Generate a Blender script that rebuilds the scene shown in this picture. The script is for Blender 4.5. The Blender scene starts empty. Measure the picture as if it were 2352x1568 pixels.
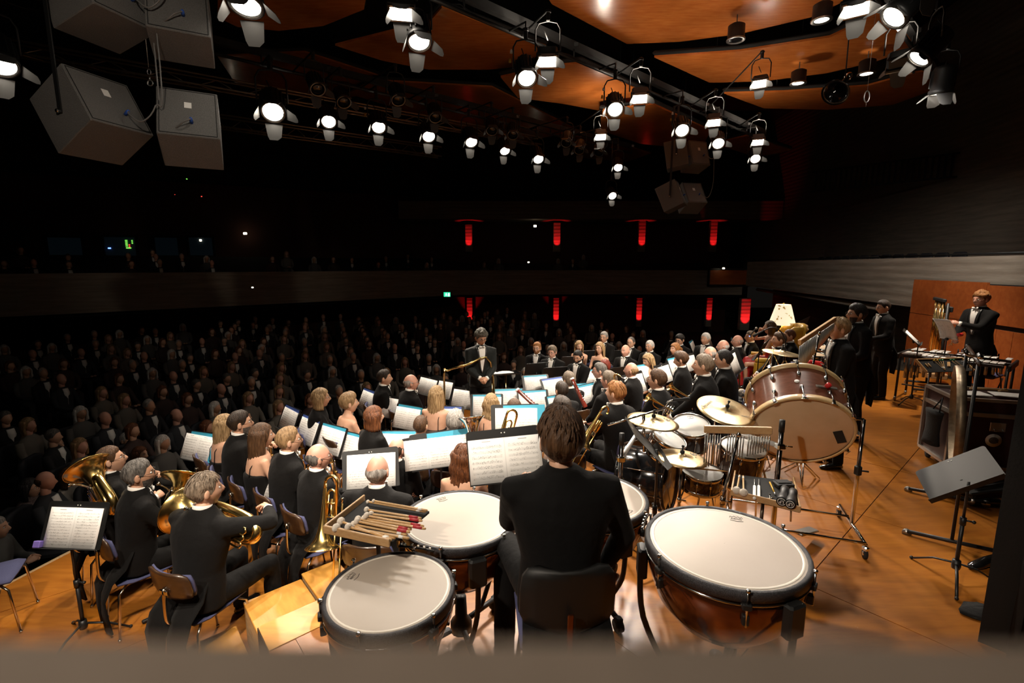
import bpy, bmesh, math, random
from mathutils import Vector, Matrix, noise
from math import sin, cos, pi, radians as R, sqrt, atan2, exp
random.seed(7)
sc = bpy.context.scene
COL = sc.collection
# ---------------------------------------------------------------- camera
CZ = 2.95
FPX = 1111.0
PIT = math.atan(174.0 / FPX)
CP, SP = cos(PIT), sin(PIT)
cam = bpy.data.cameras.new('camera')
cam.sensor_width = 36.0
cam.lens = FPX / 2352.0 * 36.0
cam.clip_start = 0.02
cam.clip_end = 200
cam.dof.use_dof = True
cam.dof.focus_distance = 4.6
cam.dof.aperture_fstop = 2.6
camo = bpy.data.objects.new('camera', cam)
camo.location = (0, 0, CZ)
camo.rotation_euler = (pi / 2 - PIT, 0, 0)
COL.objects.link(camo)
sc.camera = camo
# ---------------------------------------------------------------- world and exposure
wd = bpy.data.worlds.new('hall_dark')
sc.world = wd
wd.use_nodes = True
wd.node_tree.nodes['Background'].inputs[0].default_value = (1.0, 0.86, 0.75, 1)
wd.node_tree.nodes['Background'].inputs[1].default_value = 0.004
sc.view_settings.view_transform = 'Standard'
sc.view_settings.look = 'None'
sc.view_settings.exposure = 0.22
sc.view_settings.gamma = 1.0
sc.view_settings.use_curve_mapping = False
try:
    sc.cycles.use_denoising = True
    sc.cycles.max_bounces = 6
    sc.cycles.sample_clamp_indirect = 3.0
    sc.cycles.caustics_reflective = False
    sc.cycles.caustics_refractive = False
except Exception:
    pass
# brightness of the stage lanterns (watts each) and their colour
SPOT_W = 640.0
WARM = (1.0, 0.86, 0.70)
COOL = (1.0, 0.93, 0.84)
# ---------------------------------------------------------------- pixel -> place
def att(px, py, t):
    xn = (px - 1176.0) / FPX; yn = (py - 784.0) / FPX
    return Vector((xn * t, (CP - yn * SP) * t, CZ - (SP + yn * CP) * t))
def onz(px, py, z):
    yn = (py - 784.0) / FPX
    return att(px, py, (CZ - z) / (SP + yn * CP))
RA = R(49.0)                       # the stage's own axes: u along the platform, v towards its back
def uv(u, v, z=0.0):
    return Vector((u * sin(RA) + v * cos(RA), u * cos(RA) - v * sin(RA), z))
def to_uv(p):
    return (p[0] * sin(RA) + p[1] * cos(RA), p[0] * cos(RA) - p[1] * sin(RA))
# ---------------------------------------------------------------- mesh builder
def frame_from(d, up=Vector((0, 0, 1))):
    d = d.normalized()
    s = d.cross(up)
    if s.length < 1e-4:
        s = d.cross(Vector((0, 1, 0)))
    s.normalize()
    return s, s.cross(d)
class MB:
    def __init__(self, M=None):
        self.v = []; self.f = []; self.m = []; self.M = M; self.mi = 0; self.sm = []; self.smooth = True
    def add(self, vs, fs, smooth=None):
        o = len(self.v)
        if self.M is not None:
            M = self.M
            vs = [M @ Vector(p) for p in vs]
        self.v.extend([tuple(p) for p in vs])
        s = self.smooth if smooth is None else smooth
        for f in fs:
            self.f.append(tuple(i + o for i in f)); self.m.append(self.mi); self.sm.append(s)
        return self
    def box(self, c, s, rot=None, bev=0.0):
        x, y, z = s[0] / 2, s[1] / 2, s[2] / 2
        c = Vector(c)
        if bev > 0:
            b = min(bev, x * .9, y * .9, z * .9)
            vs = []
            for zz, k in ((-z, b), (-z + b, 0), (z - b, 0), (z, b)):
                for sx, sy, ex, ey in ((-1, -1, 1, 0), (1, -1, -1, 0), (1, -1, 0, 1), (1, 1, 0, -1), (1, 1, -1, 0), (-1, 1, 1, 0), (-1, 1, 0, -1), (-1, -1, 0, 1)):
                    vs.append(Vector((sx * (x - k) + ex * b, sy * (y - k) + ey * b, zz)))
            fs = [tuple(range(7, -1, -1)), tuple(range(24, 32))]
            for r in range(3):
                for i in range(8):
                    j = (i + 1) % 8
                    fs.append((r * 8 + i, r * 8 + j, r * 8 + 8 + j, r * 8 + 8 + i))
        else:
            vs = [Vector((sx * x, sy * y, sz * z)) for sz in (-1, 1) for sx, sy in ((-1, -1), (1, -1), (1, 1), (-1, 1))]
            fs = [(3, 2, 1, 0), (4, 5, 6, 7), (0, 1, 5, 4), (1, 2, 6, 5), (2, 3, 7, 6), (3, 0, 4, 7)]
        if rot is not None:
            vs = [rot @ p for p in vs]
        return self.add([p + c for p in vs], fs, False)
    def loft(self, rings, cap=True, closed=True, smooth=None):
        n = len(rings[0]); vs = [p for r in rings for p in r]; fs = []
        for r in range(len(rings) - 1):
            for i in range(n if closed else n - 1):
                j = (i + 1) % n
                fs.append((r * n + i, r * n + j, (r + 1) * n + j, (r + 1) * n + i))
        if cap and closed:
            fs.append(tuple(range(n - 1, -1, -1)))
            k = (len(rings) - 1) * n
            fs.append(tuple(range(k, k + n)))
        return self.add(vs, fs, smooth)
    def tube(self, pts, r, n=8, cap=True, flat=1.0, up=None, closed=False, smooth=None):
        pts = [Vector(p) for p in pts]
        rs = r if isinstance(r, (list, tuple)) else [r] * len(pts)
        rings = []; prev = None; N = len(pts)
        for i, p in enumerate(pts):
            if closed: d = pts[(i + 1) % N] - pts[i - 1]
            elif i == 0: d = pts[1] - p
            elif i == N - 1: d = p - pts[i - 1]
            else: d = pts[i + 1] - pts[i - 1]
            if d.length < 1e-9: d = Vector((0, 0, 1))
            d.normalize()
            if prev is None:
                a, b = frame_from(d, Vector(up) if up is not None else Vector((0, 0, 1)))
            else:
                a = prev - d * prev.dot(d)
                if a.length < 1e-5: a = frame_from(d)[0]
                a.normalize(); b = a.cross(d)
            prev = a
            rings.append([p + (a * cos(2 * pi * k / n) + b * sin(2 * pi * k / n) * flat) * rs[i] for k in range(n)])
        if closed:
            rings.append(rings[0])
            return self.loft(rings, False, smooth=smooth)
        return self.loft(rings, cap, smooth=smooth)
    def lathe(self, prof, n=24, M=None, cap=True, smooth=None):
        rings = []
        for r, z in prof:
            ring = [Vector((r * cos(2 * pi * k / n), r * sin(2 * pi * k / n), z)) for k in range(n)]
            if M is not None: ring = [M @ p for p in ring]
            rings.append(ring)
        return self.loft(rings, cap, smooth=smooth)
    def sphere(self, c, r, n=10, m=7, M=None):
        c = Vector(c); r = Vector(r) if isinstance(r, (tuple, list, Vector)) else Vector((r, r, r))
        prof = []
        rings = []
        for i in range(m + 1):
            ph = pi * i / m
            ph = min(max(ph, .02), pi - .02)
            ring = []
            for k in range(n):
                q = Vector((r.x * sin(ph) * cos(2 * pi * k / n), r.y * sin(ph) * sin(2 * pi * k / n), r.z * cos(ph)))
                if M is not None: q = M @ q
                ring.append(q + c)
            rings.append(ring)
        rings.reverse()
        return self.loft(rings, True)
    def prism(self, poly, z0, z1, smooth=False, M=None):
        n = len(poly)
        vs = [Vector((p[0], p[1], z0)) for p in poly] + [Vector((p[0], p[1], z1)) for p in poly]
        if M is not None: vs = [M @ p for p in vs]
        fs = [tuple(range(n - 1, -1, -1)), tuple(range(n, 2 * n))]
        for i in range(n):
            j = (i + 1) % n
            fs.append((i, j, n + j, n + i))
        return self.add(vs, fs, smooth)
    def quad(self, a, b, c, d):
        return self.add([a, b, c, d], [(0, 1, 2, 3)], False)
    def mesh(self, name, mats):
        me = bpy.data.meshes.new(name)
        me.from_pydata(self.v, [], self.f)
        if not isinstance(mats, (list, tuple)): mats = [mats]
        for m in mats: me.materials.append(m)
        me.polygons.foreach_set('use_smooth', self.sm)
        me.polygons.foreach_set('material_index', self.m)
        me.update()
        return me
    def build(self, name, mats, parent=None, **kw):
        return link(name, self.mesh(name, mats), parent, **kw)
def link(name, me, parent=None, M=None, label=None, cat=None, group=None, kind=None):
    o = bpy.data.objects.new(name, me)
    COL.objects.link(o)
    if parent is not None: o.parent = parent
    if M is not None: o.matrix_local = M
    tag(o, label, cat, group, kind)
    return o
def tag(o, label=None, cat=None, group=None, kind=None):
    if label: o['label'] = label
    if cat: o['category'] = cat
    if group: o['group'] = group
    if kind: o['kind'] = kind
    return o
def thing(name, label, cat, loc=(0, 0, 0), az=0.0, group=None, M=None, s=1.0):
    o = bpy.data.objects.new(name, None)
    COL.objects.link(o)
    o.empty_display_size = .1
    if M is not None: o.matrix_world = M
    else:
        o.location = loc; o.rotation_euler = (0, 0, -az); o.scale = (s, s, s)
    return tag(o, label, cat, group)
def struct(name, mb, mats, parent=None, label=None, cat=None):
    return mb.build(name, mats, parent, label=label, cat=cat, kind=None if parent else 'structure')
class Proto:
    """a thing built once: parts [name, mesh, parent index]; placed many times with shared meshes"""
    def __init__(self): self.p = []
    def add(self, name, mb, mats, par=None, M=None):
        self.p.append((name, mb.mesh(name, mats), par, M)); return len(self.p) - 1
    def put(self, root, skip=()):
        made = []
        for i, (n, me, par, M) in enumerate(self.p):
            if n in skip: made.append(None); continue
            made.append(link(n, me, root if par is None else made[par], M))
        return made
def rotm(az=0, pitch=0, roll=0):
    return Matrix.Rotation(-az, 4, 'Z') @ Matrix.Rotation(pitch, 4, 'X') @ Matrix.Rotation(roll, 4, 'Y')
def TR(p): return Matrix.Translation(Vector(p))
def aim(p, d, up=Vector((0, 0, 1))):
    """matrix at p whose local +Z points along d"""
    d = Vector(d).normalized()
    x = Vector(up).cross(d)
    if x.length < 1e-4: x = Vector((1, 0, 0))
    x.normalize(); y = d.cross(x)
    M = Matrix((x, y, d)).transposed().to_4x4()
    M.translation = Vector(p)
    return M
# ---------------------------------------------------------------- materials
def _n(nt, t, **kw):
    n = nt.nodes.new(t)
    for k, v in kw.items(): setattr(n, k, v)
    return n
def mat(name, col, rough=.5, metal=0.0, emit=None, es=0.0, spec=.5, bump=None, var=None, sheen=0, coat=0, alpha=None, trans=0):
    """bump=(scale, strength)  var=(scale, second colour, [stretch])"""
    m = bpy.data.materials.new(name); m.use_nodes = True
    nt = m.node_tree; b = nt.nodes['Principled BSDF']
    b.inputs['Base Color'].default_value = (*col, 1)
    b.inputs['Roughness'].default_value = rough
    b.inputs['Metallic'].default_value = metal
    b.inputs['Specular IOR Level'].default_value = spec
    if sheen: b.inputs['Sheen Weight'].default_value = sheen; b.inputs['Sheen Roughness'].default_value = .6
    if coat: b.inputs['Coat Weight'].default_value = coat; b.inputs['Coat Roughness'].default_value = .08
    if trans: b.inputs['Transmission Weight'].default_value = trans
    if emit is not None:
        b.inputs['Emission Color'].default_value = (*emit, 1); b.inputs['Emission Strength'].default_value = es
    L = nt.links.new
    if var or bump:
        tc = _n(nt, 'ShaderNodeTexCoord'); mp = _n(nt, 'ShaderNodeMapping')
        L(tc.outputs['Object'], mp.inputs['Vector'])
        if var and len(var) > 2: mp.inputs['Scale'].default_value = var[2]
    if var:
        nz = _n(nt, 'ShaderNodeTexNoise'); nz.inputs['Scale'].default_value = var[0]; nz.inputs['Detail'].default_value = 6
        L(mp.outputs[0], nz.inputs['Vector'])
        cr = _n(nt, 'ShaderNodeValToRGB')
        cr.color_ramp.elements[0].position = .32; cr.color_ramp.elements[1].position = .68
        cr.color_ramp.elements[0].color = (*col, 1); cr.color_ramp.elements[1].color = (*var[1], 1)
        L(nz.outputs['Fac'], cr.inputs[0]); L(cr.outputs[0], b.inputs['Base Color'])
    if bump:
        n2 = _n(nt, 'ShaderNodeTexNoise'); n2.inputs['Scale'].default_value = bump[0]; n2.inputs['Detail'].default_value = 4
        L(mp.outputs[0] if var and len(var) > 2 else tc.outputs['Object'], n2.inputs['Vector'])
        bp = _n(nt, 'ShaderNodeBump'); bp.inputs['Strength'].default_value = bump[1]; bp.inputs['Distance'].default_value = .01
        L(n2.outputs['Fac'], bp.inputs['Height']); L(bp.outputs[0], b.inputs['Normal'])
    return m
def wood(name, c1, c2, c3, rough=.35, scale=1.0, rot=0.0, wear=0.0, coat=0.0, stretch=9.0, gloss=.5):
    """long-grained timber; grain runs along local X turned by rot; wear = pale scuffs with a shape of their own"""
    m = bpy.data.materials.new(name); m.use_nodes = True
    nt = m.node_tree; b = nt.nodes['Principled BSDF']; L = nt.links.new
    tc = _n(nt, 'ShaderNodeTexCoord'); mp = _n(nt, 'ShaderNodeMapping')
    mp.inputs['Rotation'].default_value = (0, 0, rot); mp.inputs['Scale'].default_value = (scale, scale * stretch, scale * stretch)
    oi = _n(nt, 'ShaderNodeObjectInfo'); ad = _n(nt, 'ShaderNodeVectorMath', operation='ADD'); sc_ = _n(nt, 'ShaderNodeVectorMath', operation='SCALE')
    cmb = _n(nt, 'ShaderNodeCombineXYZ')
    L(oi.outputs['Random'], cmb.inputs[0]); L(oi.outputs['Random'], cmb.inputs[1])
    L(cmb.outputs[0], sc_.inputs[0]); sc_.inputs['Scale'].default_value = 37.0
    L(tc.outputs['Object'], mp.inputs['Vector']); L(mp.outputs[0], ad.inputs[0]); L(sc_.outputs[0], ad.inputs[1])
    n1 = _n(nt, 'ShaderNodeTexNoise'); n1.inputs['Scale'].default_value = 3.0; n1.inputs['Detail'].default_value = 8; n1.inputs['Roughness'].default_value = .6
    L(ad.outputs[0], n1.inputs['Vector'])
    cr = _n(nt, 'ShaderNodeValToRGB'); e = cr.color_ramp.elements
    e[0].position = .3; e[0].color = (*c1, 1); e[1].position = .72; e[1].color = (*c3, 1)
    q = cr.color_ramp.elements.new(.5); q.color = (*c2, 1)
    L(n1.outputs['Fac'], cr.inputs[0])
    n3 = _n(nt, 'ShaderNodeTexNoise'); n3.inputs['Scale'].default_value = .9; n3.inputs['Detail'].default_value = 5
    L(tc.outputs['Object'], n3.inputs['Vector'])
    mx = _n(nt, 'ShaderNodeMix', data_type='RGBA', blend_type='MULTIPLY'); mx.inputs[0].default_value = .55
    cr3 = _n(nt, 'ShaderNodeValToRGB'); cr3.color_ramp.elements[0].position = .3; cr3.color_ramp.elements[1].position = .7
    cr3.color_ramp.elements[0].color = (.5, .45, .4, 1); cr3.color_ramp.elements[1].color = (1.1, 1.08, 1.05, 1)
    L(n3.outputs['Fac'], cr3.inputs[0]); L(cr.outputs[0], mx.inputs[6]); L(cr3.outputs[0], mx.inputs[7])
    out = mx.outputs[2]
    if wear:
        n4 = _n(nt, 'ShaderNodeTexNoise'); n4.inputs['Scale'].default_value = 6.0; n4.inputs['Detail'].default_value = 10; n4.inputs['Roughness'].default_value = .75
        L(tc.outputs['Object'], n4.inputs['Vector'])
        cr4 = _n(nt, 'ShaderNodeValToRGB'); cr4.color_ramp.elements[0].position = .66; cr4.color_ramp.elements[1].position = .74
        cr4.color_ramp.elements[0].color = (0, 0, 0, 1); cr4.color_ramp.elements[1].color = (wear, wear, wear, 1)
        L(n4.outputs['Fac'], cr4.inputs[0])
        m4 = _n(nt, 'ShaderNodeMix', data_type='RGBA'); L(cr4.outputs[0], m4.inputs[0]); L(out, m4.inputs[6]); m4.inputs[7].default_value = (.62, .5, .36, 1)
        out = m4.outputs[2]
    L(out, b.inputs['Base Color'])
    b.inputs['Roughness'].default_value = rough; b.inputs['Specular IOR Level'].default_value = gloss
    if coat: b.inputs['Coat Weight'].default_value = coat; b.inputs['Coat Roughness'].default_value = .12
    bp = _n(nt, 'ShaderNodeBump'); bp.inputs['Strength'].default_value = .08; bp.inputs['Distance'].default_value = .004
    L(n1.outputs['Fac'], bp.inputs['Height']); L(bp.outputs[0], b.inputs['Normal'])
    return m
def concrete(name, c1, c2):
    """board-marked concrete: long horizontal shutter boards"""
    m = bpy.data.materials.new(name); m.use_nodes = True
    nt = m.node_tree; b = nt.nodes['Principled BSDF']; L = nt.links.new
    tc = _n(nt, 'ShaderNodeTexCoord'); mp = _n(nt, 'ShaderNodeMapping'); mp.inputs['Scale'].default_value = (.35, .35, 5.0)
    L(tc.outputs['Object'], mp.inputs['Vector'])
    n1 = _n(nt, 'ShaderNodeTexNoise'); n1.inputs['Scale'].default_value = 2.2; n1.inputs['Detail'].default_value = 9; n1.inputs['Roughness'].default_value = .65
    L(mp.outputs[0], n1.inputs['Vector'])
    cr = _n(nt, 'ShaderNodeValToRGB'); cr.color_ramp.elements[0].position = .3; cr.color_ramp.elements[1].position = .7
    cr.color_ramp.elements[0].color = (*c1, 1); cr.color_ramp.elements[1].color = (*c2, 1)
    L(n1.outputs['Fac'], cr.inputs[0]); L(cr.outputs[0], b.inputs['Base Color'])
    b.inputs['Roughness'].default_value = .85
    wv = _n(nt, 'ShaderNodeTexWave'); wv.bands_direction = 'Z'; wv.inputs['Scale'].default_value = 1.6; wv.inputs['Distortion'].default_value = .3
    L(tc.outputs['Object'], wv.inputs['Vector'])
    ma = _n(nt, 'ShaderNodeMath', operation='ADD'); L(wv.outputs['Fac'], ma.inputs[0]); L(n1.outputs['Fac'], ma.inputs[1])
    bp = _n(nt, 'ShaderNodeBump'); bp.inputs['Strength'].default_value = .5; bp.inputs['Distance'].default_value = .02
    L(ma.outputs[0], bp.inputs['Height']); L(bp.outputs[0], b.inputs['Normal'])
    return m
def score(name, paper=(.90, .885, .86), step=.0285, top=.30, pages=2, pw=.215, seed=0.0):
    """printed music: staves of five lines with notes; page local x across, y up"""
    m = bpy.data.materials.new(name); m.use_nodes = True
    nt = m.node_tree; b = nt.nodes['Principled BSDF']; L = nt.links.new
    def M(op, a, c=None, d=None):
        n = _n(nt, 'ShaderNodeMath', operation=op)
        for i, x in enumerate((a, c, d)):
            if x is None: continue
            if isinstance(x, (int, float)): n.inputs[i].default_value = x
            else: L(x, n.inputs[i])
        return n.outputs[0]
    tc = _n(nt, 'ShaderNodeTexCoord'); sx = _n(nt, 'ShaderNodeSeparateXYZ'); L(tc.outputs['Object'], sx.inputs[0])
    x, y = sx.outputs[0], sx.outputs[1]
    xs = M('ADD', M('DIVIDE', x, pw), 10.0 if pages % 2 == 0 else 10.5)
    fx = M('FRACT', xs)
    inx = M('MULTIPLY', M('GREATER_THAN', fx, .09), M('LESS_THAN', fx, .91))
    iny = M('MULTIPLY', M('GREATER_THAN', y, .022), M('LESS_THAN', y, top - .03))
    fy = M('FRACT', M('DIVIDE', y, step))
    band = M('MULTIPLY', M('LESS_THAN', fy, .46), M('MULTIPLY', inx, iny))
    fl = M('FRACT', M('MULTIPLY', fy, 10.9))
    line = M('MULTIPLY', M('LESS_THAN', fl, .26), band)
    wideb = M('MULTIPLY', M('LESS_THAN', fy, .62), M('MULTIPLY', inx, iny))
    mp = _n(nt, 'ShaderNodeMapping'); mp.inputs['Location'].default_value = (seed, seed, 0); mp.inputs['Scale'].default_value = (170, 230, 0)
    L(tc.outputs['Object'], mp.inputs[0])
    nz = _n(nt, 'ShaderNodeTexVoronoi'); nz.inputs['Scale'].default_value = 1.0; L(mp.outputs[0], nz.inputs['Vector'])
    n5 = _n(nt, 'ShaderNodeTexNoise'); n5.inputs['Scale'].default_value = 28.0; L(tc.outputs['Object'], n5.inputs['Vector'])
    note = M('MULTIPLY', M('MULTIPLY', M('LESS_THAN', nz.outputs['Distance'], .33), M('GREATER_THAN', n5.outputs['Fac'], .47)), wideb)
    ttl = M('MULTIPLY', M('LESS_THAN', M('ABSOLUTE', M('SUBTRACT', fx, .5)), .12), M('LESS_THAN', M('ABSOLUTE', M('SUBTRACT', y, top - .017)), .0028))
    ink = M('MINIMUM', M('ADD', M('ADD', M('MULTIPLY', line, .55), M('MULTIPLY', note, .8)), M('MULTIPLY', ttl, .6)), 1.0)
    fold = M('MULTIPLY', M('LESS_THAN', M('MINIMUM', fx, M('SUBTRACT', 1.0, fx)), .008), .25)
    tot = M('MINIMUM', M('ADD', ink, fold), 1.0)
    mx = _n(nt, 'ShaderNodeMix', data_type='RGBA'); L(tot, mx.inputs[0])
    mx.inputs[6].default_value = (*paper, 1); mx.inputs[7].default_value = (.06, .055, .05, 1)
    L(mx.outputs[2], b.inputs['Base Color']); b.inputs['Roughness'].default_value = .75
    return m
M = {}
M['floor'] = wood('honey_floor', (.34, .108, .010), (.43, .148, .014), (.50, .19, .022), .34, 1.0, -RA, .55, 0, 7)
M['platform'] = wood('amber_platform', (.31, .098, .009), (.39, .132, .013), (.46, .17, .02), .33, 1.0, -RA, .45, 0, 7)
M['step'] = wood('step_plywood', (.52, .23, .04), (.60, .29, .055), (.66, .35, .08), .38, 1.2, -RA, .5, 0, 6)
M['edge'] = wood('plywood_edge', (.35, .22, .10), (.55, .38, .2), (.45, .3, .15), .6, 4, 0, 0, 0, 3)
M['seam'] = mat('dark_seam', (.03, .018, .01), .9)
M['cherry'] = wood('cherry_panel', (.50, .13, .024), (.58, .17, .034), (.64, .21, .048), .24, .8, .3, 0, .35, 6)
M['door_wood'] = wood('beech_red_panel', (.36, .085, .02), (.43, .11, .026), (.50, .145, .035), .4, .7, 0, 0, 0, 5)
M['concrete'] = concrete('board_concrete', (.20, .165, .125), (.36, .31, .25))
M['concrete_dark'] = concrete('board_concrete_shade', (.16, .13, .10), (.27, .225, .175))  # darker copy of the board concrete, shade put into its colour
M['parapet_near'] = mat('parapet_cap', (.24, .19, .15), .8, bump=(30, .2))
M['black'] = mat('black_paint', (.010, .010, .010), .5)
M['blackmat'] = mat('black_matt', (.012, .012, .012), .85)
M['shellblack'] = mat('black_shell', (.008, .0075, .007), .55)
M['blackgloss'] = mat('black_gloss', (.008, .008, .009), .12, coat=.4)
M['drape'] = mat('black_drape', (.006, .006, .006), .95, bump=(60, .3))
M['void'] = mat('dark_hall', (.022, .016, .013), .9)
M['darkred'] = mat('dark_red_wall', (.06, .018, .010), .8)
M['chrome'] = mat('chrome', (.75, .74, .72), .12, 1.0)
M['steel'] = mat('dull_steel', (.45, .44, .42), .35, 1.0)
M['gold'] = mat('lacquered_brass', (.93, .66, .24), .2, 1.0)
M['silver'] = mat('silver_plate', (.82, .80, .76), .10, 1.0)
M['bronze'] = mat('cymbal_bronze', (.80, .62, .36), .30, 1.0, var=(9, (.66, .48, .25)), bump=(90, .12))
M['suit'] = mat('black_wool', (.0046, .0042, .0042), .8, sheen=.02, bump=(22, .5), spec=.14)
M['suit2'] = mat('charcoal_wool', (.007, .0065, .007), .75, sheen=.04, bump=(45, .25), spec=.15)
M['satin'] = mat('black_satin', (.014, .014, .014), .35)
M['dress'] = mat('black_dress', (.0035, .0032, .0032), .7, sheen=.02, bump=(30, .25), spec=.2)
M['reddress'] = mat('red_dress', (.42, .02, .02), .45, bump=(30, .2))
M['green_coat'] = mat('conductor_tailcoat', (.0045, .0065, .0062), .65, sheen=.06, bump=(45, .25), spec=.2)
M['shirt'] = mat('white_shirt', (.80, .78, .74), .7, bump=(40, .2))
M['shoe'] = mat('patent_shoe', (.008, .008, .008), .12, coat=.5)
M['skin'] = mat('skin', (.60, .34, .22), .5, var=(14, (.66, .38, .26)))
M['skin2'] = mat('skin_tan', (.50, .27, .165), .5, var=(14, (.56, .31, .20)))
M['skin3'] = mat('skin_pink', (.66, .36, .27), .48, var=(12, (.58, .29, .20)))
M['eye'] = mat('eye_white', (.7, .68, .65), .3)
M['iris'] = mat('iris', (.03, .02, .015), .2)
M['lips'] = mat('lips', (.42, .16, .12), .45)
M['glass'] = mat('spectacle_frame', (.012, .010, .009), .3)
M['seatwood'] = wood('shell_wood', (.038, .019, .010), (.055, .027, .013), (.07, .036, .017), .35, 3, 0, 0, .3, 5)
M['blueseat'] = mat('blue_upholstery', (.06, .065, .15), .8, bump=(200, .3))
M['legmetal'] = mat('chair_leg_steel', (.70, .62, .50), .2, 1.0)
M['stand'] = mat('stand_black', (.012, .012, .012), .42, spec=.5)
M['cyan'] = mat('cyan_folder', (.06, .42, .62), .5)
M['blue'] = mat('blue_folder', (.09, .17, .55), .5)
M['violet'] = mat('violet_box', (.22, .16, .55), .5)
M['paper'] = mat('plain_paper', (.86, .84, .80), .75)
M['score'] = score('score_two_pages')
M['score1'] = score('score_dense', step=.021, seed=3.0)
M['score3'] = score('score_three_pages', pages=3, pw=.2, step=.024, seed=5.0)
M['score_big'] = score('score_timpani', step=.032, pw=.245, top=.285, seed=9.0)
M['drumhead'] = mat('drumhead', (.50, .43, .36), .42, var=(2.5, (.45, .38, .315)))
M['drumhead_w'] = mat('white_drumhead', (.80, .78, .74), .4)
M['fiber'] = mat('fibre_head', (.76, .56, .36), .55, var=(5, (.68, .48, .28)))
M['copper'] = mat('copper_brown_bowl', (.13, .035, .012), .16, .75, var=(3, (.17, .05, .017)), coat=.5)
M['rim'] = mat('sparkle_rim', (.016, .016, .018), .45, .3, var=(260, (.09, .09, .10)), bump=(300, .5))
M['ring'] = mat('drumhead_collar', (.86, .80, .70), .35)
M['mark'] = mat('ink_mark', (.10, .09, .08), .7)
M['bdshell'] = wood('bass_drum_mahogany', (.16, .055, .03), (.21, .075, .042), (.26, .095, .055), .28, 2, 0, 0, .4, 7)
M['maple'] = wood('maple_hoop', (.62, .42, .19), (.70, .49, .24), (.76, .56, .30), .35, 3, 0, 0, .2, 5)
M['kitshell'] = wood('dark_walnut_lacquer', (.025, .010, .005), (.04, .016, .008), (.055, .022, .010), .15, 4, 0, 0, .6, 6)
M['traywood'] = wood('tray_beech', (.50, .29, .13), (.58, .36, .17), (.64, .42, .22), .4, 5, 0, 0, 0, 5)
M['felt'] = mat('black_felt', (.016, .016, .016), .95, bump=(300, .4))
M['stick'] = wood('bamboo_stick', (.55, .32, .12), (.62, .38, .16), (.68, .44, .2), .4, 12, 0, 0, .1, 8)
M['wool'] = mat('mallet_felt', (.78, .70, .60), .95, bump=(160, .6))
M['redtape'] = mat('red_tape', (.42, .03, .04), .5)
M['yellow'] = mat('mustard_leather', (.62, .36, .035), .45, bump=(40, .15))
M['greenshell'] = mat('green_tambourine', (.02, .16, .07), .3)
M['red'] = mat('red_plastic', (.62, .03, .03), .3)
M['bassoon'] = wood('bassoon_maple', (.16, .02, .012), (.22, .03, .018), (.27, .04, .02), .2, 8, 0, 0, .5, 6)
M['vibbar'] = mat('aluminium_bar', (.80, .78, .75), .35, .35)
M['gong'] = mat('gong_patina', (.16, .12, .08), .45, .8, var=(12, (.30, .23, .15)), bump=(30, .3))
M['caseskin'] = mat('case_maroon', (.035, .010, .010), .45, bump=(120, .2))
M['alu'] = mat('aluminium_edge', (.55, .50, .44), .4, .9)
M['goldtube'] = mat('bell_tube', (.80, .58, .24), .15, 1.0)
M['spkr'] = mat('speaker_texture', (.115, .11, .104), .6, bump=(140, .9), var=(150, (.18, .175, .166)))
M['cable'] = mat('grey_cable', (.16, .155, .15), .5)
M['connector'] = mat('blue_connector', (.03, .10, .45), .4)
M['door'] = mat('barn_door', (.10, .098, .095), .5, .3)
M['lens'] = mat('lantern_lens', (1, 1, 1), .3, emit=(1.0, .90, .76), es=22)
M['lens_dim'] = mat('lantern_lens_soft', (1, 1, 1), .3, emit=(1.0, .90, .78), es=9)
M['truss'] = mat('truss_aluminium', (.36, .29, .21), .4, .8)
M['greenglow'] = mat('exit_sign_face', (.02, .3, .12), .5, emit=(.03, .75, .35), es=1.2)
M['whiteglow'] = mat('exit_sign_white', (.8, .9, .8), .5, emit=(.6, 1, .75), es=1.6)
M['booth'] = mat('booth_glass_glow', (.02, .03, .04), .2, emit=(.05, .10, .14), es=.014)
M['led_g'] = mat('led_green', (.1, .6, .1), .4, emit=(.25, 1, .1), es=1.5)
M['led_r'] = mat('led_red', (.6, .1, .1), .4, emit=(1, .06, .04), es=2.0)
M['led_b'] = mat('led_blue', (.1, .2, .6), .4, emit=(.15, .3, 1), es=3.0)
M['led_w'] = mat('step_light', (.8, .8, .7), .4, emit=(1, .85, .6), es=6.0)
M['seat'] = mat('hall_seat', (.012, .013, .018), .8)
def blank_shade():
    m = mat('lamp_shade_print', (.75, .62, .40), .8, emit=(1.0, .72, .38), es=.9)
    nt = m.node_tree; b = nt.nodes['Principled BSDF']; L = nt.links.new
    tc = _n(nt, 'ShaderNodeTexCoord'); v = _n(nt, 'ShaderNodeTexVoronoi'); v.inputs['Scale'].default_value = 9
    nz = _n(nt, 'ShaderNodeTexNoise'); nz.inputs['Scale'].default_value = 30
    L(tc.outputs['Object'], v.inputs['Vector']); L(tc.outputs['Object'], nz.inputs['Vector'])
    a = _n(nt, 'ShaderNodeMath', operation='ADD'); L(v.outputs['Distance'], a.inputs[0]); L(nz.outputs['Fac'], a.inputs[1])
    cr = _n(nt, 'ShaderNodeValToRGB'); cr.color_ramp.elements[0].position = .66; cr.color_ramp.elements[1].position = .74
    cr.color_ramp.elements[0].color = (.30, .17, .05, 1); cr.color_ramp.elements[1].color = (.85, .74, .52, 1)
    L(a.outputs[0], cr.inputs[0]); L(cr.outputs[0], b.inputs['Base Color']); L(cr.outputs[0], b.inputs['Emission Color'])
    return m
M['shade'] = blank_shade()
def hairmat(name, c, c2):
    return mat('hair_' + name, tuple(x * .7 for x in c), .45, var=(75, tuple(x * 1.12 for x in c2), (1, 1, .13)), bump=(170, .9), spec=.4)
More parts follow.
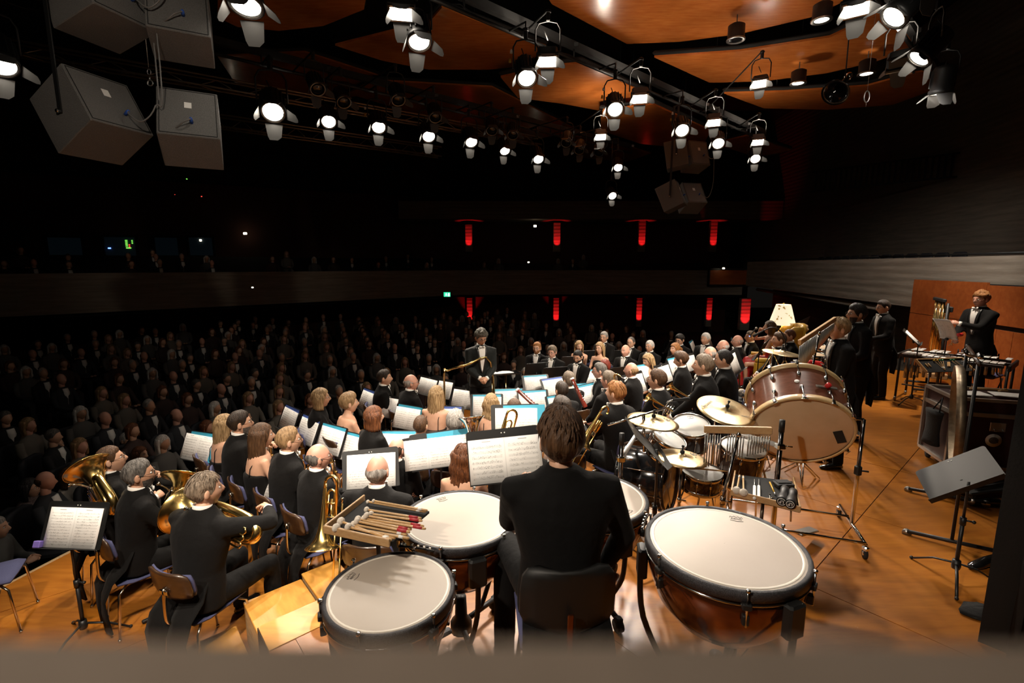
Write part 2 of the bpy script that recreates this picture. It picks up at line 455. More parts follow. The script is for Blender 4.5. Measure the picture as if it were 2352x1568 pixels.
H = {k: hairmat(k, *v) for k, v in {
    'brown': ((.055, .026, .012), (.11, .055, .026)), 'dark': ((.016, .010, .007), (.045, .028, .018)),
    'black': ((.008, .007, .007), (.03, .026, .025)), 'grey': ((.22, .20, .18), (.42, .39, .36)),
    'darkgrey': ((.05, .045, .04), (.17, .155, .14)), 'white': ((.5, .48, .45), (.72, .69, .65)),
    'blond': ((.24, .135, .055), (.52, .35, .18)), 'sand': ((.20, .115, .05), (.38, .24, .12)),
    'auburn': ((.085, .028, .012), (.20, .072, .026)), 'ginger': ((.30, .12, .035), (.45, .20, .07)),
    'red': ((.16, .02, .012), (.26, .04, .02)), 'greybrown': ((.13, .095, .065), (.27, .21, .155)),
    'curlgrey': ((.06, .058, .045), (.16, .15, .12))}.items()}
# ================================================================ THE PLACE
def clip_poly(poly, a, b, c):
    """keep a*x+b*y<=c"""
    out = []
    for i in range(len(poly)):
        p, q = poly[i], poly[(i + 1) % len(poly)]
        dp, dq = a * p[0] + b * p[1] - c, a * q[0] + b * q[1] - c
        if dp <= 0: out.append(p)
        if dp * dq < 0:
            k = dp / (dp - dq); out.append((p[0] + (q[0] - p[0]) * k, p[1] + (q[1] - p[1]) * k))
    return out
def inset(poly, g):
    cx = sum(p[0] for p in poly) / len(poly); cy = sum(p[1] for p in poly) / len(poly)
    o = []
    for p in poly:
        d = Vector((p[0] - cx, p[1] - cy)); l = d.length
        d = d * ((l - g * 1.3) / l) if l > g * 2 else d
        o.append((cx + d.x, cy + d.y))
    return o
def wallx(Y): return 9.6 + (Y - 9.2) * .158
def lip(u): return -8.2 + .075 * (u - 4.3) ** 2
def floor_pieces(name, half, bbox, du, dv, ztop, matl, th, lab, u0=0, v0=0, gap=.004, stag=0.0):
    """half: list of half planes in uv. base slab + one panel per cell"""
    big = [(bbox[0], bbox[2]), (bbox[1], bbox[2]), (bbox[1], bbox[3]), (bbox[0], bbox[3])]
    for h in half: big = clip_poly(big, *h)
    mb = MB(); mb.prism([tuple(uv(*p)[:2]) for p in reversed(big)], ztop - th, ztop - .012)
    base = struct(name, mb, M['seam'], label=lab)
    base['label'] = lab
    iu0, iu1 = int(math.floor((bbox[0] - u0) / du)), int(math.ceil((bbox[1] - u0) / du))
    iv0, iv1 = int(math.floor((bbox[2] - v0) / dv)), int(math.ceil((bbox[3] - v0) / dv))
    for j in range(iv0, iv1):
        so = stag * du * (j % 2)
        for i in range(iu0 - 1, iu1):
            c = [(u0 + so + i * du, v0 + j * dv), (u0 + so + (i + 1) * du, v0 + j * dv), (u0 + so + (i + 1) * du, v0 + (j + 1) * dv), (u0 + so + i * du, v0 + (j + 1) * dv)]
            c = clip_poly(clip_poly(clip_poly(clip_poly(c, 1, 0, bbox[1]), -1, 0, -bbox[0]), 0, 1, bbox[3]), 0, -1, -bbox[2])
            for h in half:
                if len(c) >= 3: c = clip_poly(c, *h)
            if len(c) < 3: continue
            ar = abs(sum(c[k][0] * c[(k + 1) % len(c)][1] - c[(k + 1) % len(c)][0] * c[k][1] for k in range(len(c)))) / 2
            if ar < .02: continue
            c = inset(c, gap)
            pm = MB(); pm.prism([tuple(uv(*p)[:2]) for p in reversed(c)], ztop - .02, ztop + random.uniform(-.0008, .0008))
            pm.build('floor_panel', matl, base)
    return base
# stage floor (z 0): bounded by the curved lip towards the hall
lh = []
for k in range(-4, 14):
    u = k + .5; v = lip(u); g = .15 * (u - 4.3)
    lh.append((g, -1.0, g * u - v))          # v >= tangent of the lip
floor_pieces('floor', lh, (-5.5, 13.0, -8.3, 3.0), 2.4, 1.2, 0.0, M['floor'], .35, 'honey coloured plywood stage floor in front of the risers', u0=.3, v0=-3.33 - 4.8, stag=.5)
# trim along the lip
mb = MB(); pts = [uv(u * .5, lip(u * .5) - .03, -.03) for u in range(-9, 27)]
mb.tube(pts, .035, 6)
struct('trim_1', mb, M['edge'])
mb = MB()
ring = [uv(u * .5, lip(u * .5) + .0, 0) for u in range(-11, 27)]
mb.loft([[Vector((p.x, p.y, -.05)) for p in ring], [Vector((p.x, p.y, -.95)) for p in ring]], False, False)
struct('wall_stage_front', mb, M['void'])
# percussion platform (z .55) and low riser (z .2)
wa = (sin(RA) - .158 * cos(RA), cos(RA) + .158 * sin(RA))
WH = (wa[0], wa[1], 9.3 - 9.2 * .158)
PLAT = floor_pieces('floor_platform', [WH], (.62, 14.0, -3.05, 1.3), 1.56, 2.17, .55, M['platform'], .55, 'amber percussion platform with crossing seams', u0=3.9 - 1.56 * 2, v0=-3.05 - .2)
floor_pieces('floor_platform_corner', [], (.62, 1.44, -3.33, -3.055), 1.0, .6, .55, M['step'], .55, 'pale corner board of the platform by the smallest timpano', u0=.62, v0=-3.33)
floor_pieces('floor_riser', [WH], (4.25, 12.0, -5.0, -3.06), 1.6, .83, .2, M['floor'], .2, 'low riser under the horn and trumpet rows', u0=4.25, v0=-5.0)
# step boxes beside the timpani
def step_box(u0, u1, v0, v1, z, lab):
    t = thing('step_box', lab, 'step', uv((u0 + u1) / 2, (v0 + v1) / 2, 0), RA, 'step boxes beside the timpani')
    lu, lv = u1 - u0, v1 - v0
    mb = MB(); mb.box((0, 0, z - .011), (lv, lu, .022), bev=.004); mb.build('top_board', M['step'], t)
    for sx in (-1, 1):
        mb = MB(); mb.box((sx * (lv / 2 - .012), 0, z / 2 - .011), (.022, lu - .01, z - .023)); mb.build('side_board', M['step'], t)
    for sy in (-1, 1):
        mb = MB(); mb.box((0, sy * (lu / 2 - .012), z / 2 - .011), (lv - .05, .02, z - .023)); mb.build('end_board', M['edge'], t)
step_box(.20, .60, -3.98, -3.40, .17, 'low plywood step box nearest the blurred parapet')
step_box(.66, 1.10, -3.98, -3.36, .34, 'plywood step box between the low step and the scuffed one')
step_box(1.115, 1.42, -4.02, -3.36, .36, 'scuffed plywood step box under the trombone bell')
# near parapet the photograph is taken over
mb = MB(); mb.box((0, -.16, 2.375), (9, .50, 1.0), Matrix.Rotation(R(-.4), 3, 'Z'), .003)
struct('wall_parapet_near', mb, M['parapet_near'])
mb = MB(); mb.box((0, -.25, .9), (9, .3, 1.8)); struct('wall_under_parapet', mb, M['void'])
# hall shell
def slab(name, pts, z0, z1, matl, th=.25):
    """vertical wall along a polyline"""
    mb = MB(); n = len(pts)
    for i in range(n - 1):
        a, b = Vector((*pts[i], 0)), Vector((*pts[i + 1], 0))
        d = (b - a).normalized(); s = Vector((-d.y, d.x, 0)) * th
        mb.add([a + Vector((0, 0, z0)), b + Vector((0, 0, z0)), b + Vector((0, 0, z1)), a + Vector((0, 0, z1)), a + s + Vector((0, 0, z0)), b + s + Vector((0, 0, z0)), b + s + Vector((0, 0, z1)), a + s + Vector((0, 0, z1))],
               [(0, 1, 2, 3), (5, 4, 7, 6), (3, 2, 6, 7), (1, 0, 4, 5), (0, 3, 7, 4), (2, 1, 5, 6)], False)
    return struct(name, mb, matl)
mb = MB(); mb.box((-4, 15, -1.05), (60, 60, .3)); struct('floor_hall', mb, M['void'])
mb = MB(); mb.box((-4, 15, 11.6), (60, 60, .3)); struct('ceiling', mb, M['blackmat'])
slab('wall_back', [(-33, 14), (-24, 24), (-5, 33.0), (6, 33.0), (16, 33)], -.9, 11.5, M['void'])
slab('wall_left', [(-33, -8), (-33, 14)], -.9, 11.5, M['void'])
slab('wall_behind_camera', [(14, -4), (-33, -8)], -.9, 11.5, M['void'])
# right side: gallery parapet, wall above, recess below
RW = [(wallx(y), y) for y in (4.0, 9.0, 14.0, 19.0, 24.6)]
pr = slab('wall_gallery_parapet', list(reversed([(x + .05, y) for x, y in RW])), 1.95, 3.14, M['concrete'], -.25)
mb = MB()
for i in range(4):                                            # coping rail on the gallery
    mb.tube([Vector((RW[i][0] + .12, RW[i][1], 3.2)), Vector((RW[i + 1][0] + .12, RW[i + 1][1], 3.2))], .022, 6)
    mb.tube([Vector((RW[i][0] + .12, RW[i][1], 3.12)), Vector((RW[i][0] + .12, RW[i][1], 3.2))], .015, 6)
mb.build('gallery_rail', M['black'], label='thin black rail on top of the concrete gallery parapet', cat='rail')
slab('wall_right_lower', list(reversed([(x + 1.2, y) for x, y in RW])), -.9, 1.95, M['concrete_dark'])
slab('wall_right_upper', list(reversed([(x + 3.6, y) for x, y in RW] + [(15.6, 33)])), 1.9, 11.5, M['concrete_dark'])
mb = MB()
for i in range(4):
    a, b = RW[i], RW[i + 1]
    mb.add([(a[0] - .0, a[1], 1.93), (b[0], b[1], 1.93), (b[0] + 3.8, b[1], 1.93), (a[0] + 3.8, a[1], 1.93), (a[0], a[1], 1.99), (b[0], b[1], 1.99), (b[0] + 3.8, b[1], 1.99), (a[0] + 3.8, a[1], 1.99)],
           [(0, 1, 2, 3), (7, 6, 5, 4), (0, 4, 5, 1), (3, 2, 6, 7)], False)
struct('floor_gallery', mb, M['void'])
# lighter concrete ledge below the parapet
mb = MB()
a, b = Vector((wallx(13.4) - .02, 13.4, 1.78)), Vector((wallx(23.5) - .02, 23.5, 1.82))
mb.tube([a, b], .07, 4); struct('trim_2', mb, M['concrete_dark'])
# ventilation grille high on the right wall
g0, g1 = att(1862, 440, 18.6), att(2200, 392, 15.4)
gt = thing('vent_grille', 'long slatted ventilation grille high on the dark right wall', 'vent', g0)
mb = MB(); dd = g1 - g0; dd.z = 0
for zz in (0, .72): mb.tube([Vector((0, 0, zz)), dd + Vector((0, 0, zz))], .03, 4)
mb.build('frame', M['blackmat'], gt)
sl = MB(); sl.box((0, 0, .36), (.05, .05, .70)); sme = sl.mesh('slat', M['blackmat'])
for k in range(1, 26): link('slat', sme, gt, TR(dd * (k / 26)))
# back balcony
BP = [(-19.5, 11.0), (-14.5, 14.2), (-8.5, 19.5), (-2.6, 24.6), (4.8, 25.3), (11.7, 24.7)]
slab('wall_balcony_parapet', list(BP), 1.48, 2.72, M['concrete'])
mb = MB()
off = [Vector((-.45, 1, 0)).normalized() * 8] * 3 + [Vector((-.1, 1, 0)) * 8] * 2 + [Vector((.1, 1, 0)) * 8]
P0 = [Vector((*p, 1.5)) for p in BP]; P1 = [P0[i] + off[i] + Vector((0, 0, 1.9)) for i in range(6)]
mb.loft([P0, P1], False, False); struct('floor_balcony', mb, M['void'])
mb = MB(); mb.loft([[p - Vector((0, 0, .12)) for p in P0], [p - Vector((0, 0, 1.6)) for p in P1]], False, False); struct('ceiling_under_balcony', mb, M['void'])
# wood-faced box on the corner of the balcony
c = att(1676, 637, 24.4)
t = thing('balcony_box', 'wood-fronted box hung on the corner of the concrete balcony', 'box', c)
mb = MB(); mb.box((0, .1, 0), (1.95, .12, .72)); mb.build('wood_front', M['door_wood'], t)
mb = MB()
for z in (-.42, .42): mb.box((0, .1, z), (2.1, .2, .08))
for x in (-1.02, 1.02): mb.box((x, .1, 0), (.06, .2, .9))
mb.build('black_frame', M['black'], t)
# lower wall under the balcony and red-lit piers
slab('wall_under_balcony', [(-22, 19), (-9, 27.2), (12.5, 28.3)], -.9, 2.6, M['darkred'])
slab('wall_above_balcony', [(-24, 22.8), (-5, 31.6), (14, 31.6)], 2.2, 7.2, M['darkred'])
mb = MB(); mb.box((4.5, 30.0, 6.1), (22, 3.0, 1.0)); struct('trim_3', mb, M['concrete_dark'])
def red_pier(px, y0, y1, wpx, t_, lab, up=True, power=55):
    a, b = att(px, y0, t_), att(px, y1, t_)
    w = wpx * t_ / FPX
    th = thing('red_lit_pier', lab, 'pier', (a.x, a.y, b.z), 0, 'concrete piers washed with red light')
    mb = MB(); h = a.z - b.z
    mb.box((0, .2, h / 2), (w, .3, h), bev=.02)
    mb.build('pier', M['concrete'], th)
    mb = MB(); mb.lathe([(.05, -.07), (.07, -.05), (.07, .03), (.05, .05)], 10, TR((0, -.40, -.11))); mb.build('uplight', M['black'], th)
    l = bpy.data.lights.new('red_uplight', 'SPOT'); l.color = (1, .015, .02); l.energy = power * (1.9 if y0 > 600 else 1.6); l.spot_size = R(50); l.spot_blend = .6; l.shadow_soft_size = .03
    lo = bpy.data.objects.new('red_uplight', l); COL.objects.link(lo); lo.parent = th
    lo.matrix_local = TR((0, -.36, -.05)) @ Matrix.Rotation(R(180 - 20), 4, 'X')
TT = 27.0
for px, n in ((1078, 'farthest left, near the exit sign'), (1278, 'second from the exit sign'), (1470, 'middle one, above the far row of players'), (1632, 'left of the widest glowing pier')):
    red_pier(px, 684, 752, 13, TT, 'narrow red-lit pier under the balcony, ' + n, power=70)
red_pier(1716, 685, 760, 22, TT - 1.0, 'widest red-lit pier under the balcony, beside the floral lamp', power=110)
for px, y0, n in ((1076, 515, 'leftmost of the upper row'), (1280, 511, 'second of the upper row'), (1477, 501, 'third of the upper row'), (1643, 494, 'rightmost of the upper row, darker')):
    red_pier(px, y0, 578, 16, 28.6, 'red-lit pier above the balcony, ' + n, power=60)
# exit sign
c = att(1027, 676, 23.2)
t = thing('exit_sign', 'green running-man exit sign glowing under the balcony edge', 'sign', c)
mb = MB(); mb.box((0, 0, 0), (.34, .08, .24), bev=.01); mb.build('housing', M['black'], t)
mb = MB(); mb.box((0, -.042, 0), (.31, .006, .21)); mb.build('face', M['greenglow'], t)
mb = MB()
mb.box((.085, -.048, -.01), (.085, .006, .15)); mb.sphere((-.035, -.048, .062), .018, 8, 5)
for a, b in (((-.04, 0, .04), (-.05, 0, -.02)), ((-.05, 0, -.02), (-.09, 0, -.075)), ((-.05, 0, -.02), (-.01, 0, -.035)), ((-.01, 0, -.035), (-.005, 0, -.08)), ((-.04, 0, .03), (0, 0, .0)), ((-.04, 0, .03), (-.085, 0, .01))):
    mb.tube([Vector(a) + Vector((0, -.048, 0)), Vector(b) + Vector((0, -.048, 0))], .010, 5)
mb.build('running_man', M['whiteglow'], t)
# control booths in the left rear wall
def booth(px, py, w, h, lab, leds):
    tb_ = 33.9 / (1.018 - .463 * (px - 1176) / FPX) - .3
    c = att(px, py, tb_)
    t = thing('booth_window', lab, 'window', c, R(-22))
    s = tb_ / FPX; w *= s; h *= s
    mb = MB()
    for x in (-1, 1): mb.box((x * (w / 2 + .05), 0, 0), (.1, .15, h + .2))
    for z in (-1, 1): mb.box((0, 0, z * (h / 2 + .05)), (w + .2, .15, .1))
    mb.build('frame', M['blackmat'], t)
    mb = MB(); mb.box((0, .05, 0), (w, .02, h)); mb.build('pane', M['booth'], t)
    for (x, z, a, b, m) in leds:
        mb = MB(); mb.box((x * s, -.0, z * s), (a * s, .03, b * s)); mb.build('indicator', M[m], t)
booth(150, 567, 62, 42, 'faint bluish booth window, leftmost in the rear wall', [(18, 2, 22, 14, 'booth')])
booth(277, 568, 58, 46, 'booth window with green, red and blue desk lights', [(-21, -2, 5, 2.5, 'led_b')] + [(12, 16 - 3.2 * k, 4, 1.3, 'led_g') for k in range(5)] + [(23, 16 - 3.2 * k, 2, 1.3, 'led_g') for k in range(3)] + [(17, 6, 2, 2, 'led_r'), (17, 2, 2, 2, 'led_r'), (15, -1, 9, 2, 'led_g')])
booth(383, 566, 44, 40, 'dark booth window, third from the left', [(10, 16, 5, 2, 'booth')])
booth(462, 566, 46, 40, 'booth window with one small white light', [(0, 14, 4, 4, 'led_w')])
def tiny(px, py, t_, m, lab, w=.05):
    c = att(px, py, t_)
    mb = MB(); mb.box((0, 0, 0), (w, w * .6, w * .7), bev=w * .1); mb.sphere((0, -w * .3, 0), w * .3, 8, 5)
    o = mb.build('indicator_light', M[m], label=lab, cat='light'); o.location = c
tiny(563, 536, 26, 'led_w', 'small warm wall light above the left balcony', .16)
tiny(580, 660, 15, 'led_w', 'tiny white light on the left balcony rail', .05)
tiny(1229, 519, 28, 'led_w', 'small warm light above the upper piers', .16)
tiny(1214, 602, 26, 'led_w', 'tiny white light on the back balcony, left of centre', .09)
tiny(1662, 616, 24, 'led_w', 'tiny white light above the wood-fronted box', .10)
tiny(429, 411, 25, 'led_g', 'tiny green light high on the rear wall', .05)
tiny(402, 447, 25, 'led_r', 'tiny red light left of the near loudspeakers', .05)
tiny(463, 451, 25, 'led_r', 'tiny red light below the near loudspeakers', .05)
# cherry stage wall at the right edge
ps = Vector((wallx(11.7) - .32, 11.7, .55)); pe = Vector((wallx(6.0) - .32, 6.0, .55)); dv = (pe - ps).normalized(); L_ = (pe - ps).length
wp = thing('cherry_wall_panel', 'tall cherry-red wood stage wall panel behind the vibraphone', 'wall panel', ps)
def face_box(mbx, s0, s1, z0, z1, th=.05, y=0):
    a = dv * ((s0 + s1) / 2); nrm = Vector((-dv.y, dv.x, 0))
    rot = Matrix((dv, nrm, Vector((0, 0, 1)))).transposed()
    mbx.box(a + nrm * y + Vector((0, 0, (z0 + z1) / 2)), (s1 - s0 - .012, th, z1 - z0 - .012), rot)
for s0, s1, z0, z1 in ((0, 2.2, 1.28, 2.08), (2.2, 4.6, 1.28, 2.03), (4.6, 5.7, 1.28, 2.03), (0, 2.2, .05, 1.28)):
    mb = MB(); face_box(mb, s0, s1, z0, z1); mb.build('panel_board', M['door_wood'], wp)
for k in range(9):
    mb = MB(); face_box(mb, 2.2 + k * .38, 2.58 + k * .38, .05, 1.2); mb.build('plank', M['door_wood'], wp)
mb = MB(); face_box(mb, 0, 5.7, 0, 2.05, .03, .05); face_box(mb, 0, 5.7, .0, .05, .07); mb.build('backing', M['blackmat'], wp)
# stage drape at the right edge of the frame
mb = MB()
rings = []
for z in (.56, 2.0, 4.0, 7.5):
    r_ = []
    for k in range(61):
        s = k / 60 * 3.0
        r_.append(Vector((3.0 + s * .72 + .05 * sin(s * 34), 2.73 - s * .70 + .05 * cos(s * 34), z)))
    rings.append(r_)
mb.loft(rings, False, False)
o = mb.build('stage_drape', M['drape'], label='black pleated stage drape hanging at the right edge', cat='curtain')
sm_ = o.modifiers.new('thick', 'SOLIDIFY'); sm_.thickness = .012
mb = MB(); mb.tube([(2.9, 2.8, 7.55), (5.3, .5, 7.55)], .03, 8)
mb.build('drape_rail', M['black'], label='black rail holding the stage drape', cat='rail')
# ================================================================ CEILING PANELS (wooden sails)
def sail(poly, z, lab, name='ceiling_panel', m='cherry', sag=.0):
    pts = [onz(x, y, z) for x, y in poly]
    c = sum(pts, Vector()) / len(pts)
    t = thing(name, lab, 'ceiling panel', c, 0, 'curved wooden ceiling sails')
    P = [p - c for p in pts]
    mb = MB(); mb.prism([(p.x, p.y) for p in P][::-1] if sum(P[i].x * P[(i + 1) % len(P)].y - P[(i + 1) % len(P)].x * P[i].y for i in range(len(P))) < 0 else [(p.x, p.y) for p in P], 0, .05)
    mb.build('board', M[m], t)
    mb = MB()
    mb.tube([p + Vector((0, 0, .10)) for p in P], .055, 4, closed=True)
    mb.build('edge_band', M['blackmat'], t)
    for k in (0.25, .75):
        q = P[0].lerp(P[len(P) // 2], k)
        mb = MB(); mb.tube([q + Vector((0, 0, .05)), q + Vector((0, 0, 11.4 - z))], .008, 4); mb.build('hanger', M['black'], t)
sail([(1268, 10), (1440, 101), (1560, 96), (1700, 78), (1862, 40), (1945, 0), (2010, -90), (1180, -120)], 8.2, 'largest cherry-wood ceiling sail at the top edge of the picture')
sail([(1503, 132), (1630, 190), (1750, 187), (1900, 168), (2010, 142), (2092, 112), (2100, 75), (2040, 22), (1905, 86), (1700, 118)], 7.9, 'cherry-wood ceiling sail below the largest one, with round downlights')
sail([(1663, 215), (1755, 249), (1900, 252), (2050, 241), (2150, 205), (2172, 158), (2100, 168), (1990, 198), (1800, 211)], 7.6, 'lowest right cherry-wood ceiling sail behind the black horn speaker')
sail([(985, 52), (1015, 18), (1255, 108), (1208, 152), (1120, 160), (985, 160), (880, 140), (770, 105)], 7.9, 'cherry-wood ceiling sail between the two nearest lanterns')
sail([(1150, 178), (1270, 152), (1335, 146), (1480, 212), (1500, 240), (1420, 262), (1290, 238), (1190, 225)], 7.5, 'cherry-wood ceiling sail behind the lantern with yellow tags')
sail([(1380, 255), (1500, 240), (1632, 300), (1620, 325), (1560, 340), (1470, 330), (1380, 300)], 7.2, 'cherry-wood ceiling sail beside the middle flood lamps')
sail([(1640, 330), (1715, 312), (1816, 345), (1740, 362)], 7.2, 'small pointed cherry-wood sail at the far end of the lighting bar')
sail([(500, -60), (850, -60), (836, 22), (742, 60), (640, 71), (545, 62), (500, 40)], 8.2, 'cherry-wood ceiling sail at the top left, rounded end')
sail([(860, 185), (1130, 200), (1330, 300), (1180, 330), (980, 270), (800, 215)], 8.6, 'dim cherry-wood ceiling sail above the second lighting bar')
sail([(500, 130), (700, 120), (950, 200), (760, 230), (540, 190)], 8.8, 'dim cherry-wood ceiling sail at the far left of the bars')
sail([(1300, 310), (1400, 322), (1495, 352), (1440, 372), (1330, 362)], 8.4, 'small dim cherry-wood sail over the far bar end')
# ================================================================ RIG
BARS = []
def bar(px0, py0, px1, py1, z, lab, ext=0, r=.03, cable=True):
    a, b = onz(px0, py0, z), onz(px1, py1, z)
    d = (b - a).normalized(); a = a - d * ext
    BARS.append((a.copy(), b.copy()))
    t = thing('lighting_bar', lab, 'lighting bar', a)
    b = b - a
    mb = MB(); mb.tube([(0, 0, 0), b], r, 8); mb.build('pipe', M['black'], t)
    mb = MB()
    mb.box(b / 2 + Vector((0, 0, .22)), (.10, b.length, .12), Matrix.Rotation(-atan2(b.x, b.y), 3, 'Z')); mb.build('cable_tray', M['blackmat'], t)
    n = int(b.length / 1.2)
    for k in range(n + 1):
        mb = MB(); p = b * (k / max(n, 1)); mb.tube([p, p + Vector((0, 0, .25))], .015, 6); mb.build('strut', M['black'], t)
        if k % 2 == 0:
            mb = MB(); mb.box(p + Vector((.02, -.06, .22)), (.09, .03, .06)); mb.build('socket', M['steel'], t)
    mb = MB(); cp = []
    for k in range(40):
        p = b * (k / 39); cp.append(p + Vector((.05 * sin(k * 1.7), .05 * cos(k * 2.3), .08 - .10 * abs(sin(k * .9)))))
    mb.tube(cp, .010, 4); mb.build('cable', M['blackmat'], t)
    return t
bar(1010, 5, 1755, 322, 6.6, 'long black lighting bar crossing the ceiling to the upper right', 2.0)
bar(501, 125, 1450, 352, 6.6, 'second black lighting bar farther left with a row of lanterns', 3.0)
bar(1990, -40, 2180, 230, 6.4, 'upstage black lighting bar entering at the top right corner', 10.0)
def truss(px0, py0, px1, py1, z0, z1, w, nb, lab):
    a, b = onz(px0, py0, z0), onz(px1, py1, z1)
    t = thing('truss', lab, 'truss', a); d = b - a; s = Vector((-d.y, d.x, 0)).normalized() * w / 2; u = Vector((0, 0, w / 2))
    for o_ in (s + u, s - u, -s + u, -s - u):
        mb = MB(); mb.tube([o_, d + o_], .022, 6); mb.build('chord', M['truss'], t)
    br = MB(); sm1 = br.mesh
    for k in range(nb):
        p, q = d * (k / nb), d * ((k + 1) / nb)
        for o1, o2 in ((s + u, s - u), (s - u, -s - u)):
            mb = MB(); A, B = (o1, o2) if k % 2 else (o2, o1)
            mb.tube([p + A, q + B], .010, 4); mb.build('brace', M['truss'], t)
truss(380, 262, 1010, 350, 6.3, 6.3, .26, 22, 'lower brownish aluminium lattice truss behind the lanterns')
truss(20, 108, 1240, 325, 6.6, 6.6, .20, 26, 'upper thin lattice truss running behind the near loudspeakers')
# lanterns
def lantern_proto(round_=True):
    P = Proto()
    if round_:
        mb = MB(); mb.lathe([(.06, .42), (.135, .40), (.15, .36), (.15, .06), (.165, .05), (.165, .0), (.13, .0)], 20, None, False)
        for k in range(9):
            a = -pi * .5 + pi * (k / 8); mb.box((.155 * sin(a), .155 * cos(a), .22), (.012, .03, .26), Matrix.Rotation(-a, 3, 'Z'))
        P.add('housing', mb, M['black'])
        mb = MB(); mb.lathe([(.001, -.012), (.07, -.008), (.125, .006), (.128, .02)], 20, None, False); P.add('lens', mb, M['lens'], 0)
        mb = MB(); mb.lathe([(.135, -.01), (.15, -.015), (.15, .0), (.135, .0)], 20, None, False); P.add('lens_ring', mb, M['steel'], 0)
    else:
        mb = MB(); mb.box((0, 0, .13), (.30, .20, .2), bev=.03); mb.box((0, 0, .02), (.34, .24, .05), bev=.01); P.add('housing', mb, M['black'])
        mb = MB(); mb.box((0, 0, -.008), (.26, .15, .012)); P.add('lens', mb, M['lens'], 0)
        mb = MB()
        for x in (-1, 1): mb.box((x * .145, 0, -.01), (.02, .2, .03))
        for y in (-1, 1): mb.box((0, y * .09, -.01), (.30, .02, .03))
        P.add('lens_ring', mb, M['steel'], 0)
    for k, (ang, w0, w1, l) in enumerate(((0, .22, .17, .20), (pi, .22, .17, .22), (pi / 2, .16, .11, .18), (-pi / 2, .16, .11, .18))):
        mb = MB(); th = .002
        poly = [(-w0 / 2, 0), (w0 / 2, 0), (w1 / 2, l * .8), (w1 / 2 - .05, l), (-w1 / 2 + .02, l), (-w1 / 2, l * .8)]
        op = R(22 + 14 * (k % 3))
        Mx = Matrix.Rotation(ang, 4, 'Z') @ TR((0, .165 if round_ else .12, -.01)) @ Matrix.Rotation(-(pi / 2 - op), 4, 'X')
        mb.prism(poly, -th, th, M=Mx); P.add('barn_door', mb, M['door'], 0)
    mb = MB(); mb.tube([(.0, .05, .42), (.03, .1, .47), (.06, .16, .5)], .008, 5); P.add('power_lead', mb, M['blackmat'], 0)
    return P
LR, LB = lantern_proto(True), lantern_proto(False)
yk = MB(); yk.tube([(-.19, 0, -.42), (-.19, 0, -.12), (-.14, 0, -.03), (0, 0, 0), (.14, 0, -.03), (.19, 0, -.12), (.19, 0, -.42)], .012, 6); YK = yk.mesh('yoke', M['black'])
cl = MB(); cl.box((0, 0, .05), (.06, .06, .12), bev=.01); cl.tube([(0, 0, 0), (0, 0, .1)], .016, 8); cl.box((0, 0, .13), (.09, .07, .07), bev=.02); CL = cl.mesh('clamp', M['black'])
tgm = MB(); tgm.lathe([(.001, 0), (.022, -.01), (.018, .03), (.008, .045)], 8); TGY = tgm.mesh('tag', M['yellow']); TGW = tgm.mesh('tag', M['paper'])
def lantern(px, py, z, target, lab, kind='r', s=1.0, watt=1.0, lit=True, size=46, tags=False, col=WARM):
    p = onz(px, py, z)                                     # centre of the lens
    d = (Vector(target) - p).normalized()
    top = p - d * .24 * s + Vector((0, 0, .42 * s))
    t = thing('stage_lantern', lab, 'stage light', top, 0, 'stage lanterns on the lighting bars')
    t.scale = (s, s, s)
    az = atan2(d.x, d.y)
    best = None
    for A_, B_ in BARS:
        k_ = min(max((top - A_).dot(B_ - A_) / (B_ - A_).length_squared, 0), 1); q_ = A_.lerp(B_, k_)
        if best is None or (q_ - top).length < (best - top).length: best = q_
    da = MB(); e_ = (best - top) / s if (best - top).length < 2.2 else Vector((0, 0, (11.4 - top.z) / s))
    da.tube([(0, 0, .1), (0, 0, max(e_.z, .15)), e_], .016, 6); da.build('drop_arm', M['black'], t)
    link('clamp', CL, t); y = link('yoke', YK, t); y.rotation_euler = (0, 0, -az)
    Mh = TR((p - top) / s) @ aim((0, 0, 0), -d)
    P = LR if kind == 'r' else LB
    made = P.put(t); made[0].matrix_local = Mh
    if not lit:
        for o_ in made:
            if o_.name.startswith('lens') and not o_.name.startswith('lens_ring'):
                o_.data = LENS_OFF if kind == 'r' else LENS_OFF_B
    if tags:
        link('tag', TGY, t, TR((-.24, -.05, -.34))); link('tag', TGW, t, TR((-.22, -.08, -.22)))
    if lit and watt > 0:
        l = bpy.data.lights.new('lantern_beam', 'SPOT'); l.energy = SPOT_W * watt; l.color = col; l.spot_size = R(size); l.spot_blend = .7; l.shadow_soft_size = .11
        lo = bpy.data.objects.new('lantern_beam', l); COL.objects.link(lo)
        lo.matrix_world = aim(p + d * .05, -d)
    if lit and kind == 'b' and watt > .3:                  # upward fill added behind each lit flood to brighten the ceiling sails
        l = bpy.data.lights.new('sail_fill', 'SPOT'); l.energy = SPOT_W * .085; l.color = WARM; l.spot_size = R(165); l.spot_blend = .5; l.shadow_soft_size = .12
        lo = bpy.data.objects.new('sail_fill', l); COL.objects.link(lo)
        lo.matrix_world = aim(p - d * .34 * s + Vector((0, 0, .08)), (0, 0, -1))
    return t
LENS_OFF = LR.p[1][1].copy(); LENS_OFF.materials[0] = M['blackgloss']
LENS_OFF_B = LB.p[1][1].copy(); LENS_OFF_B.materials[0] = M['blackgloss']
S = 'stage lantern '
lantern(963, 97, 5.75, (-.3, 4.6, .8), 'nearest big round stage lantern with yellow tags and open barn doors', tags=True)
lantern(1210, 180, 5.75, (.6, 4.0, .8), 'round lantern with yellow tag beside the brightest flood lamp', tags=True)
lantern(1413, 252, 5.75, (1.4, 4.2, .8), 'round lantern with a yellow tag, third along the main bar', tags=True)
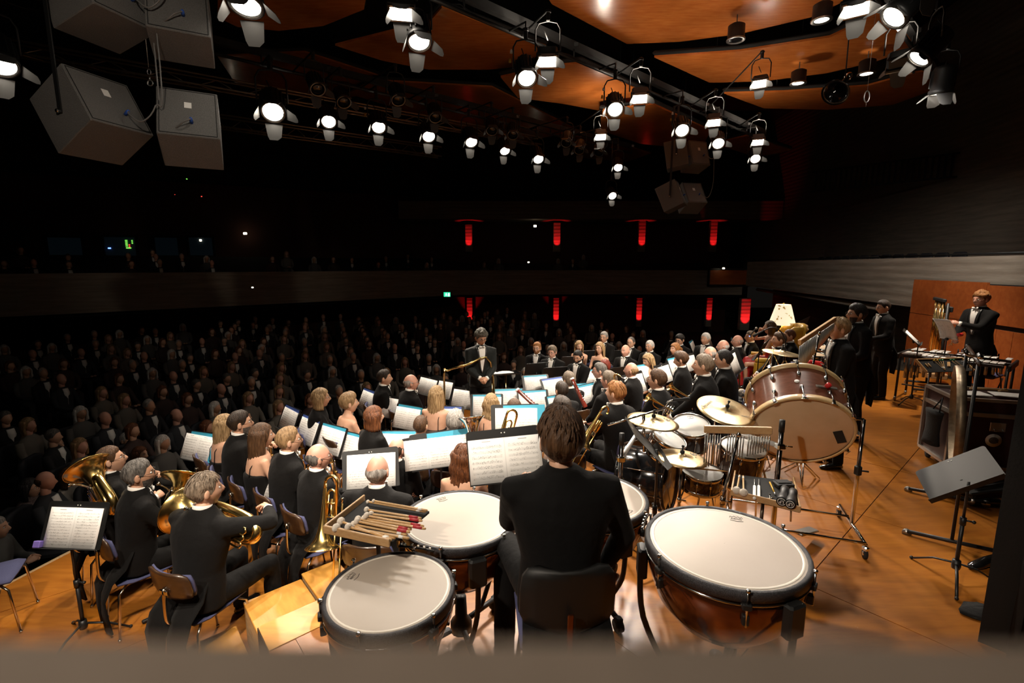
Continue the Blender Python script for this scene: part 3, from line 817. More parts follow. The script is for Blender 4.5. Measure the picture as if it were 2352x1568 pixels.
lantern(1567, 300, 5.75, (2.6, 5.2, .9), 'round lantern with blue-grey clips above the far loudspeakers', tags=True)
lantern(1650, 330, 5.75, (3.4, 6.5, 1.0), 'round lantern right of the far loudspeakers, pointing down', s=.95)
lantern(1735, 365, 5.75, (5.0, 8.0, 1.0), 'last round lantern at the far end of the main bar', s=.9)
lantern(627, 258, 5.6, (-2.2, 4.6, .6), 'biggest ribbed lantern at the left end of the second bar', s=1.3)
lantern(755, 280, 5.75, (-1.6, 5.6, .6), 'small lantern second on the second bar, door glowing white')
lantern(870, 293, 5.75, (-1.0, 6.4, .6), 'ribbed lantern third on the second bar with a yellow tag', tags=True)
lantern(985, 314, 5.75, (-.4, 7.2, .9), 'lantern fourth on the second bar with a green-edged door')
lantern(1083, 327, 5.75, (.6, 8.0, .8), 'lantern fifth on the second bar above the conductor')
lantern(1160, 347, 5.75, (1.2, 9.0, .8), 'lantern sixth on the second bar, small and dim', s=.9)
lantern(1237, 366, 5.75, (1.8, 9.2, .8), 'lantern seventh on the second bar, two white doors open')
lantern(1420, 385, 5.75, (2.8, 9.4, .8), 'lantern with one wide glowing door left of the far loudspeakers', s=.9)
lantern(1407, 450, 5.0, (3.6, 9.6, .9), 'lowest hanging lantern, alone left of the far loudspeakers', s=.85, watt=.6)
lantern(565, 14, 5.75, (-2.6, 4.2, .5), 'big lantern cut by the top edge, right of the near loudspeakers', s=1.15)
lantern(4, 152, 5.2, (-3.4, 4.0, .5), 'lantern cut by the left edge of the picture', s=1.0, watt=.4)
lantern(2052, 40, 5.75, (-.6, 6.6, .5), 'lantern seen edge-on at the top right with dark doors', watt=.8)
lantern(2110, 135, 5.75, (1.6, 8.4, .7), 'lantern seen edge-on below the top right one', watt=.8)
lantern(2160, 215, 5.75, (7.4, 9.4, 1.0), 'lowest edge-on lantern at the right, long dark door', watt=1.3, size=60)
for k, (u_, tu, tv, w_) in enumerate(((-3.0, 2.1, -2.0, 1.3), (-1.6, .2, -4.6, 1.0), (-.2, 1.0, -4.6, 1.2), (1.2, 2.2, -4.4, 1.3), (2.6, 3.6, -5.0, 1.4), (4.0, 5.4, -4.6, 1.3), (5.4, 7.6, -5.6, 1.9), (6.6, 8.8, -5.6, 1.6))):  # lanterns added out of view to light the stage from the camera side
    p_ = uv(u_, -1.35, 5.75); d_ = p_.y * CP - (p_.z - CZ) * SP
    lantern(1176 + FPX * p_.x / d_, 784 - FPX * (p_.y * SP + (p_.z - CZ) * CP) / d_, 5.75, tuple(uv(tu, tv, .6)), 'added unseen upstage lantern above the picture, ' + ('first', 'second', 'third', 'fourth', 'fifth', 'sixth', 'seventh', 'eighth')[k] + ' from the left', watt=w_, size=37 if k else 56)
p_ = uv(-.6, -1.35, 5.75); d_ = p_.y * CP - (p_.z - CZ) * SP  # one more lantern added out of view to brighten the loudspeaker backs
lantern(1176 + FPX * p_.x / d_, 784 - FPX * (p_.y * SP + (p_.z - CZ) * CP) / d_, 5.75, (-4.0, 5.7, 4.9), 'added upstage lantern above the picture turned to the near loudspeakers', watt=.36, size=30)
lantern(922, 30, 6.0, (-.8, 3.4, .5), 'bright flat flood lamp behind the nearest lantern', 'b', watt=.5, col=COOL)
lantern(1258, 140, 6.0, (.3, 4.0, .5), 'brightest flat flood lamp on the main bar', 'b', watt=.8, col=COOL)
lantern(1470, 226, 6.0, (1.4, 4.8, .5), 'flat flood lamp on the main bar with wide white doors', 'b', watt=.7, col=COOL)
lantern(1640, 281, 6.1, (2.6, 6.4, .5), 'flat flood lamp behind the lantern with blue-grey clips', 'b', watt=.5, col=COOL)
lantern(1741, 326, 6.1, (4.6, 8.2, .5), 'flat flood lamp above the last lantern of the main bar', 'b', watt=.4, col=COOL)
lantern(1968, 20, 6.0, (2.2, 3.6, .5), 'flat flood lamp at the top right beside the round downlight', 'b', watt=.6, col=COOL)
lantern(2066, 152, 6.0, (9.5, 12.0, 2.2), 'flat flood lamp among the edge-on lanterns', 'b', watt=.9, size=75, col=COOL)
lantern(1745, 192, 6.9, (2.0, 5.0, .5), 'flood lamp half hidden behind the middle right sail', 'b', watt=.25, col=COOL)
lantern(1380, 314, 6.3, (1.6, 7.4, .5), 'flat flood lamp at the end of the second bar', 'b', watt=.4, col=COOL)
for k, (px, py) in enumerate(((730, 205), (790, 235), (915, 230), (1000, 270), (1130, 300), (1178, 310), (1300, 328), (1330, 345), (1375, 350))):
    lantern(px, py, 5.95, (0, 5 + k * .4, 0), 'unlit black lantern on the second bar, ' + ('first', 'second', 'third', 'fourth', 'fifth', 'sixth', 'seventh', 'eighth', 'last')[k] + ' from the left', s=.85, lit=False)
# round downlights between the sails, horn speaker, pull ring
def downlight(px, py, z, lab, lit=True):
    c = onz(px, py, z)
    t = thing('downlight', lab, 'downlight', c, 0, 'round downlights between the sails')
    mb = MB(); mb.lathe([(.17, 0), (.17, .28), (.10, .32)], 20, None, False); mb.build('can', M['black'], t)
    mb = MB(); mb.lathe([(.13, -.005), (.19, -.01), (.19, .012), (.13, .012)], 20, None, False); mb.build('trim_ring', M['steel'], t)
    mb = MB(); mb.lathe([(.001, .02), (.07, .03), (.13, .01)], 20, None, False); mb.build('lens', M['lens_dim'] if lit else M['blackgloss'], t)
    mb = MB(); mb.tube([(0, 0, .3), (0, 0, 11.4 - z)], .01, 5); mb.build('stem', M['black'], t)
downlight(1887, 47, 7.7, 'round glowing downlight in the gap at the top right')
downlight(1990, 170, 7.4, 'round downlight right of the black horn speaker')
downlight(1833, 192, 7.4, 'round downlight left of the black horn speaker')
downlight(1690, 92, 7.7, 'unlit black downlight in the gap below the largest sail', False)
c = att(1925, 205, 9.0)
t = thing('horn_speaker', 'black horn loudspeaker hanging between the right sails', 'speaker', c)
dr = Vector((-.55, -.35, -.55))
mb = MB(); mb.lathe([(.03, -.42), (.045, -.38), (.05, -.2), (.09, -.05), (.19, .10), (.24, .12), (.235, .10), (.08, -.05)], 24, aim((0, 0, 0), dr), False); mb.build('horn', M['blackgloss'], t)
mb = MB(); mb.lathe([(.06, -.5), (.065, -.40), (.03, -.38)], 16, aim((0, 0, 0), dr)); mb.build('driver', M['chrome'], t)
mb = MB(); mb.tube([-dr * .35, -dr * .3 + Vector((0, 0, 1.4))], .012, 6); mb.build('bracket', M['black'], t)
c = att(1991, 222, 8.2)
mb = MB(); mb.tube([Vector((.045 * cos(a), 0, .09 * sin(a))) for a in [2 * pi * k / 20 for k in range(20)]], .010, 6, closed=True); mb.tube([(0, 0, .09), (0, 0, 2.6)], .004, 4); mb.tube([(0, 0, -.09), (0, 0, -.16)], .004, 4)
o = mb.build('pull_ring', M['steel'], label='small oval pull ring on a thin wire under the right sail', cat='ring'); o.location = c
# loudspeakers
def loudspeaker(c, yaw, pitch, dims, lab, bracket=1, plug=(.18, -.12), top=9.0, cable=True, stick=(.0, .15), cs=1):
    Mx = TR(c) @ Matrix.Rotation(R(yaw), 4, 'Z') @ Matrix.Rotation(R(pitch), 4, 'X')
    t = thing('loudspeaker', lab, 'loudspeaker', M=Mx, group='flown loudspeakers')
    w, d, h = dims
    mb = MB(); mb.box((0, 0, 0), (w, d, h), bev=.008); mb.build('cabinet', M['spkr'], t)
    mb = MB()
    for x in (-1, 1): mb.box((x * (w / 2 - .025), -d / 2 - .002, 0), (.008, .004, h - .05))
    for z in (-1, 1): mb.box((0, -d / 2 - .002, z * (h / 2 - .025)), (w - .05, .004, .008))
    mb.build('panel_seam', M['blackmat'], t)
    mb = MB(); mb.box((stick[0] * w, -d / 2 - .003, stick[1] * h), (.07, .004, .085)); mb.build('label_plate', M['paper'], t)
    mb = MB(); px_, pz_ = plug[0] * w, plug[1] * h
    mb.lathe([(.018, 0), (.018, .05), (.012, .07)], 10, aim((px_, -d / 2, pz_), (0, -1, .1))); mb.build('plug', M['connector'], t)
    inv = Mx.inverted()
    W0 = Mx @ Vector((px_, -d / 2 - .06, pz_)); W1 = Vector((c[0] + .35, c[1] - .2, top))
    if cable:
        pts = [W0, W0 + Vector((cs * .05, -.06, -.05)), W0 + Vector((cs * .18, -.06, -.12)), W0 + Vector((cs * .30, 0, .06)), Vector((W0.x + cs * .36, W0.y + .05, W0.z + .5)), Vector((W0.x + cs * .30, W0.y + .1, top))]
        mb = MB(); mb.tube([inv @ p for p in smooth_path(pts, 5)], .008, 6); mb.build('cable', M['cable'], t)
    if bracket:
        for sx in ((-1, 1) if bracket == 2 else (-1,)):
            mb = MB(); base = Mx @ Vector((sx * (w / 2 + .012), .0, -.05))
            up_ = Vector((base.x, base.y, top))
            mb.box(inv @ ((base + up_) / 2), (.05, .012, (up_ - base).length), (inv.to_3x3() @ Matrix.Rotation(R(yaw + 90), 3, 'Z'))); mb.build('flying_bar', M['black'], t)
            mb = MB(); mb.lathe([(.02, 0), (.02, .03), (.012, .035)], 8, aim((sx * (w / 2 + .01), 0, -.03), (sx, 0, 0))); mb.build('bolt', M['chrome'], t)
    return t
def smooth_path(pts, k=4):
    pts = [Vector(p) for p in pts]; out = []
    n = len(pts)
    for i in range(n - 1):
        p0, p1, p2, p3 = pts[max(i - 1, 0)], pts[i], pts[i + 1], pts[min(i + 2, n - 1)]
        for j in range(k):
            t = j / k
            out.append(.5 * ((2 * p1) + (-p0 + p2) * t + (2 * p0 - 5 * p1 + 4 * p2 - p3) * t * t + (-p0 + 3 * p1 - 3 * p2 + p3) * t ** 3))
    out.append(pts[-1])
    return out
loudspeaker((-4.56, 5.59, 4.54), 74, -29.3, (.65, .61, .65), 'lower left of the four near loudspeakers, turned sideways', plug=(.15, -.2))
loudspeaker((-3.75, 5.97, 4.52), 28.2, -32.8, (.59, .5, .7), 'lower right of the four near loudspeakers, back panel to us', plug=(.05, -.22), bracket=0, cs=-1)
loudspeaker((-4.36, 5.59, 5.72), 74, -15, (.65, .61, .65), 'upper left of the four near loudspeakers, cut by the top edge')
loudspeaker((-3.75, 5.97, 5.68), 28.2, -20, (.59, .5, .7), 'upper right of the four near loudspeakers, half in shade', plug=(.08, -.2), bracket=0, cs=-1)
loudspeaker((4.30, 13.5, 4.78), 62, -24, (.6, .55, .68), 'lower left of the far loudspeaker cluster', bracket=1, cable=False, top=7.0)
loudspeaker((5.01, 14.08, 4.82), 13.4, -32.5, (.6, .51, .69), 'lower right of the far loudspeaker cluster', bracket=0, top=7.0)
loudspeaker((4.38, 13.5, 5.85), 70, -10, (.6, .55, .68), 'upper left of the far loudspeaker cluster', bracket=1, cable=False, top=7.0)
loudspeaker((5.05, 14.08, 5.92), 18, -18, (.6, .51, .69), 'upper right of the far loudspeaker cluster, partly behind a lantern', bracket=0, top=7.0)
c = att(344, 180, 5.6)
mb = MB(); mb.tube([Vector((0, 0, .12)), Vector((0, 0, 3.5))], .004, 5); mb.tube([Vector((.03 * cos(a), 0, .03 * sin(a) - .05)) for a in [2 * pi * k / 16 for k in range(16)]], .007, 6, closed=True)
mb.tube([(0, 0, -.02), (0, 0, .02)], .008, 6); mb.tube([Vector((.02 * cos(a), 0, .03 * sin(a) + .07)) for a in [2 * pi * k / 12 for k in range(12)]], .004, 5, closed=True)
o = mb.build('hanging_shackle', M['steel'], label='steel ring and shackle on a wire between the near loudspeakers', cat='shackle'); o.location = c
# ================================================================ PEOPLE
QUEUE = []            # (temporary object, function that receives the smooth mesh)
def blend(mb, voxel, fn, it=5):
    """queue a union of shapes to be fused into one continuous surface"""
    me = mb.mesh('fuse', M['black'])
    o = bpy.data.objects.new('fuse', me); COL.objects.link(o)
    r = o.modifiers.new('r', 'REMESH'); r.mode = 'VOXEL'; r.voxel_size = voxel; r.use_smooth_shade = True
    s = o.modifiers.new('s', 'SMOOTH'); s.iterations = it; s.factor = .5
    QUEUE.append((o, fn))
def flush():
    dg = bpy.context.evaluated_depsgraph_get()
    done = []
    for o, fn in QUEUE:
        ev = o.evaluated_get(dg)
        done.append((bpy.data.meshes.new_from_object(ev), fn, o))
    for me, fn, o in done:
        fn(me); old = o.data
        bpy.data.objects.remove(o); (bpy.data.curves if isinstance(old, bpy.types.Curve) else bpy.data.meshes).remove(old)
    QUEUE.clear()
def ell(c, rx, ry, n=18, tilt=0.0, p=2.0):
    c = Vector(c); out = []
    for k in range(n):
        a = 2 * pi * k / n
        ca, sa = cos(a), sin(a)
        x = rx * (abs(ca) ** (2 / p)) * (1 if ca >= 0 else -1); y = ry * (abs(sa) ** (2 / p)) * (1 if sa >= 0 else -1)
        out.append(c + Vector((x, y * cos(tilt), y * sin(tilt))))
    return out
def g2(x, s): return exp(-(x / s) ** 2)
def head_pt(th, ph, fem=0.0, jaw=1.0, feat=True):
    """th 0 = front, ph 0 = crown. x right, y front, z up"""
    sx, sy, sz = sin(ph) * sin(th), sin(ph) * cos(th), cos(ph)
    x, y, z = .075 * sx, .097 * sy, .120 * sz
    y -= .006
    if z < 0:
        k = -z / .12
        x *= 1 - (.30 + .05 * fem) * k ** 1.3 * jaw
        if sy < 0: y *= 1 - .55 * k
        else: y = y * (1 - .10 * k) + .016 * k * (1 - k * .35)
    else:
        if sy > 0: y *= 1 - .05 * (z / .12)
        if sy < 0: y *= 1.04
    if feat and sy > 0:
        ax = abs(x)
        y += .024 * g2(x, .011) * g2(z + .022, .017) + .014 * g2(x, .009) * g2(z - .002, .018)
        y -= .010 * g2(ax - .031, .015) * g2(z - .012, .013)
        y += .004 * g2(ax - .028, .022) * g2(z - .034, .009)
        y += .006 * g2(x, .020) * g2(z + .062, .007) - .003 * g2(x, .016) * g2(z + .078, .006)
        y += .007 * g2(x, .017) * g2(z + .100, .014)
        x += (.004 * g2(ax - .048, .02) * g2(z + .018, .02)) * (1 if x > 0 else -1)
    return Vector((x, y, z))
NTH, NPH = 34, 24
def thmap(k, n=NTH):
    u = -pi + 2 * pi * k / n
    return u - .48 * sin(u)
_HC = {}
def head_verts(fem, jaw):
    key = (fem, jaw)
    if key not in _HC:
        _HC[key] = [[head_pt(thmap(k), min(max(pi * i / NPH, .03), pi - .03), fem, jaw) for k in range(NTH)] for i in range(NPH + 1)]
    return _HC[key]
def add_head(mb, Mh, fem, jaw, eyes=True):
    """slots: 0 skin 1 eye 2 iris 3 brow 4 lips"""
    old = mb.M; mb.M = Mh
    rows = head_verts(fem, jaw)
    rr = list(reversed(rows))
    mb.loft(rr, True)
    nf = NTH * NPH; base = len(mb.f) - nf - 2
    for r in range(NPH):                         # lips
        for i in range(NTH):
            c = (rr[r][i] + rr[r + 1][(i + 1) % NTH]) * .5
            if c.y > .06 and abs(c.x) < .022 and -.070 < c.z < -.054: mb.m[base + r * NTH + i] = 4
    for s in (-1, 1):
        mb.sphere((s * .0765, -.012, -.004), (.009, .021, .032), 8, 6, Matrix.Rotation(s * R(18), 3, 'Z') @ Matrix.Rotation(R(-8), 3, 'X'))
        if eyes:
            mb.mi = 1; mb.sphere((s * .0305, .0715, .012), (.0125, .0105, .0085), 8, 6)
            mb.mi = 2; mb.sphere((s * .0305, .0795, .012), (.0050, .0036, .0052), 6, 4)
            mb.mi = 3; mb.tube([(s * .016, .0875, .030), (s * .030, .0870, .0345), (s * .046, .076, .030)], [.0025, .0038, .0018], 5, flat=.9)
            mb.mi = 0
    mb.M = old
def hair_cap(mb, style, vol=.014, ridge=.003, fr=17, nt=44, nr=12, seed=0):
    """a shell of hair over the skull. style gives the hairline"""
    rnd = random.Random(seed)
    off = rnd.uniform(0, 9)
    def line(th):
        a = abs(th) * 180 / pi
        front, temple, side, back = {'short': (.068, .055, -.012, -.062), 'crop': (.066, .05, -.006, -.058), 'recede': (.098, .07, -.008, -.06), 'ring': (.2, .2, -.01, -.062),
                                     'full': (.062, .045, -.025, -.066), 'long': (.072, .055, -.05, -.075), 'curl': (.060, .04, -.02, -.06)}[style]
        def L(x0, x1, y0, y1): return y0 + (y1 - y0) * min(max((a - x0) / (x1 - x0), 0), 1)
        if a < 45: return L(0, 45, front, temple + (front - temple) * .4)
        if a < 78: return L(45, 78, temple + (front - temple) * .4, side)
        if a < 95: return L(78, 95, side, side + .012)
        if a < 120: return L(95, 120, side + .012, back * .75)
        return L(120, 170, back * .75, back)
    ths = [(-pi + 2 * pi * k / nt) for k in range(nt)]
    cols = []
    for th in ths:
        zl = line(th)
        a = abs(th)
        if style == 'ring':
            if a < R(76): cols.append(None); continue
            zt = .010 + .035 * min(1, max(0, (a - R(76)) / R(40))) + .008 * sin(off + th * 3) + .012 * noise.noise(Vector((th * 7, off, 0)))
            ph0 = math.acos(min(max(zt / .12, -1), 1))
        else: ph0 = .02
        ph1 = math.acos(min(max(zl / .12, -.99), .99))
        col = []
        for i in range(nr + 1):
            k = i / nr
            ph = ph0 + (ph1 - ph0) * k
            p = head_pt(th, ph, 0, .8, False)
            n = Vector((p.x / .0056, p.y / .0094, p.z / .0144)).normalized()
            e = 1 - k ** 5
            if style == 'ring': e = min(e, 1 - (1 - k) ** 5)
            v = vol * e + .0015
            if style in ('long',): v = vol + .001
            if style == 'recede' and a < R(60): v *= .35
            if style == 'curl': v += .016 * noise.noise(p * 38 + Vector((off, 0, 0))) * e + .010 * noise.noise(p * 80) * e
            else:
                v += ridge * sin(th * fr + 2.4 * sin(ph * 2 + off) + off) * e * min(1, ph * 1.5) + ridge * 1.2 * noise.noise(Vector((th * 3.2, ph * 1.2, off))) * e
                if style in ('short', 'full', 'crop') and a < R(55): v += vol * .35 * e * (1 - a / R(55))
            if R(68) < a < R(112) and p.z < .035 and style in ('short', 'full', 'crop', 'recede', 'curl'): v *= .25
            col.append(p + n * v)
        cols.append(col)
    nV = nr + 1; vs = []; idx = {}
    for ci, col in enumerate(cols):
        if col is None: continue
        for i, p in enumerate(col): idx[(ci, i)] = len(vs); vs.append(p)
    fs = []
    for ci in range(nt):
        cj = (ci + 1) % nt
        if cols[ci] is None or cols[cj] is None: continue
        for i in range(nr): fs.append((idx[(ci, i)], idx[(ci, i + 1)], idx[(cj, i + 1)], idx[(cj, i)]))
    if style != 'ring': fs.append(tuple(idx[(ci, 0)] for ci in range(nt)))
    mb.add(vs, fs)
    return cols, ths
def hair_fall(mb, L, th0=R(72), vol=.02, wave=.0, seed=0, taper=.8, back=0.0, nt=30, front=False):
    """hair hanging from the cap down to length L below the ears"""
    rnd = random.Random(seed); off = rnd.uniform(0, 9)
    rings = []
    nr = max(5, int(L / .035))
    zs = .075
    L += zs; nr += 2
    for i in range(nr + 1):
        k = i / nr; z = zs - L * k; cz = sqrt(max(.05, 1 - (max(z, 0) / .137) ** 2))
        outer = []; inner = []
        for j in range(nt + 1):
            s = j / nt
            th = th0 + (2 * pi - 2 * th0) * s
            w = 1 - .30 * k * (1 - taper) * 2
            rx = (.075 + vol + .006) * (1 + .10 * sin(min(k * 3, 1.57))) * (w if taper < 1 else 1)
            ry = (.099 + vol) * (1 - .18 * min(1, k * 1.2))
            q = .004 * sin(th * 19 + off + k * 2) + wave * sin(k * L * 46 + off + 1.5 * sin(th * 2))
            x = (rx + q) * sin(th) * cz; y = (ry + q) * cos(th) * cz - .008 - back * k
            if z < -.16: y = min(y, -.055 - back * k) if not front else y
            outer.append(Vector((x, y, z)))
            inner.append(Vector((x * .74, y * .74 - .008, z)))
        rings.append(outer + inner[::-1])
    rings.reverse()
    mb.loft(rings, True)
def strands(mb, n, seed, vol=.014, ln=.9):
    """separate locks lying over the cap, for heads near the camera"""
    rnd = random.Random(seed)
    for k in range(n):
        th = rnd.uniform(-pi, pi); a = abs(th)
        ph0 = rnd.uniform(.05, .75); zl = .055 if a < R(60) else -.058
        ph1 = min(ph0 + rnd.uniform(.5, 1.0) * ln, math.acos(zl / .12) + .05)
        pts = []; m = 6
        for i in range(m + 1):
            ph = ph0 + (ph1 - ph0) * i / m
            p = head_pt(th + .10 * sin(i * .8 + k), ph, 0, .8, False)
            pts.append(p * (1 + (vol + .002 + .004 * sin(i / m * pi)) / .1))
        mb.tube(pts, [.001, .0034, .004, .0042, .0038, .003, .0008], 5, flat=.55)
def ik(s, w, l1, l2, pole):
    d = w - s; L = d.length
    if L > (l1 + l2) * .995: w = s + d * ((l1 + l2) * .995 / L); d = w - s; L = d.length
    a = (l1 * l1 - l2 * l2 + L * L) / (2 * L)
    h = sqrt(max(l1 * l1 - a * a, 0))
    u = d / L; p = pole - u * pole.dot(u)
    if p.length < 1e-4: p = Vector((0, -1, 0))
    p.normalize()
    return s + u * a + p * h, w
def add_hand(mb, wrist, fwd, nrm, side, curl=.7, sc_=1.0):
    """palm plus four unequal jointed fingers and a thumb; side=+1 right hand"""
    fwd = fwd.normalized(); n = (nrm - fwd * nrm.dot(fwd)).normalized(); lat = fwd.cross(n) * side     # lat points to the thumb side
    S_ = sc_
    c = [ (0.0, .026, .019), (.03, .034, .018), (.065, .040, .015), (.088, .037, .012)]
    rings = []
    for d_, w, h in c:
        o = wrist + fwd * d_ * S_
        rings.append([o + lat * (w * S_ * cos(2 * pi * k / 10)) + n * (h * S_ * sin(2 * pi * k / 10)) for k in range(10)])
    mb.loft(rings, True)
    for q, (off, ln, cr) in enumerate(((.029, .072, .85), (.010, .082, 1.0), (-.010, .077, 1.05), (-.028, .060, 1.15))):
        p = wrist + (fwd * .078 + lat * off) * S_
        ang = 0.15; pts = [p - fwd * .012 * S_]
        for seg, f_ in enumerate((.45, .31, .24)):
            ang += curl * cr * (.75 if seg == 0 else 1.0)
            pts.append(pts[-1] + (fwd * cos(ang) + n * sin(ang) + lat * off * 1.2) * (ln * f_ * S_ + (.012 * S_ if seg == 0 else 0)))
        mb.tube(smooth_path(pts, 2), [.0092 * S_] * 3 + [.0086 * S_, .0080 * S_, .0074 * S_, .0052 * S_], 7)
    p = wrist + (fwd * .022 + lat * .020) * S_
    pts = [p, p + (lat * .026 + fwd * .026 + n * .012) * S_, p + (lat * .030 + fwd * .052 + n * .028 * (1 + curl)) * S_, p + (lat * .020 + fwd * .068 + n * .036 * (1 + curl)) * S_]
    mb.tube(pts, [.0125 * S_, .0108 * S_, .0095 * S_, .006 * S_], 7)
def glasses_mb():
    mb = MB()
    for s in (-1, 1):
        mb.tube([Vector((s * .033 + .022 * cos(a), .096 - .10 * abs(s * .033 + .022 * cos(a)) ** 1.0 * .25, .010 + .016 * sin(a))) for a in [2 * pi * k / 14 for k in range(14)]], .0019, 5, closed=True)
        mb.tube([(s * .055, .088, .014), (s * .077, .060, .014), (s * .080, -.005, .012)], .0017, 5)
    mb.tube([(-.011, .096, .013), (0, .100, .016), (.011, .096, .013)], .0017, 5)
    return mb
GLM = None
PEOPLE = {}
def person(key, lab, pos, az, seat=.46, stand=False, hair=('short', 'brown'), fem=False, outfit='tails', turn=0, nod=0, lean=.10, hands=None, poles=None, glasses=False,
           beard=None, skin='skin', s=1.0, wide=1.0, vox=.02, coat='suit', curl=.8, feet=None, tails=True, jaw=1.0, shirt=True, vol=None, ridge=.003, locks=0, palm=None, name='person', cat='person', legs=True, hz=None, collar=True, hs=1.0):
    global GLM
    if GLM is None: GLM = glasses_mb().mesh('glasses', M['glass'])
    root = thing(name, lab, cat, pos, az, s=s)
    PEOPLE[key] = root
    Sz = .88 if stand else seat
    fw = .87 if fem else 1.0
    fw *= wide
    def sp(dz): return Vector((0, (lean * max(0, dz - .1)) + (-.03 if not stand else 0.0), Sz + dz))
    T = [(.00, .172, .128), (.12, .170, .125), (.26, .156, .116), (.38, .180, .130), (.47, .200, .133), (.555, .200, .118), (.61, .150, .096), (.650, .096, .080), (.69, .068, .068)]
    hc = sp(.782) + Vector((0, .022, 0))
    if hz is not None: hc.z = hz
    nb = sp(.655)
    # ---- arms
    if hands is None: hands = ((.07, .30, Sz + .36), (-.07, .30, Sz + .36))
    arms = []
    for i, sd in enumerate((1, -1)):
        sh = sp(.568) + Vector((sd * .188 * fw, 0, 0))
        tg = Vector(hands[i])
        pole = Vector(poles[i]) if poles else Vector((sd * .7, -.35, -1))
        el, wr = ik(sh, tg, .29, .255, pole)
        arms.append((sd, sh, el, wr))
    # ---- legs
    hipz = Sz + .045
    leg = []
    for sd in (1, -1):
        h = Vector((sd * .085 * fw, 0 if stand else .02, hipz))
        if stand: kn, an = Vector((sd * .095, .02, .48)), Vector((sd * .10, -.01, .085))
        else:
            kn, an = Vector((sd * (.13 if fem else .17), .45, Sz + .045)), Vector((sd * (.12 if fem else .18), .43, .085))
        if feet:
            an = Vector(feet[0 if sd == 1 else 1]);
            if not stand: kn = Vector((an.x * .95, .45, Sz + .045))
        leg.append((sd, h, kn, an))
    Mh = TR(hc) @ Matrix.Rotation(-R(turn), 4, 'Z') @ Matrix.Rotation(R(nod), 4, 'X') @ Matrix.Scale(1.05 * hs, 4)
    eyes = True
    # ---- body: one continuous skin surface
    bare = outfit in ('gown', 'straps', 'sleeveless', 'reddress')
    mb = MB()
    mb.loft([ell(sp(dz), rx * fw * .93, ry * .92, 14) for dz, rx, ry in T[:7]] + [ell(sp(.625), .07 * fw, .066, 14), ell(sp(.66), .054 * (1 if not fem else .9), .056, 14)], True)
    nk = hc + Vector((0, -.018, -.06))
    mb.tube([sp(.60), sp(.66) + Vector((0, .005, 0)), nk], [.060 * (.86 if fem else 1.0), .055 * (.86 if fem else 1), .056 * (.86 if fem else 1)], 12)
    for sd, sh, el, wr in arms:
        ar = .78 if fem else 1.0
        mb.tube([sh - Vector((sd * .05, 0, -.0)), sh, sh.lerp(el, .45), el, el.lerp(wr, .35), wr], [.055 * ar, .058 * ar, .047 * ar, .040 * ar, .041 * ar, .027 * ar], 10)
    for sd, h, kn, an in leg:
        mb.tube([h, h.lerp(kn, .4), kn, kn.lerp(an, .35), an], [.075, .068, .050, .048, .033], 8)
    if not bare: pass
    arms2 = arms
    def done(me, root=root, mb2=None):
        b2 = MB()
        b2.add([v.co for v in me.vertices], [tuple(p.vertices) for p in me.polygons], True)
        add_head(b2, Mh, .6 if fem else 0, jaw, eyes)
        for i, (sd, sh, el, wr) in enumerate(arms2):
            pn = Vector(palm[i]) if palm else Vector((-sd * .8, .1, -.45))
            add_hand(b2, wr - (wr - el).normalized() * .01, wr - el, pn, sd, curl, .92 if fem else 1.0)
        b2.build('body', [M[skin], M['eye'], M['iris'], H[hair[1]] if hair else H['grey'], M['lips']], root)
        bpy.data.meshes.remove(me)
    blend(mb, vox if bare else max(vox, .026), done, 4)
    # ---- hair
    if hair:
        hb = MB(); st = hair[0]; sd_ = hash(key) % 997 if False else sum(ord(c) * (i + 3) for i, c in enumerate(key))
        if st in ('short', 'crop', 'recede', 'ring', 'full', 'curl'):
            v_ = vol if vol is not None else {'short': .014, 'crop': .007, 'recede': .008, 'ring': .005, 'full': .022, 'curl': .034}[st]
            hair_cap(hb, st, v_, ridge if st != 'crop' else .001, seed=sd_, nt=64 if locks or st == 'curl' else 40, nr=16 if locks or st == 'curl' else 10)
        else:
            v_ = vol if vol is not None else .016
            hair_cap(hb, 'long', v_, ridge, seed=sd_)
            if st == 'bob': hair_fall(hb, .13, R(68), v_, .004, sd_, 1.0)
            elif st == 'long': hair_fall(hb, .34, R(72), v_, .002, sd_, .9, .03)
            elif st == 'verylong': hair_fall(hb, .48, R(70), v_, .002, sd_, .95, .05)
            elif st == 'wavy': hair_fall(hb, .30, R(70), v_ + .006, .010, sd_, 1.0, .03)
            elif st == 'pony':
                hb.sphere((0, -.125, .02), .028, 8, 6)
                hb.tube([(0, -.13, .03), (0, -.165, .0), (.01, -.16, -.08), (.015, -.14, -.17), (.01, -.13, -.22)], [.018, .03, .034, .026, .006], 8)
        if locks: strands(hb, locks, sd_, v_)
        ho = hb.build('hair', H[hair[1]], root); ho.matrix_local = Mh
    if beard:
        bb = MB(); rows = []
        for i in range(8):
            ph = math.acos((-.030 - .088 * i / 7) / .12)
            rows.append([head_pt(-R(82) + R(164) * j / 20, ph, 0, jaw) * 1.035 + Vector((0, .002, 0)) for j in range(21)])
        vs = [p for r in rows for p in r]; fs = []
        for i in range(7):
            for j in range(20):
                c = (rows[i][j] + rows[i + 1][j + 1]) * .5
                if abs(c.x) < .026 and -.075 < c.z < -.050 and c.y > .05: continue
                if abs(c.x) < .034 and c.z > -.046 and c.y > .05 : continue
                fs.append((i * 21 + j, (i + 1) * 21 + j, (i + 1) * 21 + j + 1, i * 21 + j + 1))
        bb.add(vs, fs); bo = bb.build('beard', H[beard], root); bo.matrix_local = Mh
    if glasses: link('glasses', GLM, root, Mh)
    cm = M[coat]
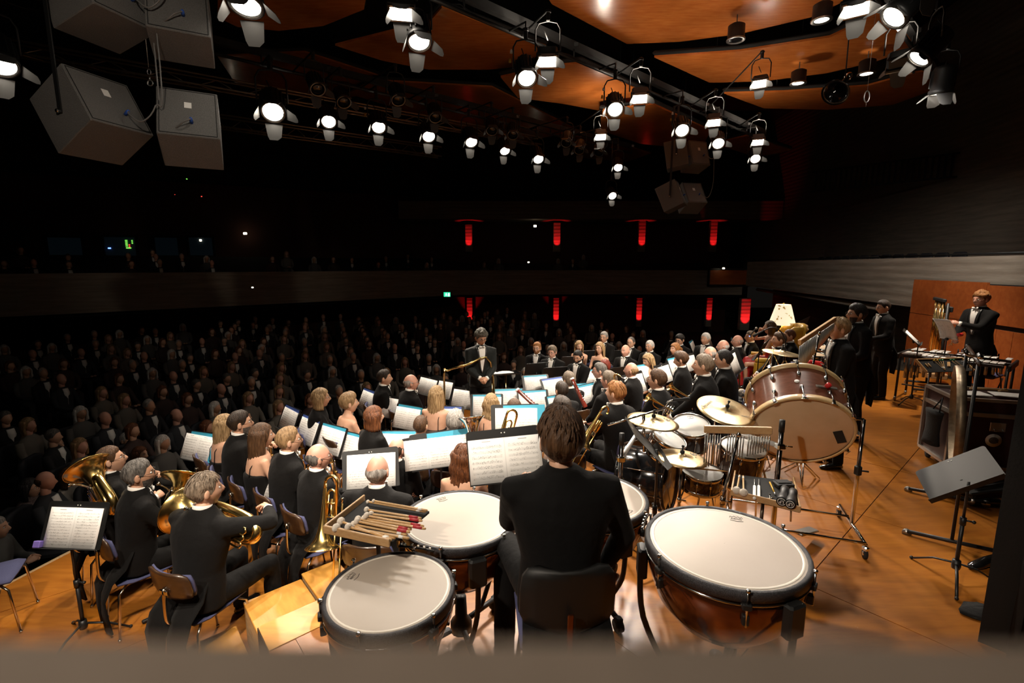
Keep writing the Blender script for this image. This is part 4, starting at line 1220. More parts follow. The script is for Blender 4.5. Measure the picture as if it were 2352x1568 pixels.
    # ---- clothes
    def put(nm, m):
        def f(me, root=root):
            me.materials.clear(); me.materials.append(m); me.name = nm
            link(nm, me, root)
        return f
    cb = MB()
    if outfit in ('tails', 'shirt', 'top', 'casual'):
        k = 1.07 if outfit in ('tails',) else 1.03
        cb.loft([ell(sp(dz), rx * fw * k, ry * k + (.012 if dz < .3 else 0), 18) for dz, rx, ry in T[:8]] + [ell(sp(.683), .070 * (.9 if fem else 1), .070, 18)], True)
        for sd, sh, el, wr in arms:
            ar = (.80 if fem else 1.0) * (1.0 if outfit == 'tails' else .92)
            w2 = wr - (wr - el).normalized() * .015
            cb.tube([sh - Vector((sd * .07, 0, -.01)), sh + Vector((sd * .008, 0, .0)), sh.lerp(el, .4), sh.lerp(el, .8), el, el.lerp(w2, .3), w2], [.070 * ar, .072 * ar, .065 * ar, .058 * ar, .058 * ar, .055 * ar, .042 * ar], 12)
        if stand and outfit == 'tails':
            cb.loft([ell(sp(-.02), .175 * fw, .13, 16), ell(sp(.10), .178 * fw, .135, 16)], True)
        blend(cb, vox, put('tailcoat' if outfit == 'tails' else 'top', cm))
    else:
        top = {'gown': .44, 'straps': .36, 'sleeveless': .56, 'reddress': .50}[outfit]
        rr = [(dz, rx, ry) for dz, rx, ry in T if dz < top - .03]
        rx1, ry1 = (.186, .128) if top < .5 else (.150, .098)
        rr.append((top, rx1, ry1))
        cb.loft([ell(sp(dz), rx * fw * 1.0, ry * 1.03 + (.010 if .3 < dz < .5 else 0), 18) for dz, rx, ry in rr], True)
        blend(cb, vox, put('dress_bodice', cm), 3)
        if outfit in ('straps', 'reddress', 'gown'):
            for sd in (1, -1):
                sb = MB(); sb.tube([sp(top - .02) + Vector((sd * .09, -.118, 0)), sp(.50) + Vector((sd * .085, -.112, 0)), sp(.605) + Vector((sd * .085, -.04, .0)), sp(.60) + Vector((sd * .08, .05, 0)), sp(top - .04) + Vector((sd * .085, .13, 0))], .0045, 5)
                sb.build('strap', cm, root)
    lb = MB()
    if fem and outfit != 'casual':
        if stand: lb.tube([(0, 0, Sz + .2), (0, 0, Sz), (0, 0, .5), (0, 0, .03)], [.145, .175, .19, .25], 16, flat=.8)
        else:
            lb.tube([(0, -.06, Sz + .17), (0, .02, Sz + .07), (0, .22, Sz + .05), (0, .40, Sz + .02), (0, .47, Sz - .10), (0, .47, .20), (0, .47, .03)], [.13, .165, .175, .175, .17, .185, .21], 16, flat=.62, up=(1, 0, 0.001))
        blend(lb, max(vox, .022), put('skirt', cm))
    elif legs:
        lb.loft([ell(sp(-.035) if not stand else sp(-.09), .155 * fw, .12, 14), ell(sp(.03), .172 * fw, .128, 14), ell(sp(.18), .158 * fw, .118, 14)], True)
        for sd, h, kn, an in leg:
            lb.tube([h + Vector((0, -.03, 0)), h.lerp(kn, .35), kn + Vector((0, .01, 0)), kn.lerp(an, .4), an + Vector((0, 0, .0)), an - Vector((0, 0, .04))], [.098, .092, .074, .068, .060, .060], 12)
        blend(lb, max(vox, .022), put('trousers', M['suit'] if outfit != 'casual' else M['suit2']))
    for sd, h, kn, an in leg:
        fb = MB(); d = Vector((sd * .12, 1, 0)).normalized(); r_ = Vector((d.y, -d.x, 0))
        rings = []
        for y, w, z0, z1 in ((-.055, .022, .004, .05), (-.03, .034, .0, .085), (.04, .037, .0, .075), (.11, .043, .0, .052), (.17, .038, .0, .04), (.205, .016, .006, .026)):
            c = Vector((an.x, an.y, 0)) + d * y
            rings.append([c + r_ * (w * cos(2 * pi * q / 10)) + Vector((0, 0, (z0 + z1) / 2 + (z1 - z0) / 2 * sin(2 * pi * q / 10) + an.z - .085)) for q in range(10)])
        fb.loft(rings, True)
        fb.build('shoe', M['shoe'], root)
    if outfit == 'tails' and collar:
        co = MB()
        for z0, z1, r0, r1 in ((-.012, .016, .064, .0615),):
            n_ = 20
            def rg(z, r, k=1.0): return [nb + Vector((r * sin(a) * 1.0, r * cos(a) + .006, .025 + z - .016 * cos(a))) for a in [2 * pi * q / n_ for q in range(n_)]]
            co.loft([rg(z0, r0), rg(z1, r1), rg(z1, r1 - .004), rg(z0, r0 - .004)], False)
        co.build('shirt_collar', M['shirt'], root)
    if outfit == 'tails':
        if shirt:
            sb = MB(); rows = []
            for i in range(9):
                k = i / 8; dz = .64 - .40 * k
                c0 = sp(dz); w = .058 * (1 - k) ** .8 + .006
                def front(x, dz=dz):
                    a_, b_ = None, None
                    for j in range(len(T) - 1):
                        if T[j][0] <= dz <= T[j + 1][0]:
                            q = (dz - T[j][0]) / (T[j + 1][0] - T[j][0]); a_ = T[j][1] + (T[j + 1][1] - T[j][1]) * q; b_ = T[j][2] + (T[j + 1][2] - T[j][2]) * q
                    return (b_ * 1.07 + (.012 if dz < .3 else 0)) * sqrt(max(0, 1 - (x / (a_ * fw * 1.07)) ** 2)) + .007
                rows.append([c0 + Vector((x, front(x), 0)) for x in [w * q / 3 for q in range(-3, 4)]])
            rows = [[p for p in r] for r in rows]
            sb.loft([r + [p - Vector((0, .02, 0)) for p in reversed(r)] for r in rows], True)
            sb.build('shirt_front', M['shirt'], root)
            lp = MB()
            for sd in (1, -1):
                edge = [r[-1 if sd == 1 else 0] for r in rows]
                lp.loft([[p + Vector((-sd * .004, .006, 0)), p + Vector((sd * .034 * (1 - abs(i - 3) / 9), .0, .0)), p + Vector((sd * .034 * (1 - abs(i - 3) / 9), -.016, .0)), p + Vector((-sd * .004, -.008, 0))] for i, p in enumerate(edge)], True)
            lp.build('lapel', M['satin'], root)
            bt = MB(); q = rows[0][3] + Vector((0, .012, .012))
            for sd in (1, -1): bt.loft([[q + Vector((sd * x, y, z)) for y, z in ((.006, h), (.006, -h), (-.006, -h), (-.006, h))] for x, h in ((.004, .007), (.030, .018), (.045, .017))], True)
            bt.sphere(q, (.008, .008, .010), 8, 5); bt.build('bow_tie', M['shirt'], root)
        for i, (sd, sh, el, wr) in enumerate(arms):
            cf = MB(); d = (wr - el).normalized(); cf.tube([wr - d * .035, wr - d * .002], [.038, .036], 10); cf.build('shirt_cuff', M['shirt'], root)
        if tails and (not stand or tails == 2):
            for sd in (1, -1):
                tb = MB(); rings = []
                pth = [(-.10, Sz + .22, .085), (-.16, Sz + .10, .095), (-.245, Sz + .02, .098), (-.300, Sz - .10, .100), (-.305, Sz - .24, .092), (-.295, Sz - .40, .060)] if not stand else [(-.09, Sz + .10, .080), (-.135, Sz - .02, .085), (-.145, Sz - .2, .078), (-.14, Sz - .40, .060)]
                for j, (y, z, w) in enumerate(pth):
                    xc = sd * (.088 + .01 * j * .4)
                    wv = .012 * sin(j * 1.4 + sd)
                    rings.append([Vector((xc + w * q, y + wv * q + .010 * abs(q), z)) for q in (-1, -.5, 0, .5, 1)] + [Vector((xc + w * q, y + .012 + wv * q + .010 * abs(q), z + .004)) for q in (1, .5, 0, -.5, -1)])
                tb.loft(rings, True); tb.build('coat_tail', cm, root)
    return root
# ---------------------------------------------------------------- chairs
def chair_proto(backm):
    P = Proto()
    mb = MB(); rings = []
    for y, w, z in ((-.20, .165, .445), (-.10, .195, .438), (.05, .20, .440), (.16, .195, .446), (.215, .18, .435)):
        rings.append([Vector((x * w, y, z + .012 * x * x)) for x in (-1, -.5, 0, .5, 1)] + [Vector((x * w, y, z - .014 + .012 * x * x)) for x in (1, .5, 0, -.5, -1)])
    mb.loft(rings, True); P.add('seat', mb, M['blueseat'])
    mb = MB(); rings = []
    for z, w in ((.655, .12), (.675, .185), (.72, .20), (.80, .20), (.845, .185), (.865, .13)):
        yb = -.235 - (z - .65) * .16
        rings.append([Vector((x * w, yb + .045 * (abs(x) ** 2) * (w / .2), z)) for x in (-1, -.66, -.33, 0, .33, .66, 1)] + [Vector((x * w, yb - .014 + .045 * (abs(x) ** 2) * (w / .2), z)) for x in (1, .66, .33, 0, -.33, -.66, -1)])
    mb.loft(rings, True); bi = P.add('backrest', mb, M[backm])
    mb = MB(); mb.loft([[p + Vector((0, .012, 0)) for p in r[:7]] + [p + Vector((0, .026, 0)) for p in reversed(r[:7])] for r in rings[1:-1]], True); P.add('back_pad', mb, M['blueseat'], bi)
    mb = MB(); mb.tube(smooth_path([(0, -.02, .425), (0, -.20, .43), (0, -.265, .48), (0, -.275, .58), (0, -.268, .74)], 3), .013, 8, flat=1.0); P.add('back_spine', mb, M['legmetal'])
    mb = MB(); mb.box((0, -.272, .715), (.075, .014, .035), bev=.005); P.add('back_bracket', mb, M['chrome'], bi)
    for sx in (-1, 1):
        for sy in (-1, 1):
            mb = MB(); mb.tube([(sx * .14, sy * .13, .43), (sx * .19, sy * .20, .38), (sx * .205, sy * .235, .02)], .0095, 8); mb.lathe([(.012, 0), (.012, .02)], 8, TR((sx * .2055, sy * .236, 0))); P.add('leg', mb, M['legmetal'])
    mb = MB(); mb.tube([(-.14, 0, .425), (.14, 0, .425)], .01, 6); mb.tube([(0, -.17, .425), (0, .17, .425)], .01, 6); P.add('seat_frame', mb, M['legmetal'])
    return P
CHAIR = chair_proto('seatwood')
def chair(pos, az, lab, s=1.0):
    t = thing('orchestra_chair', lab, 'chair', pos, az, 'chairs of the orchestra', s=s)
    CHAIR.put(t); return t
# ---------------------------------------------------------------- music stands
def stand_base_proto():
    P = Proto()
    mb = MB(); mb.tube([(0, 0, .10), (0, 0, .48)], .0135, 8); mb.lathe([(.02, .46), (.02, .52)], 8); P.add('lower_tube', mb, M['stand'])
    mb = MB(); mb.tube([(.02, 0, .50), (.055, 0, .50)], .007, 6); mb.sphere((.06, 0, .5), .014, 6, 5); P.add('clamp_knob', mb, M['stand'])
    mb = MB(); mb.lathe([(.026, .10), (.030, .12), (.026, .17)], 10); P.add('hub', mb, M['stand'])
    for k in range(3):
        a = 2 * pi * k / 3 + .5
        mb = MB(); mb.tube([(0, 0, .145), (.15 * cos(a), .15 * sin(a), .10), (.29 * cos(a), .29 * sin(a), .012)], .0105, 6, flat=.7); mb.sphere((.295 * cos(a), .295 * sin(a), .013), .014, 6, 5)
        P.add('leg', mb, M['stand'])
    return P
SBASE = stand_base_proto()
def desk_mesh(w=.50, h=.345):
    mb = MB(); r = .022; poly = []
    for cx, cy, a0 in ((w / 2 - r, h - r, 0), (-w / 2 + r, h - r, 90)):
        for k in range(4): a = R(a0 + 30 * k); poly.append((cx + r * cos(a), cy + r * sin(a)))
    poly += [(-w / 2, 0), (w / 2, 0)]
    mb.prism(poly, -.004, 0.0)
    mb.box((0, .0, .022), (w, .003, .045))
    return mb.mesh('desk', M['stand'])
DESK = desk_mesh()
def holes(w=.50, h=.345):
    mb = MB()
    for x in (-.010, .012): mb.lathe([(.0045, 0), (.0045, .0015)], 8, TR((x, h - .028, 0)))
    return mb.mesh('rivet', M['paper'])
RIV = holes()
HNG = MB().tube([(0, .12, -.004), (0, .10, -.035), (0, .07, -.045)], .014, 6).mesh('hinge', M['stand'])
_SH = {}
def sheet_mesh(kind, matk, pw, ph, pages):
    k = (kind, matk, pw, ph, pages)
    if k not in _SH:
        mb = MB(); W = pw * pages; n = pages * 6; top = []; bot = []
        rows = []
        for yy in (.004, ph * .5, ph):
            rows.append([Vector((-W / 2 + W * i / n, yy, .006 + .006 * abs(sin(pi * pages * i / n)) + (.004 if yy == ph else 0))) for i in range(n + 1)])
        rings = [r + [p - Vector((0, 0, .0035)) for p in reversed(r)] for r in rows]
        rings.reverse()
        mb.loft(rings, True, smooth=True)
        _SH[k] = mb.mesh('sheet_music', M[matk])
    return _SH[k]
def folder_mesh(c, w, h):
    k = ('f', c, w, h)
    if k not in _SH:
        mb = MB(); mb.box((0, h / 2 + .003, .0025), (w, h, .002)); _SH[k] = mb.mesh('folder', M[c])
    return _SH[k]
STANDS = []
def music_stand(px, py, z, lab, az=None, tilt=24, base=0.0, sheet='two', folder='cyan', pos=None, roll=0.0, shift=0.0, dz=0.0, fshift=0.0, ph=.30, w=1.0, h=1.0, back_lab=False):
    """px,py = centre of the desk in the photograph, z its height"""
    p = onz(px, py, z) if pos is None else Vector(pos)
    if az is None:
        az = atan2(CON.x - p.x, CON.y - p.y)
    else: az = R(az)
    t = thing('music_stand', lab, 'music stand', (p.x, p.y, base), az, 'music stands of the orchestra')
    hz = p.z - base - .15
    SBASE.put(t)
    mb = MB(); mb.tube([(0, 0, .48), (0, 0, max(hz, .52)), (0, .01, max(hz, .52) + .05)], .0095, 8); mb.build('upper_tube', M['stand'], t)
    Md = TR((0, -.02, p.z - base - .16)) @ Matrix.Rotation(R(roll), 4, 'Y') @ Matrix.Rotation(R(90 - tilt), 4, 'X') @ Matrix.Scale(w, 4, (1, 0, 0)) @ Matrix.Scale(h, 4, (0, 1, 0))
    d = link('desk', DESK, t, Md); link('rivet', RIV, d); link('hinge', HNG, d)
    if folder:
        link('folder', folder_mesh(folder, .428, .326), d, TR((fshift, .004, 0)))
    if sheet:
        pg, mk, pw = {'two': (2, 'score', .215), 'dense': (2, 'score1', .215), 'three': (3, 'score3', .205), 'one': (1, 'score1', .22), 'big': (2, 'score_big', .245), 'blank': (2, 'paper', .2)}[sheet]
        link('sheet_music', sheet_mesh(sheet, mk, pw, ph, pg), d, TR((shift, dz, .001)) @ Matrix.Rotation(R(random.uniform(-2, 2)), 4, 'Z'))
    if back_lab:
        mb = MB(); mb.box((.1, .07, -.006), (.05, .05, .002)); mb.build('sticker', M['paper'], d)
    return t
CON = Vector((-.48, 7.1, 0))
def pose_at(px, py, base=0.0, hh=1.26, az=None):
    """place of a player whose head centre is seen at px,py"""
    p = onz(px, py, base + hh)
    a = atan2(CON.x - p.x, CON.y - p.y) if az is None else R(az)
    return p, a
# ================================================================ INSTRUMENTS
def mats_key(mb, pts, n, r=.008, h=.006, m=1):
    o = mb.mi; mb.mi = m
    for p, d in pts: mb.lathe([(r, 0), (r, h), (r * .6, h * 1.4)], n, aim(p, d))
    mb.mi = o
def brass_tuba(bell, bottom, back, lab, name='tuba', m='gold', R_=.19, group=None):
    bell, bottom = Vector(bell), Vector(bottom); ax = bell - bottom; Lh = ax.length
    z = ax.normalized(); y = Vector(back) - z * Vector(back).dot(z); y.normalize(); x = y.cross(z)
    Mx = Matrix((x, y, z)).transposed().to_4x4(); Mx.translation = bottom
    t = thing(name, lab, name.replace('_', ' '), M=Mx, group=group); k = Lh / .9
    mb = MB(); prof = [(R_, 0), (R_ * .995, -.006), (R_ * .80, -.035), (R_ * .60, -.085), (R_ * .44, -.16), (R_ * .34, -.28), (R_ * .28, -.45), (R_ * .25, -.62)]
    off = R_ * .35
    outer = [(r, Lh + zz * k) for r, zz in prof]
    mb.lathe([(r, zz) for r, zz in reversed(outer)], 28, TR((off, 0, 0)), False)
    mb.lathe([(r * .97, zz) for r, zz in outer], 28, TR((off, 0, 0)), False)
    mb.build('bell', M[m], t)
    mb = MB(); mb.tube([Vector((off + (R_ + .001) * cos(a), (R_ + .001) * sin(a), Lh)) for a in [2 * pi * q / 28 for q in range(28)]], .004, 6, closed=True); mb.build('bell_rim', M[m], t)
    mb = MB(); rb = R_ * .25
    mb.tube(smooth_path([(off, 0, Lh - .6 * k), (off, 0, .12 * k), (off * .5, 0, .0), (-off * .5, 0, .0), (-off * 1.3, 0, .13 * k), (-off * 1.35, .01, .45 * k), (-off * 1.0, .02, .56 * k), (-off * .5, .03, .45 * k), (-off * .5, .03, .16 * k), (0, .04, .10 * k), (off * .3, .045, .2 * k), (off * .3, .05, .5 * k)], 4), [rb * (1 - .62 * q / 44) for q in range(45)], 12)
    mb.build('branch_tubes', M[m], t)
    for q in range(4):
        mb = MB(); mb.lathe([(.017, 0), (.017, .13), (.019, .132), (.019, .14), (.006, .142), (.006, .165), (.014, .167), (.014, .172)], 12, TR((-off * .35 + q * .040, .075, .2 * k))); mb.build('valve', M[m if q % 2 else 'silver'], t)
    mb = MB()
    for q in range(3):
        c0 = Vector((-off * .6 + q * .05, .065, .16 * k)); mb.tube([c0, c0 + Vector((0, .01, -.1)), c0 + Vector((.02, .015, -.115)), c0 + Vector((.04, .01, -.1)), c0 + Vector((.04, 0, 0))], .007, 8)
    mb.build('valve_slide', M[m], t)
    mb = MB(); mb.tube(smooth_path([(off * .3, .05, .42 * k), (0, .10, .56 * k), (-.04, .17, .60 * k)], 4), .007, 8); mb.lathe([(.016, .03), (.015, .02), (.006, 0)], 10, aim((-.04, .17, .60 * k), (-.2, .9, .3))); mb.build('mouthpipe', M['silver'], t)
    return t
def trombone(bend, bell, side, lab, slide=True, m='gold'):
    bend, bell = Vector(bend), Vector(bell); ax = bend - bell; L = ax.length; z = ax.normalized()
    x = Vector(side) - z * Vector(side).dot(z); x.normalize(); y = z.cross(x)
    Mx = Matrix((x, y, z)).transposed().to_4x4(); Mx.translation = bell
    t = thing('trombone', lab, 'trombone', M=Mx, group='trombones')
    mb = MB(); prof = [(.120, 0), (.118, .008), (.085, .03), (.055, .075), (.036, .14), (.024, .22), (.016, .32), (.0125, L - .09)]
    mb.lathe(prof, 24, None, False); mb.lathe([(r * .96, zz) for r, zz in reversed(prof)], 24, None, False); mb.build('bell', M[m], t)
    mb = MB(); mb.tube([Vector((.121 * cos(a), .121 * sin(a), 0)) for a in [2 * pi * q / 24 for q in range(24)]], .003, 6, closed=True); mb.build('bell_rim', M[m], t)
    mb = MB(); w = .10
    mb.tube([(0, 0, L - .10), (0, 0, L - w / 2)] + [(w / 2 - w / 2 * cos(a), 0, L - w / 2 + w / 2 * sin(a)) for a in [pi * q / 8 for q in range(9)]] + [(w, 0, L - w / 2), (w, 0, L - .30)], .0125, 10); mb.build('tuning_slide', M[m], t)
    mb = MB(); w2 = .055
    mb.tube([(w * .22, .012, L - .30), (w * .22, .012, L - .13)] + [(w * .22 + w2 / 2 - w2 / 2 * cos(a), .012, L - .13 + w2 / 2 * sin(a)) for a in [pi * q / 6 for q in range(7)]] + [(w * .22 + w2, .012, L - .28), (w * .22 + w2 - .012, .012, L - .30), (w * .22 + w2 - .024, .012, L - .28), (w * .22 + w2 - .024, .012, L - .17)], .0085, 8)
    mb.tube([(0, 0, L - .2), (w, 0, L - .2)], .005, 6); mb.tube([(0, 0, L - .3), (w, 0, L - .3)], .005, 6); mb.build('f_attachment', M[m], t)
    mb = MB(); mb.lathe([(.022, -.03), (.024, -.02), (.024, .02), (.022, .03)], 12, TR((w, .02, L - .33))); mb.build('rotor', M['silver'], t)
    if slide:
        mb = MB()
        for xx in (w, w + .0): pass
        mb.tube([(w, .0, L - .30), (w, .0, -.25)], .0075, 8); mb.tube([(w, .085, L - .20), (w, .085, -.25), (w, .06, -.30), (w, .025, -.30), (w, 0, -.25)], .0075, 8); mb.tube([(w, 0, L - .33), (w, .085, L - .33)], .006, 6); mb.build('hand_slide', M[m], t)
        mb = MB(); mb.lathe([(.013, .05), (.012, .04), (.006, 0)], 10, TR((w, .085, L - .22))); mb.build('mouthpiece', M['silver'], t)
    return t
def saxophone(Mx, lab, k=1.0, group='saxophones'):
    t = thing('saxophone', lab, 'saxophone', M=Mx, group=group)
    # local: mouthpiece at origin, +Y away from the player, Z up
    P = smooth_path([(0, 0, 0), (0, .06, .025), (0, .115, .01), (0, .125, -.06), (.01, .12, -.30), (.02, .11, -.50), (.03, .13, -.585), (.04, .19, -.60), (.05, .245, -.55), (.055, .265, -.42), (.06, .285, -.30), (.062, .31, -.255)], 4)
    P = [p * k for p in P]; n = len(P)
    rs = []
    for i in range(n):
        q = i / (n - 1); r = .008 + .034 * q ** 1.3
        if q > .86: r += .040 * ((q - .86) / .14) ** 1.6
        rs.append(r * k)
    mb = MB(); mb.tube(P[4:], rs[4:], 12, cap=False); mb.build('horn_body', M['gold'], t)
    mb = MB(); mb.tube(P[:6], [.009 * k] * 6, 8); mb.build('neck', M['gold'], t)
    mb = MB(); mb.tube([(0, -.05 * k, -.012 * k), (0, .012 * k, .006 * k)], [.007 * k, .011 * k], 8); mb.build('mouthpiece', M['blackgloss'], t)
    for i in range(10):
        p = P[14 + i * 2]
        mb = MB(); mb.lathe([(.014 * k + .0008 * i, 0), (.014 * k + .0008 * i, .006), (.004, .008)], 10, aim(p + Vector((.020 * k + .0012 * i, .012, 0)), (1, .5, 0))); mb.build('key_cup', M['gold'], t)
    mb = MB(); mb.tube([p + Vector((.03 * k, -.012, 0)) for p in P[12:26]], .0028, 5); mb.tube([p + Vector((-.02 * k, .03, 0)) for p in P[12:24]], .0028, 5); mb.build('key_rod', M['silver'], t)
    return t
def stick_wind(a, b, lab, kind):
    a, b = Vector(a), Vector(b); d = b - a; L = d.length      # a = lower end, b = upper end
    t = thing(kind, lab, kind, M=aim(a, d), group=kind + 's')
    if kind == 'flute':
        mb = MB(); mb.lathe([(.0085, 0), (.0095, .002), (.0095, L), (.007, L + .003)], 10); mb.build('tube', M['silver'], t)
        mb = MB()
        for q in range(12): mb.lathe([(.0075, 0), (.0075, .006)], 8, aim((0, .008, L * (.08 + .055 * q)), (0, 1, 0)))
        mb.tube([(.011, .004, L * .06), (.011, .004, L * .72)], .002, 5); mb.build('keywork', M['chrome'], t)
        mb = MB(); mb.box((0, .010, L * .9), (.018, .012, .024), bev=.004); mb.build('lip_plate', M['silver'], t)
    elif kind == 'clarinet':
        mb = MB(); mb.lathe([(.038, 0), (.030, .02), (.019, .07), (.0145, .12), (.0135, L - .12), (.017, L - .10), (.015, L - .05), (.010, L)], 12); mb.build('tube', M['blackgloss'], t)
        mb = MB()
        for zz in (.0, .12, .45, .78): mb.lathe([(.0155 if zz else .039, L * zz), (.0155 if zz else .039, L * zz + .01)], 12)
        for q in range(9): mb.lathe([(.0065, 0), (.0065, .006)], 8, aim((0, .013, L * (.2 + .06 * q)), (0, 1, 0)))
        mb.tube([(.015, .006, L * .18), (.015, .006, L * .7)], .002, 5); mb.build('keywork', M['silver'], t)
    else:
        mb = MB(); mb.lathe([(.028, 0), (.030, .02), (.026, .1), (.024, L - .15), (.021, L - .03), (.026, L - .015), (.026, L)], 14, None, False); mb.lathe([(.016, L - .08), (.018, L)], 12, None, False); mb.build('tube', M['bassoon'], t)
        mb = MB(); mb.lathe([(.018, L), (.028, L), (.029, L - .02), (.027, L - .022)], 14, None, False); mb.build('bell_ring', M['paper'], t)
        mb = MB()
        for q in range(9): mb.lathe([(.009, 0), (.009, .007)], 8, aim((0, .024, L * (.2 + .075 * q)), (0, 1, 0)))
        mb.tube([(.026, .012, L * .1), (.026, .012, L * .9)], .0025, 5); mb.build('keywork', M['silver'], t)
    return t
def trumpet(Mx, lab, m='gold'):
    t = thing('trumpet', lab, 'trumpet', M=Mx, group='trumpets')      # local +Y = bell direction
    mb = MB(); mb.lathe([(.061, .30), (.058, .296), (.034, .275), (.020, .23), (.012, .15), (.0065, .0), (.006, -.12)], 20, aim((0, 0, 0), (0, 1, 0)), False); mb.build('bell', M[m], t)
    mb = MB(); mb.tube(smooth_path([(0, -.12, 0), (0, -.16, -.03), (0, -.12, -.06), (0, .0, -.06)], 4), .006, 8); mb.tube(smooth_path([(.02, -.22, 0), (.02, .16, 0), (.02, .20, -.03), (.02, .16, -.06), (.02, .02, -.06)], 4), .006, 8); mb.build('tubing', M[m], t)
    for q in range(3):
        mb = MB(); mb.lathe([(.010, -.08), (.010, .035), (.003, .037), (.003, .055), (.008, .057), (.008, .061)], 10, TR((.01, -.04 + .03 * q, 0))); mb.build('valve', M['silver'], t)
    mb = MB(); mb.lathe([(.0135, -.29), (.012, -.275), (.005, -.21)], 10, aim((.02, 0, 0), (0, 1, 0))); mb.build('mouthpiece', M['silver'], t)
    return t
# ================================================================ THE ORCHESTRA
def rel(root_pos, az, W):
    """world point -> player's own frame"""
    d = Vector(W) - Vector(root_pos)
    return Vector((d.x * cos(az) - d.y * sin(az), d.x * sin(az) + d.y * cos(az), d.z))
PL = {}
def player(key, lab, nm, px, py, base=0.0, az=None, hh=1.26, s=1.0, lean=.10, seat=.46, ch=True, hpx=None, **kw):
    st = kw.get('stand', False)
    hh_ = (1.662 if st else seat + .782) * s if hh is None or abs(hh - 1.26) < 1e-6 else hh
    p, a = pose_at(px, py, base, hh_, az)
    off = lean * .70 + (.022 if st else -.008)
    rp = Vector((p.x - sin(a) * off * s, p.y - cos(a) * off * s, base))
    hz = None
    if hh is not None and abs(hh - 1.26) > 1e-6: hz = hh / s
    if hpx:                                   # hands given as (px,py,t) in the photograph
        kw['hands'] = [rel(rp, a, att(*q)) / s if len(q) == 3 else Vector(q[:3]) for q in hpx]
    PL[key] = (rp, a, s)
    far = rp.y
    kw.setdefault('vox', .018 if far < 4.6 else (.021 if far < 7 else .025))
    r = person(key, lab, rp, a, seat=seat, lean=lean, s=s, hz=hz, **kw)
    if ch and not st: chair(rp, a, 'wood-backed chair under the ' + nm, s=1.0)
    return r
def loc(key, x, y, z):
    rp, a, s = PL[key]
    return rp + Vector((x * cos(a) + y * sin(a), -x * sin(a) + y * cos(a), z))
def lmat(key, x, y, z, pitch=0, yaw=0, roll=0):
    rp, a, s = PL[key]
    return TR(loc(key, x, y, z)) @ Matrix.Rotation(-a - R(yaw), 4, 'Z') @ Matrix.Rotation(R(pitch), 4, 'X') @ Matrix.Rotation(R(roll), 4, 'Y')
def fwd(key): return Vector((sin(PL[key][1]), cos(PL[key][1]), 0))
LAP = ((.09, .33, .64), (-.09, .33, .64))
# -- left: tubas
player('p1', 'tuba player with glasses and short brown hair, farthest left on stage', 'leftmost tuba player', 257, 1056, hair=('short', 'brown'), glasses=True, turn=18, nod=10, az=40, hands=((.10, .34, .80), (-.10, .36, .95)), s=.97)
brass_tuba(att(207, 1066, 4.25), att(262, 1168, 4.10), -fwd('p1'), 'big brass tuba with its bell left of the leftmost player', R_=.185, group='tubas')
player('p2', 'grey-haired bearded tuba player with glasses, middle of the three tubas', 'grey-haired tuba player', 322, 1090, hair=('short', 'darkgrey'), glasses=True, turn=16, nod=2, az=40, beard='darkgrey', hands=((.16, .42, .82), (-.08, .38, .78)), skin='skin2', wide=1.05)
brass_tuba(att(432, 1092, 4.15), att(395, 1195, 3.95), -fwd('p2'), 'brass tuba with a large upright bell between two tuba players', R_=.19, group='tubas')
player('p3', 'broad brown-haired tuba player with his right arm over the tuba, nearest of three', 'nearest tuba player', 474, 1126, hair=('short', 'greybrown'), az=20, turn=24, wide=1.18, s=1.04, hands=((.24, .40, 1.00), (-.12, .36, .72)), poles=((.8, -.1, .0), (-.7, -.35, -1)), lean=.16, locks=60, vox=.016)
brass_tuba(att(424, 1152, 3.80), att(586, 1226, 3.55), -fwd('p3') + Vector((0, 0, .4)), 'brass tuba held across the lap of the nearest tuba player', R_=.18, group='tubas')
# -- left: saxophones
player('s1', 'woman with very long blonde hair beside the saxophone man with glasses', 'woman with very long blonde hair', 517, 975, fem=True, hair=('verylong', 'blond'), outfit='straps', coat='dress', az=42, hands=LAP, s=.93)
player('s2', 'dark-haired man with glasses and grey beard playing a saxophone', 'bearded saxophonist', 553, 972, hair=('short', 'dark'), glasses=True, beard='darkgrey', az=48, turn=10, hands=((.10, .28, .80), (.04, .30, .95)), s=1.04)
player('s3', 'woman with long straight dark brown hair and navy off-shoulder dress', 'woman with long dark hair', 603, 1001, fem=True, hair=('verylong', 'brown'), outfit='gown', coat='dress', az=46, turn=12, hands=((.10, .28, .74), (.02, .30, .90)))
player('s4', 'brown-haired man with glasses in tailcoat, coat tails almost to the floor', 'brown-haired saxophonist', 665, 1012, hair=('short', 'sand'), glasses=True, az=42, turn=14, s=1.03, hands=((.12, .30, .72), (.04, .32, .88)))
player('s5', 'balding man with glasses holding a baritone saxophone left of the trombone', 'balding saxophonist', 733, 1050, hair=('ring', 'darkgrey'), glasses=True, az=40, turn=14, hands=((.14, .34, .66), (.06, .34, .84)), skin='skin3')
saxophone(lmat('s2', .05, .20, 1.17, 0, 0), 'saxophone played by the bearded man at the left', .95)
saxophone(lmat('s3', .06, .22, 1.02, 10, 0), 'saxophone of the woman with long straight dark hair', .9)
saxophone(lmat('s4', .12, .28, 1.04, 8, 10), 'saxophone of the brown-haired man with glasses', 1.0)
saxophone(lmat('s5', .16, .26, 1.08, 6, 10), 'large golden saxophone beside the trombone', 1.2)
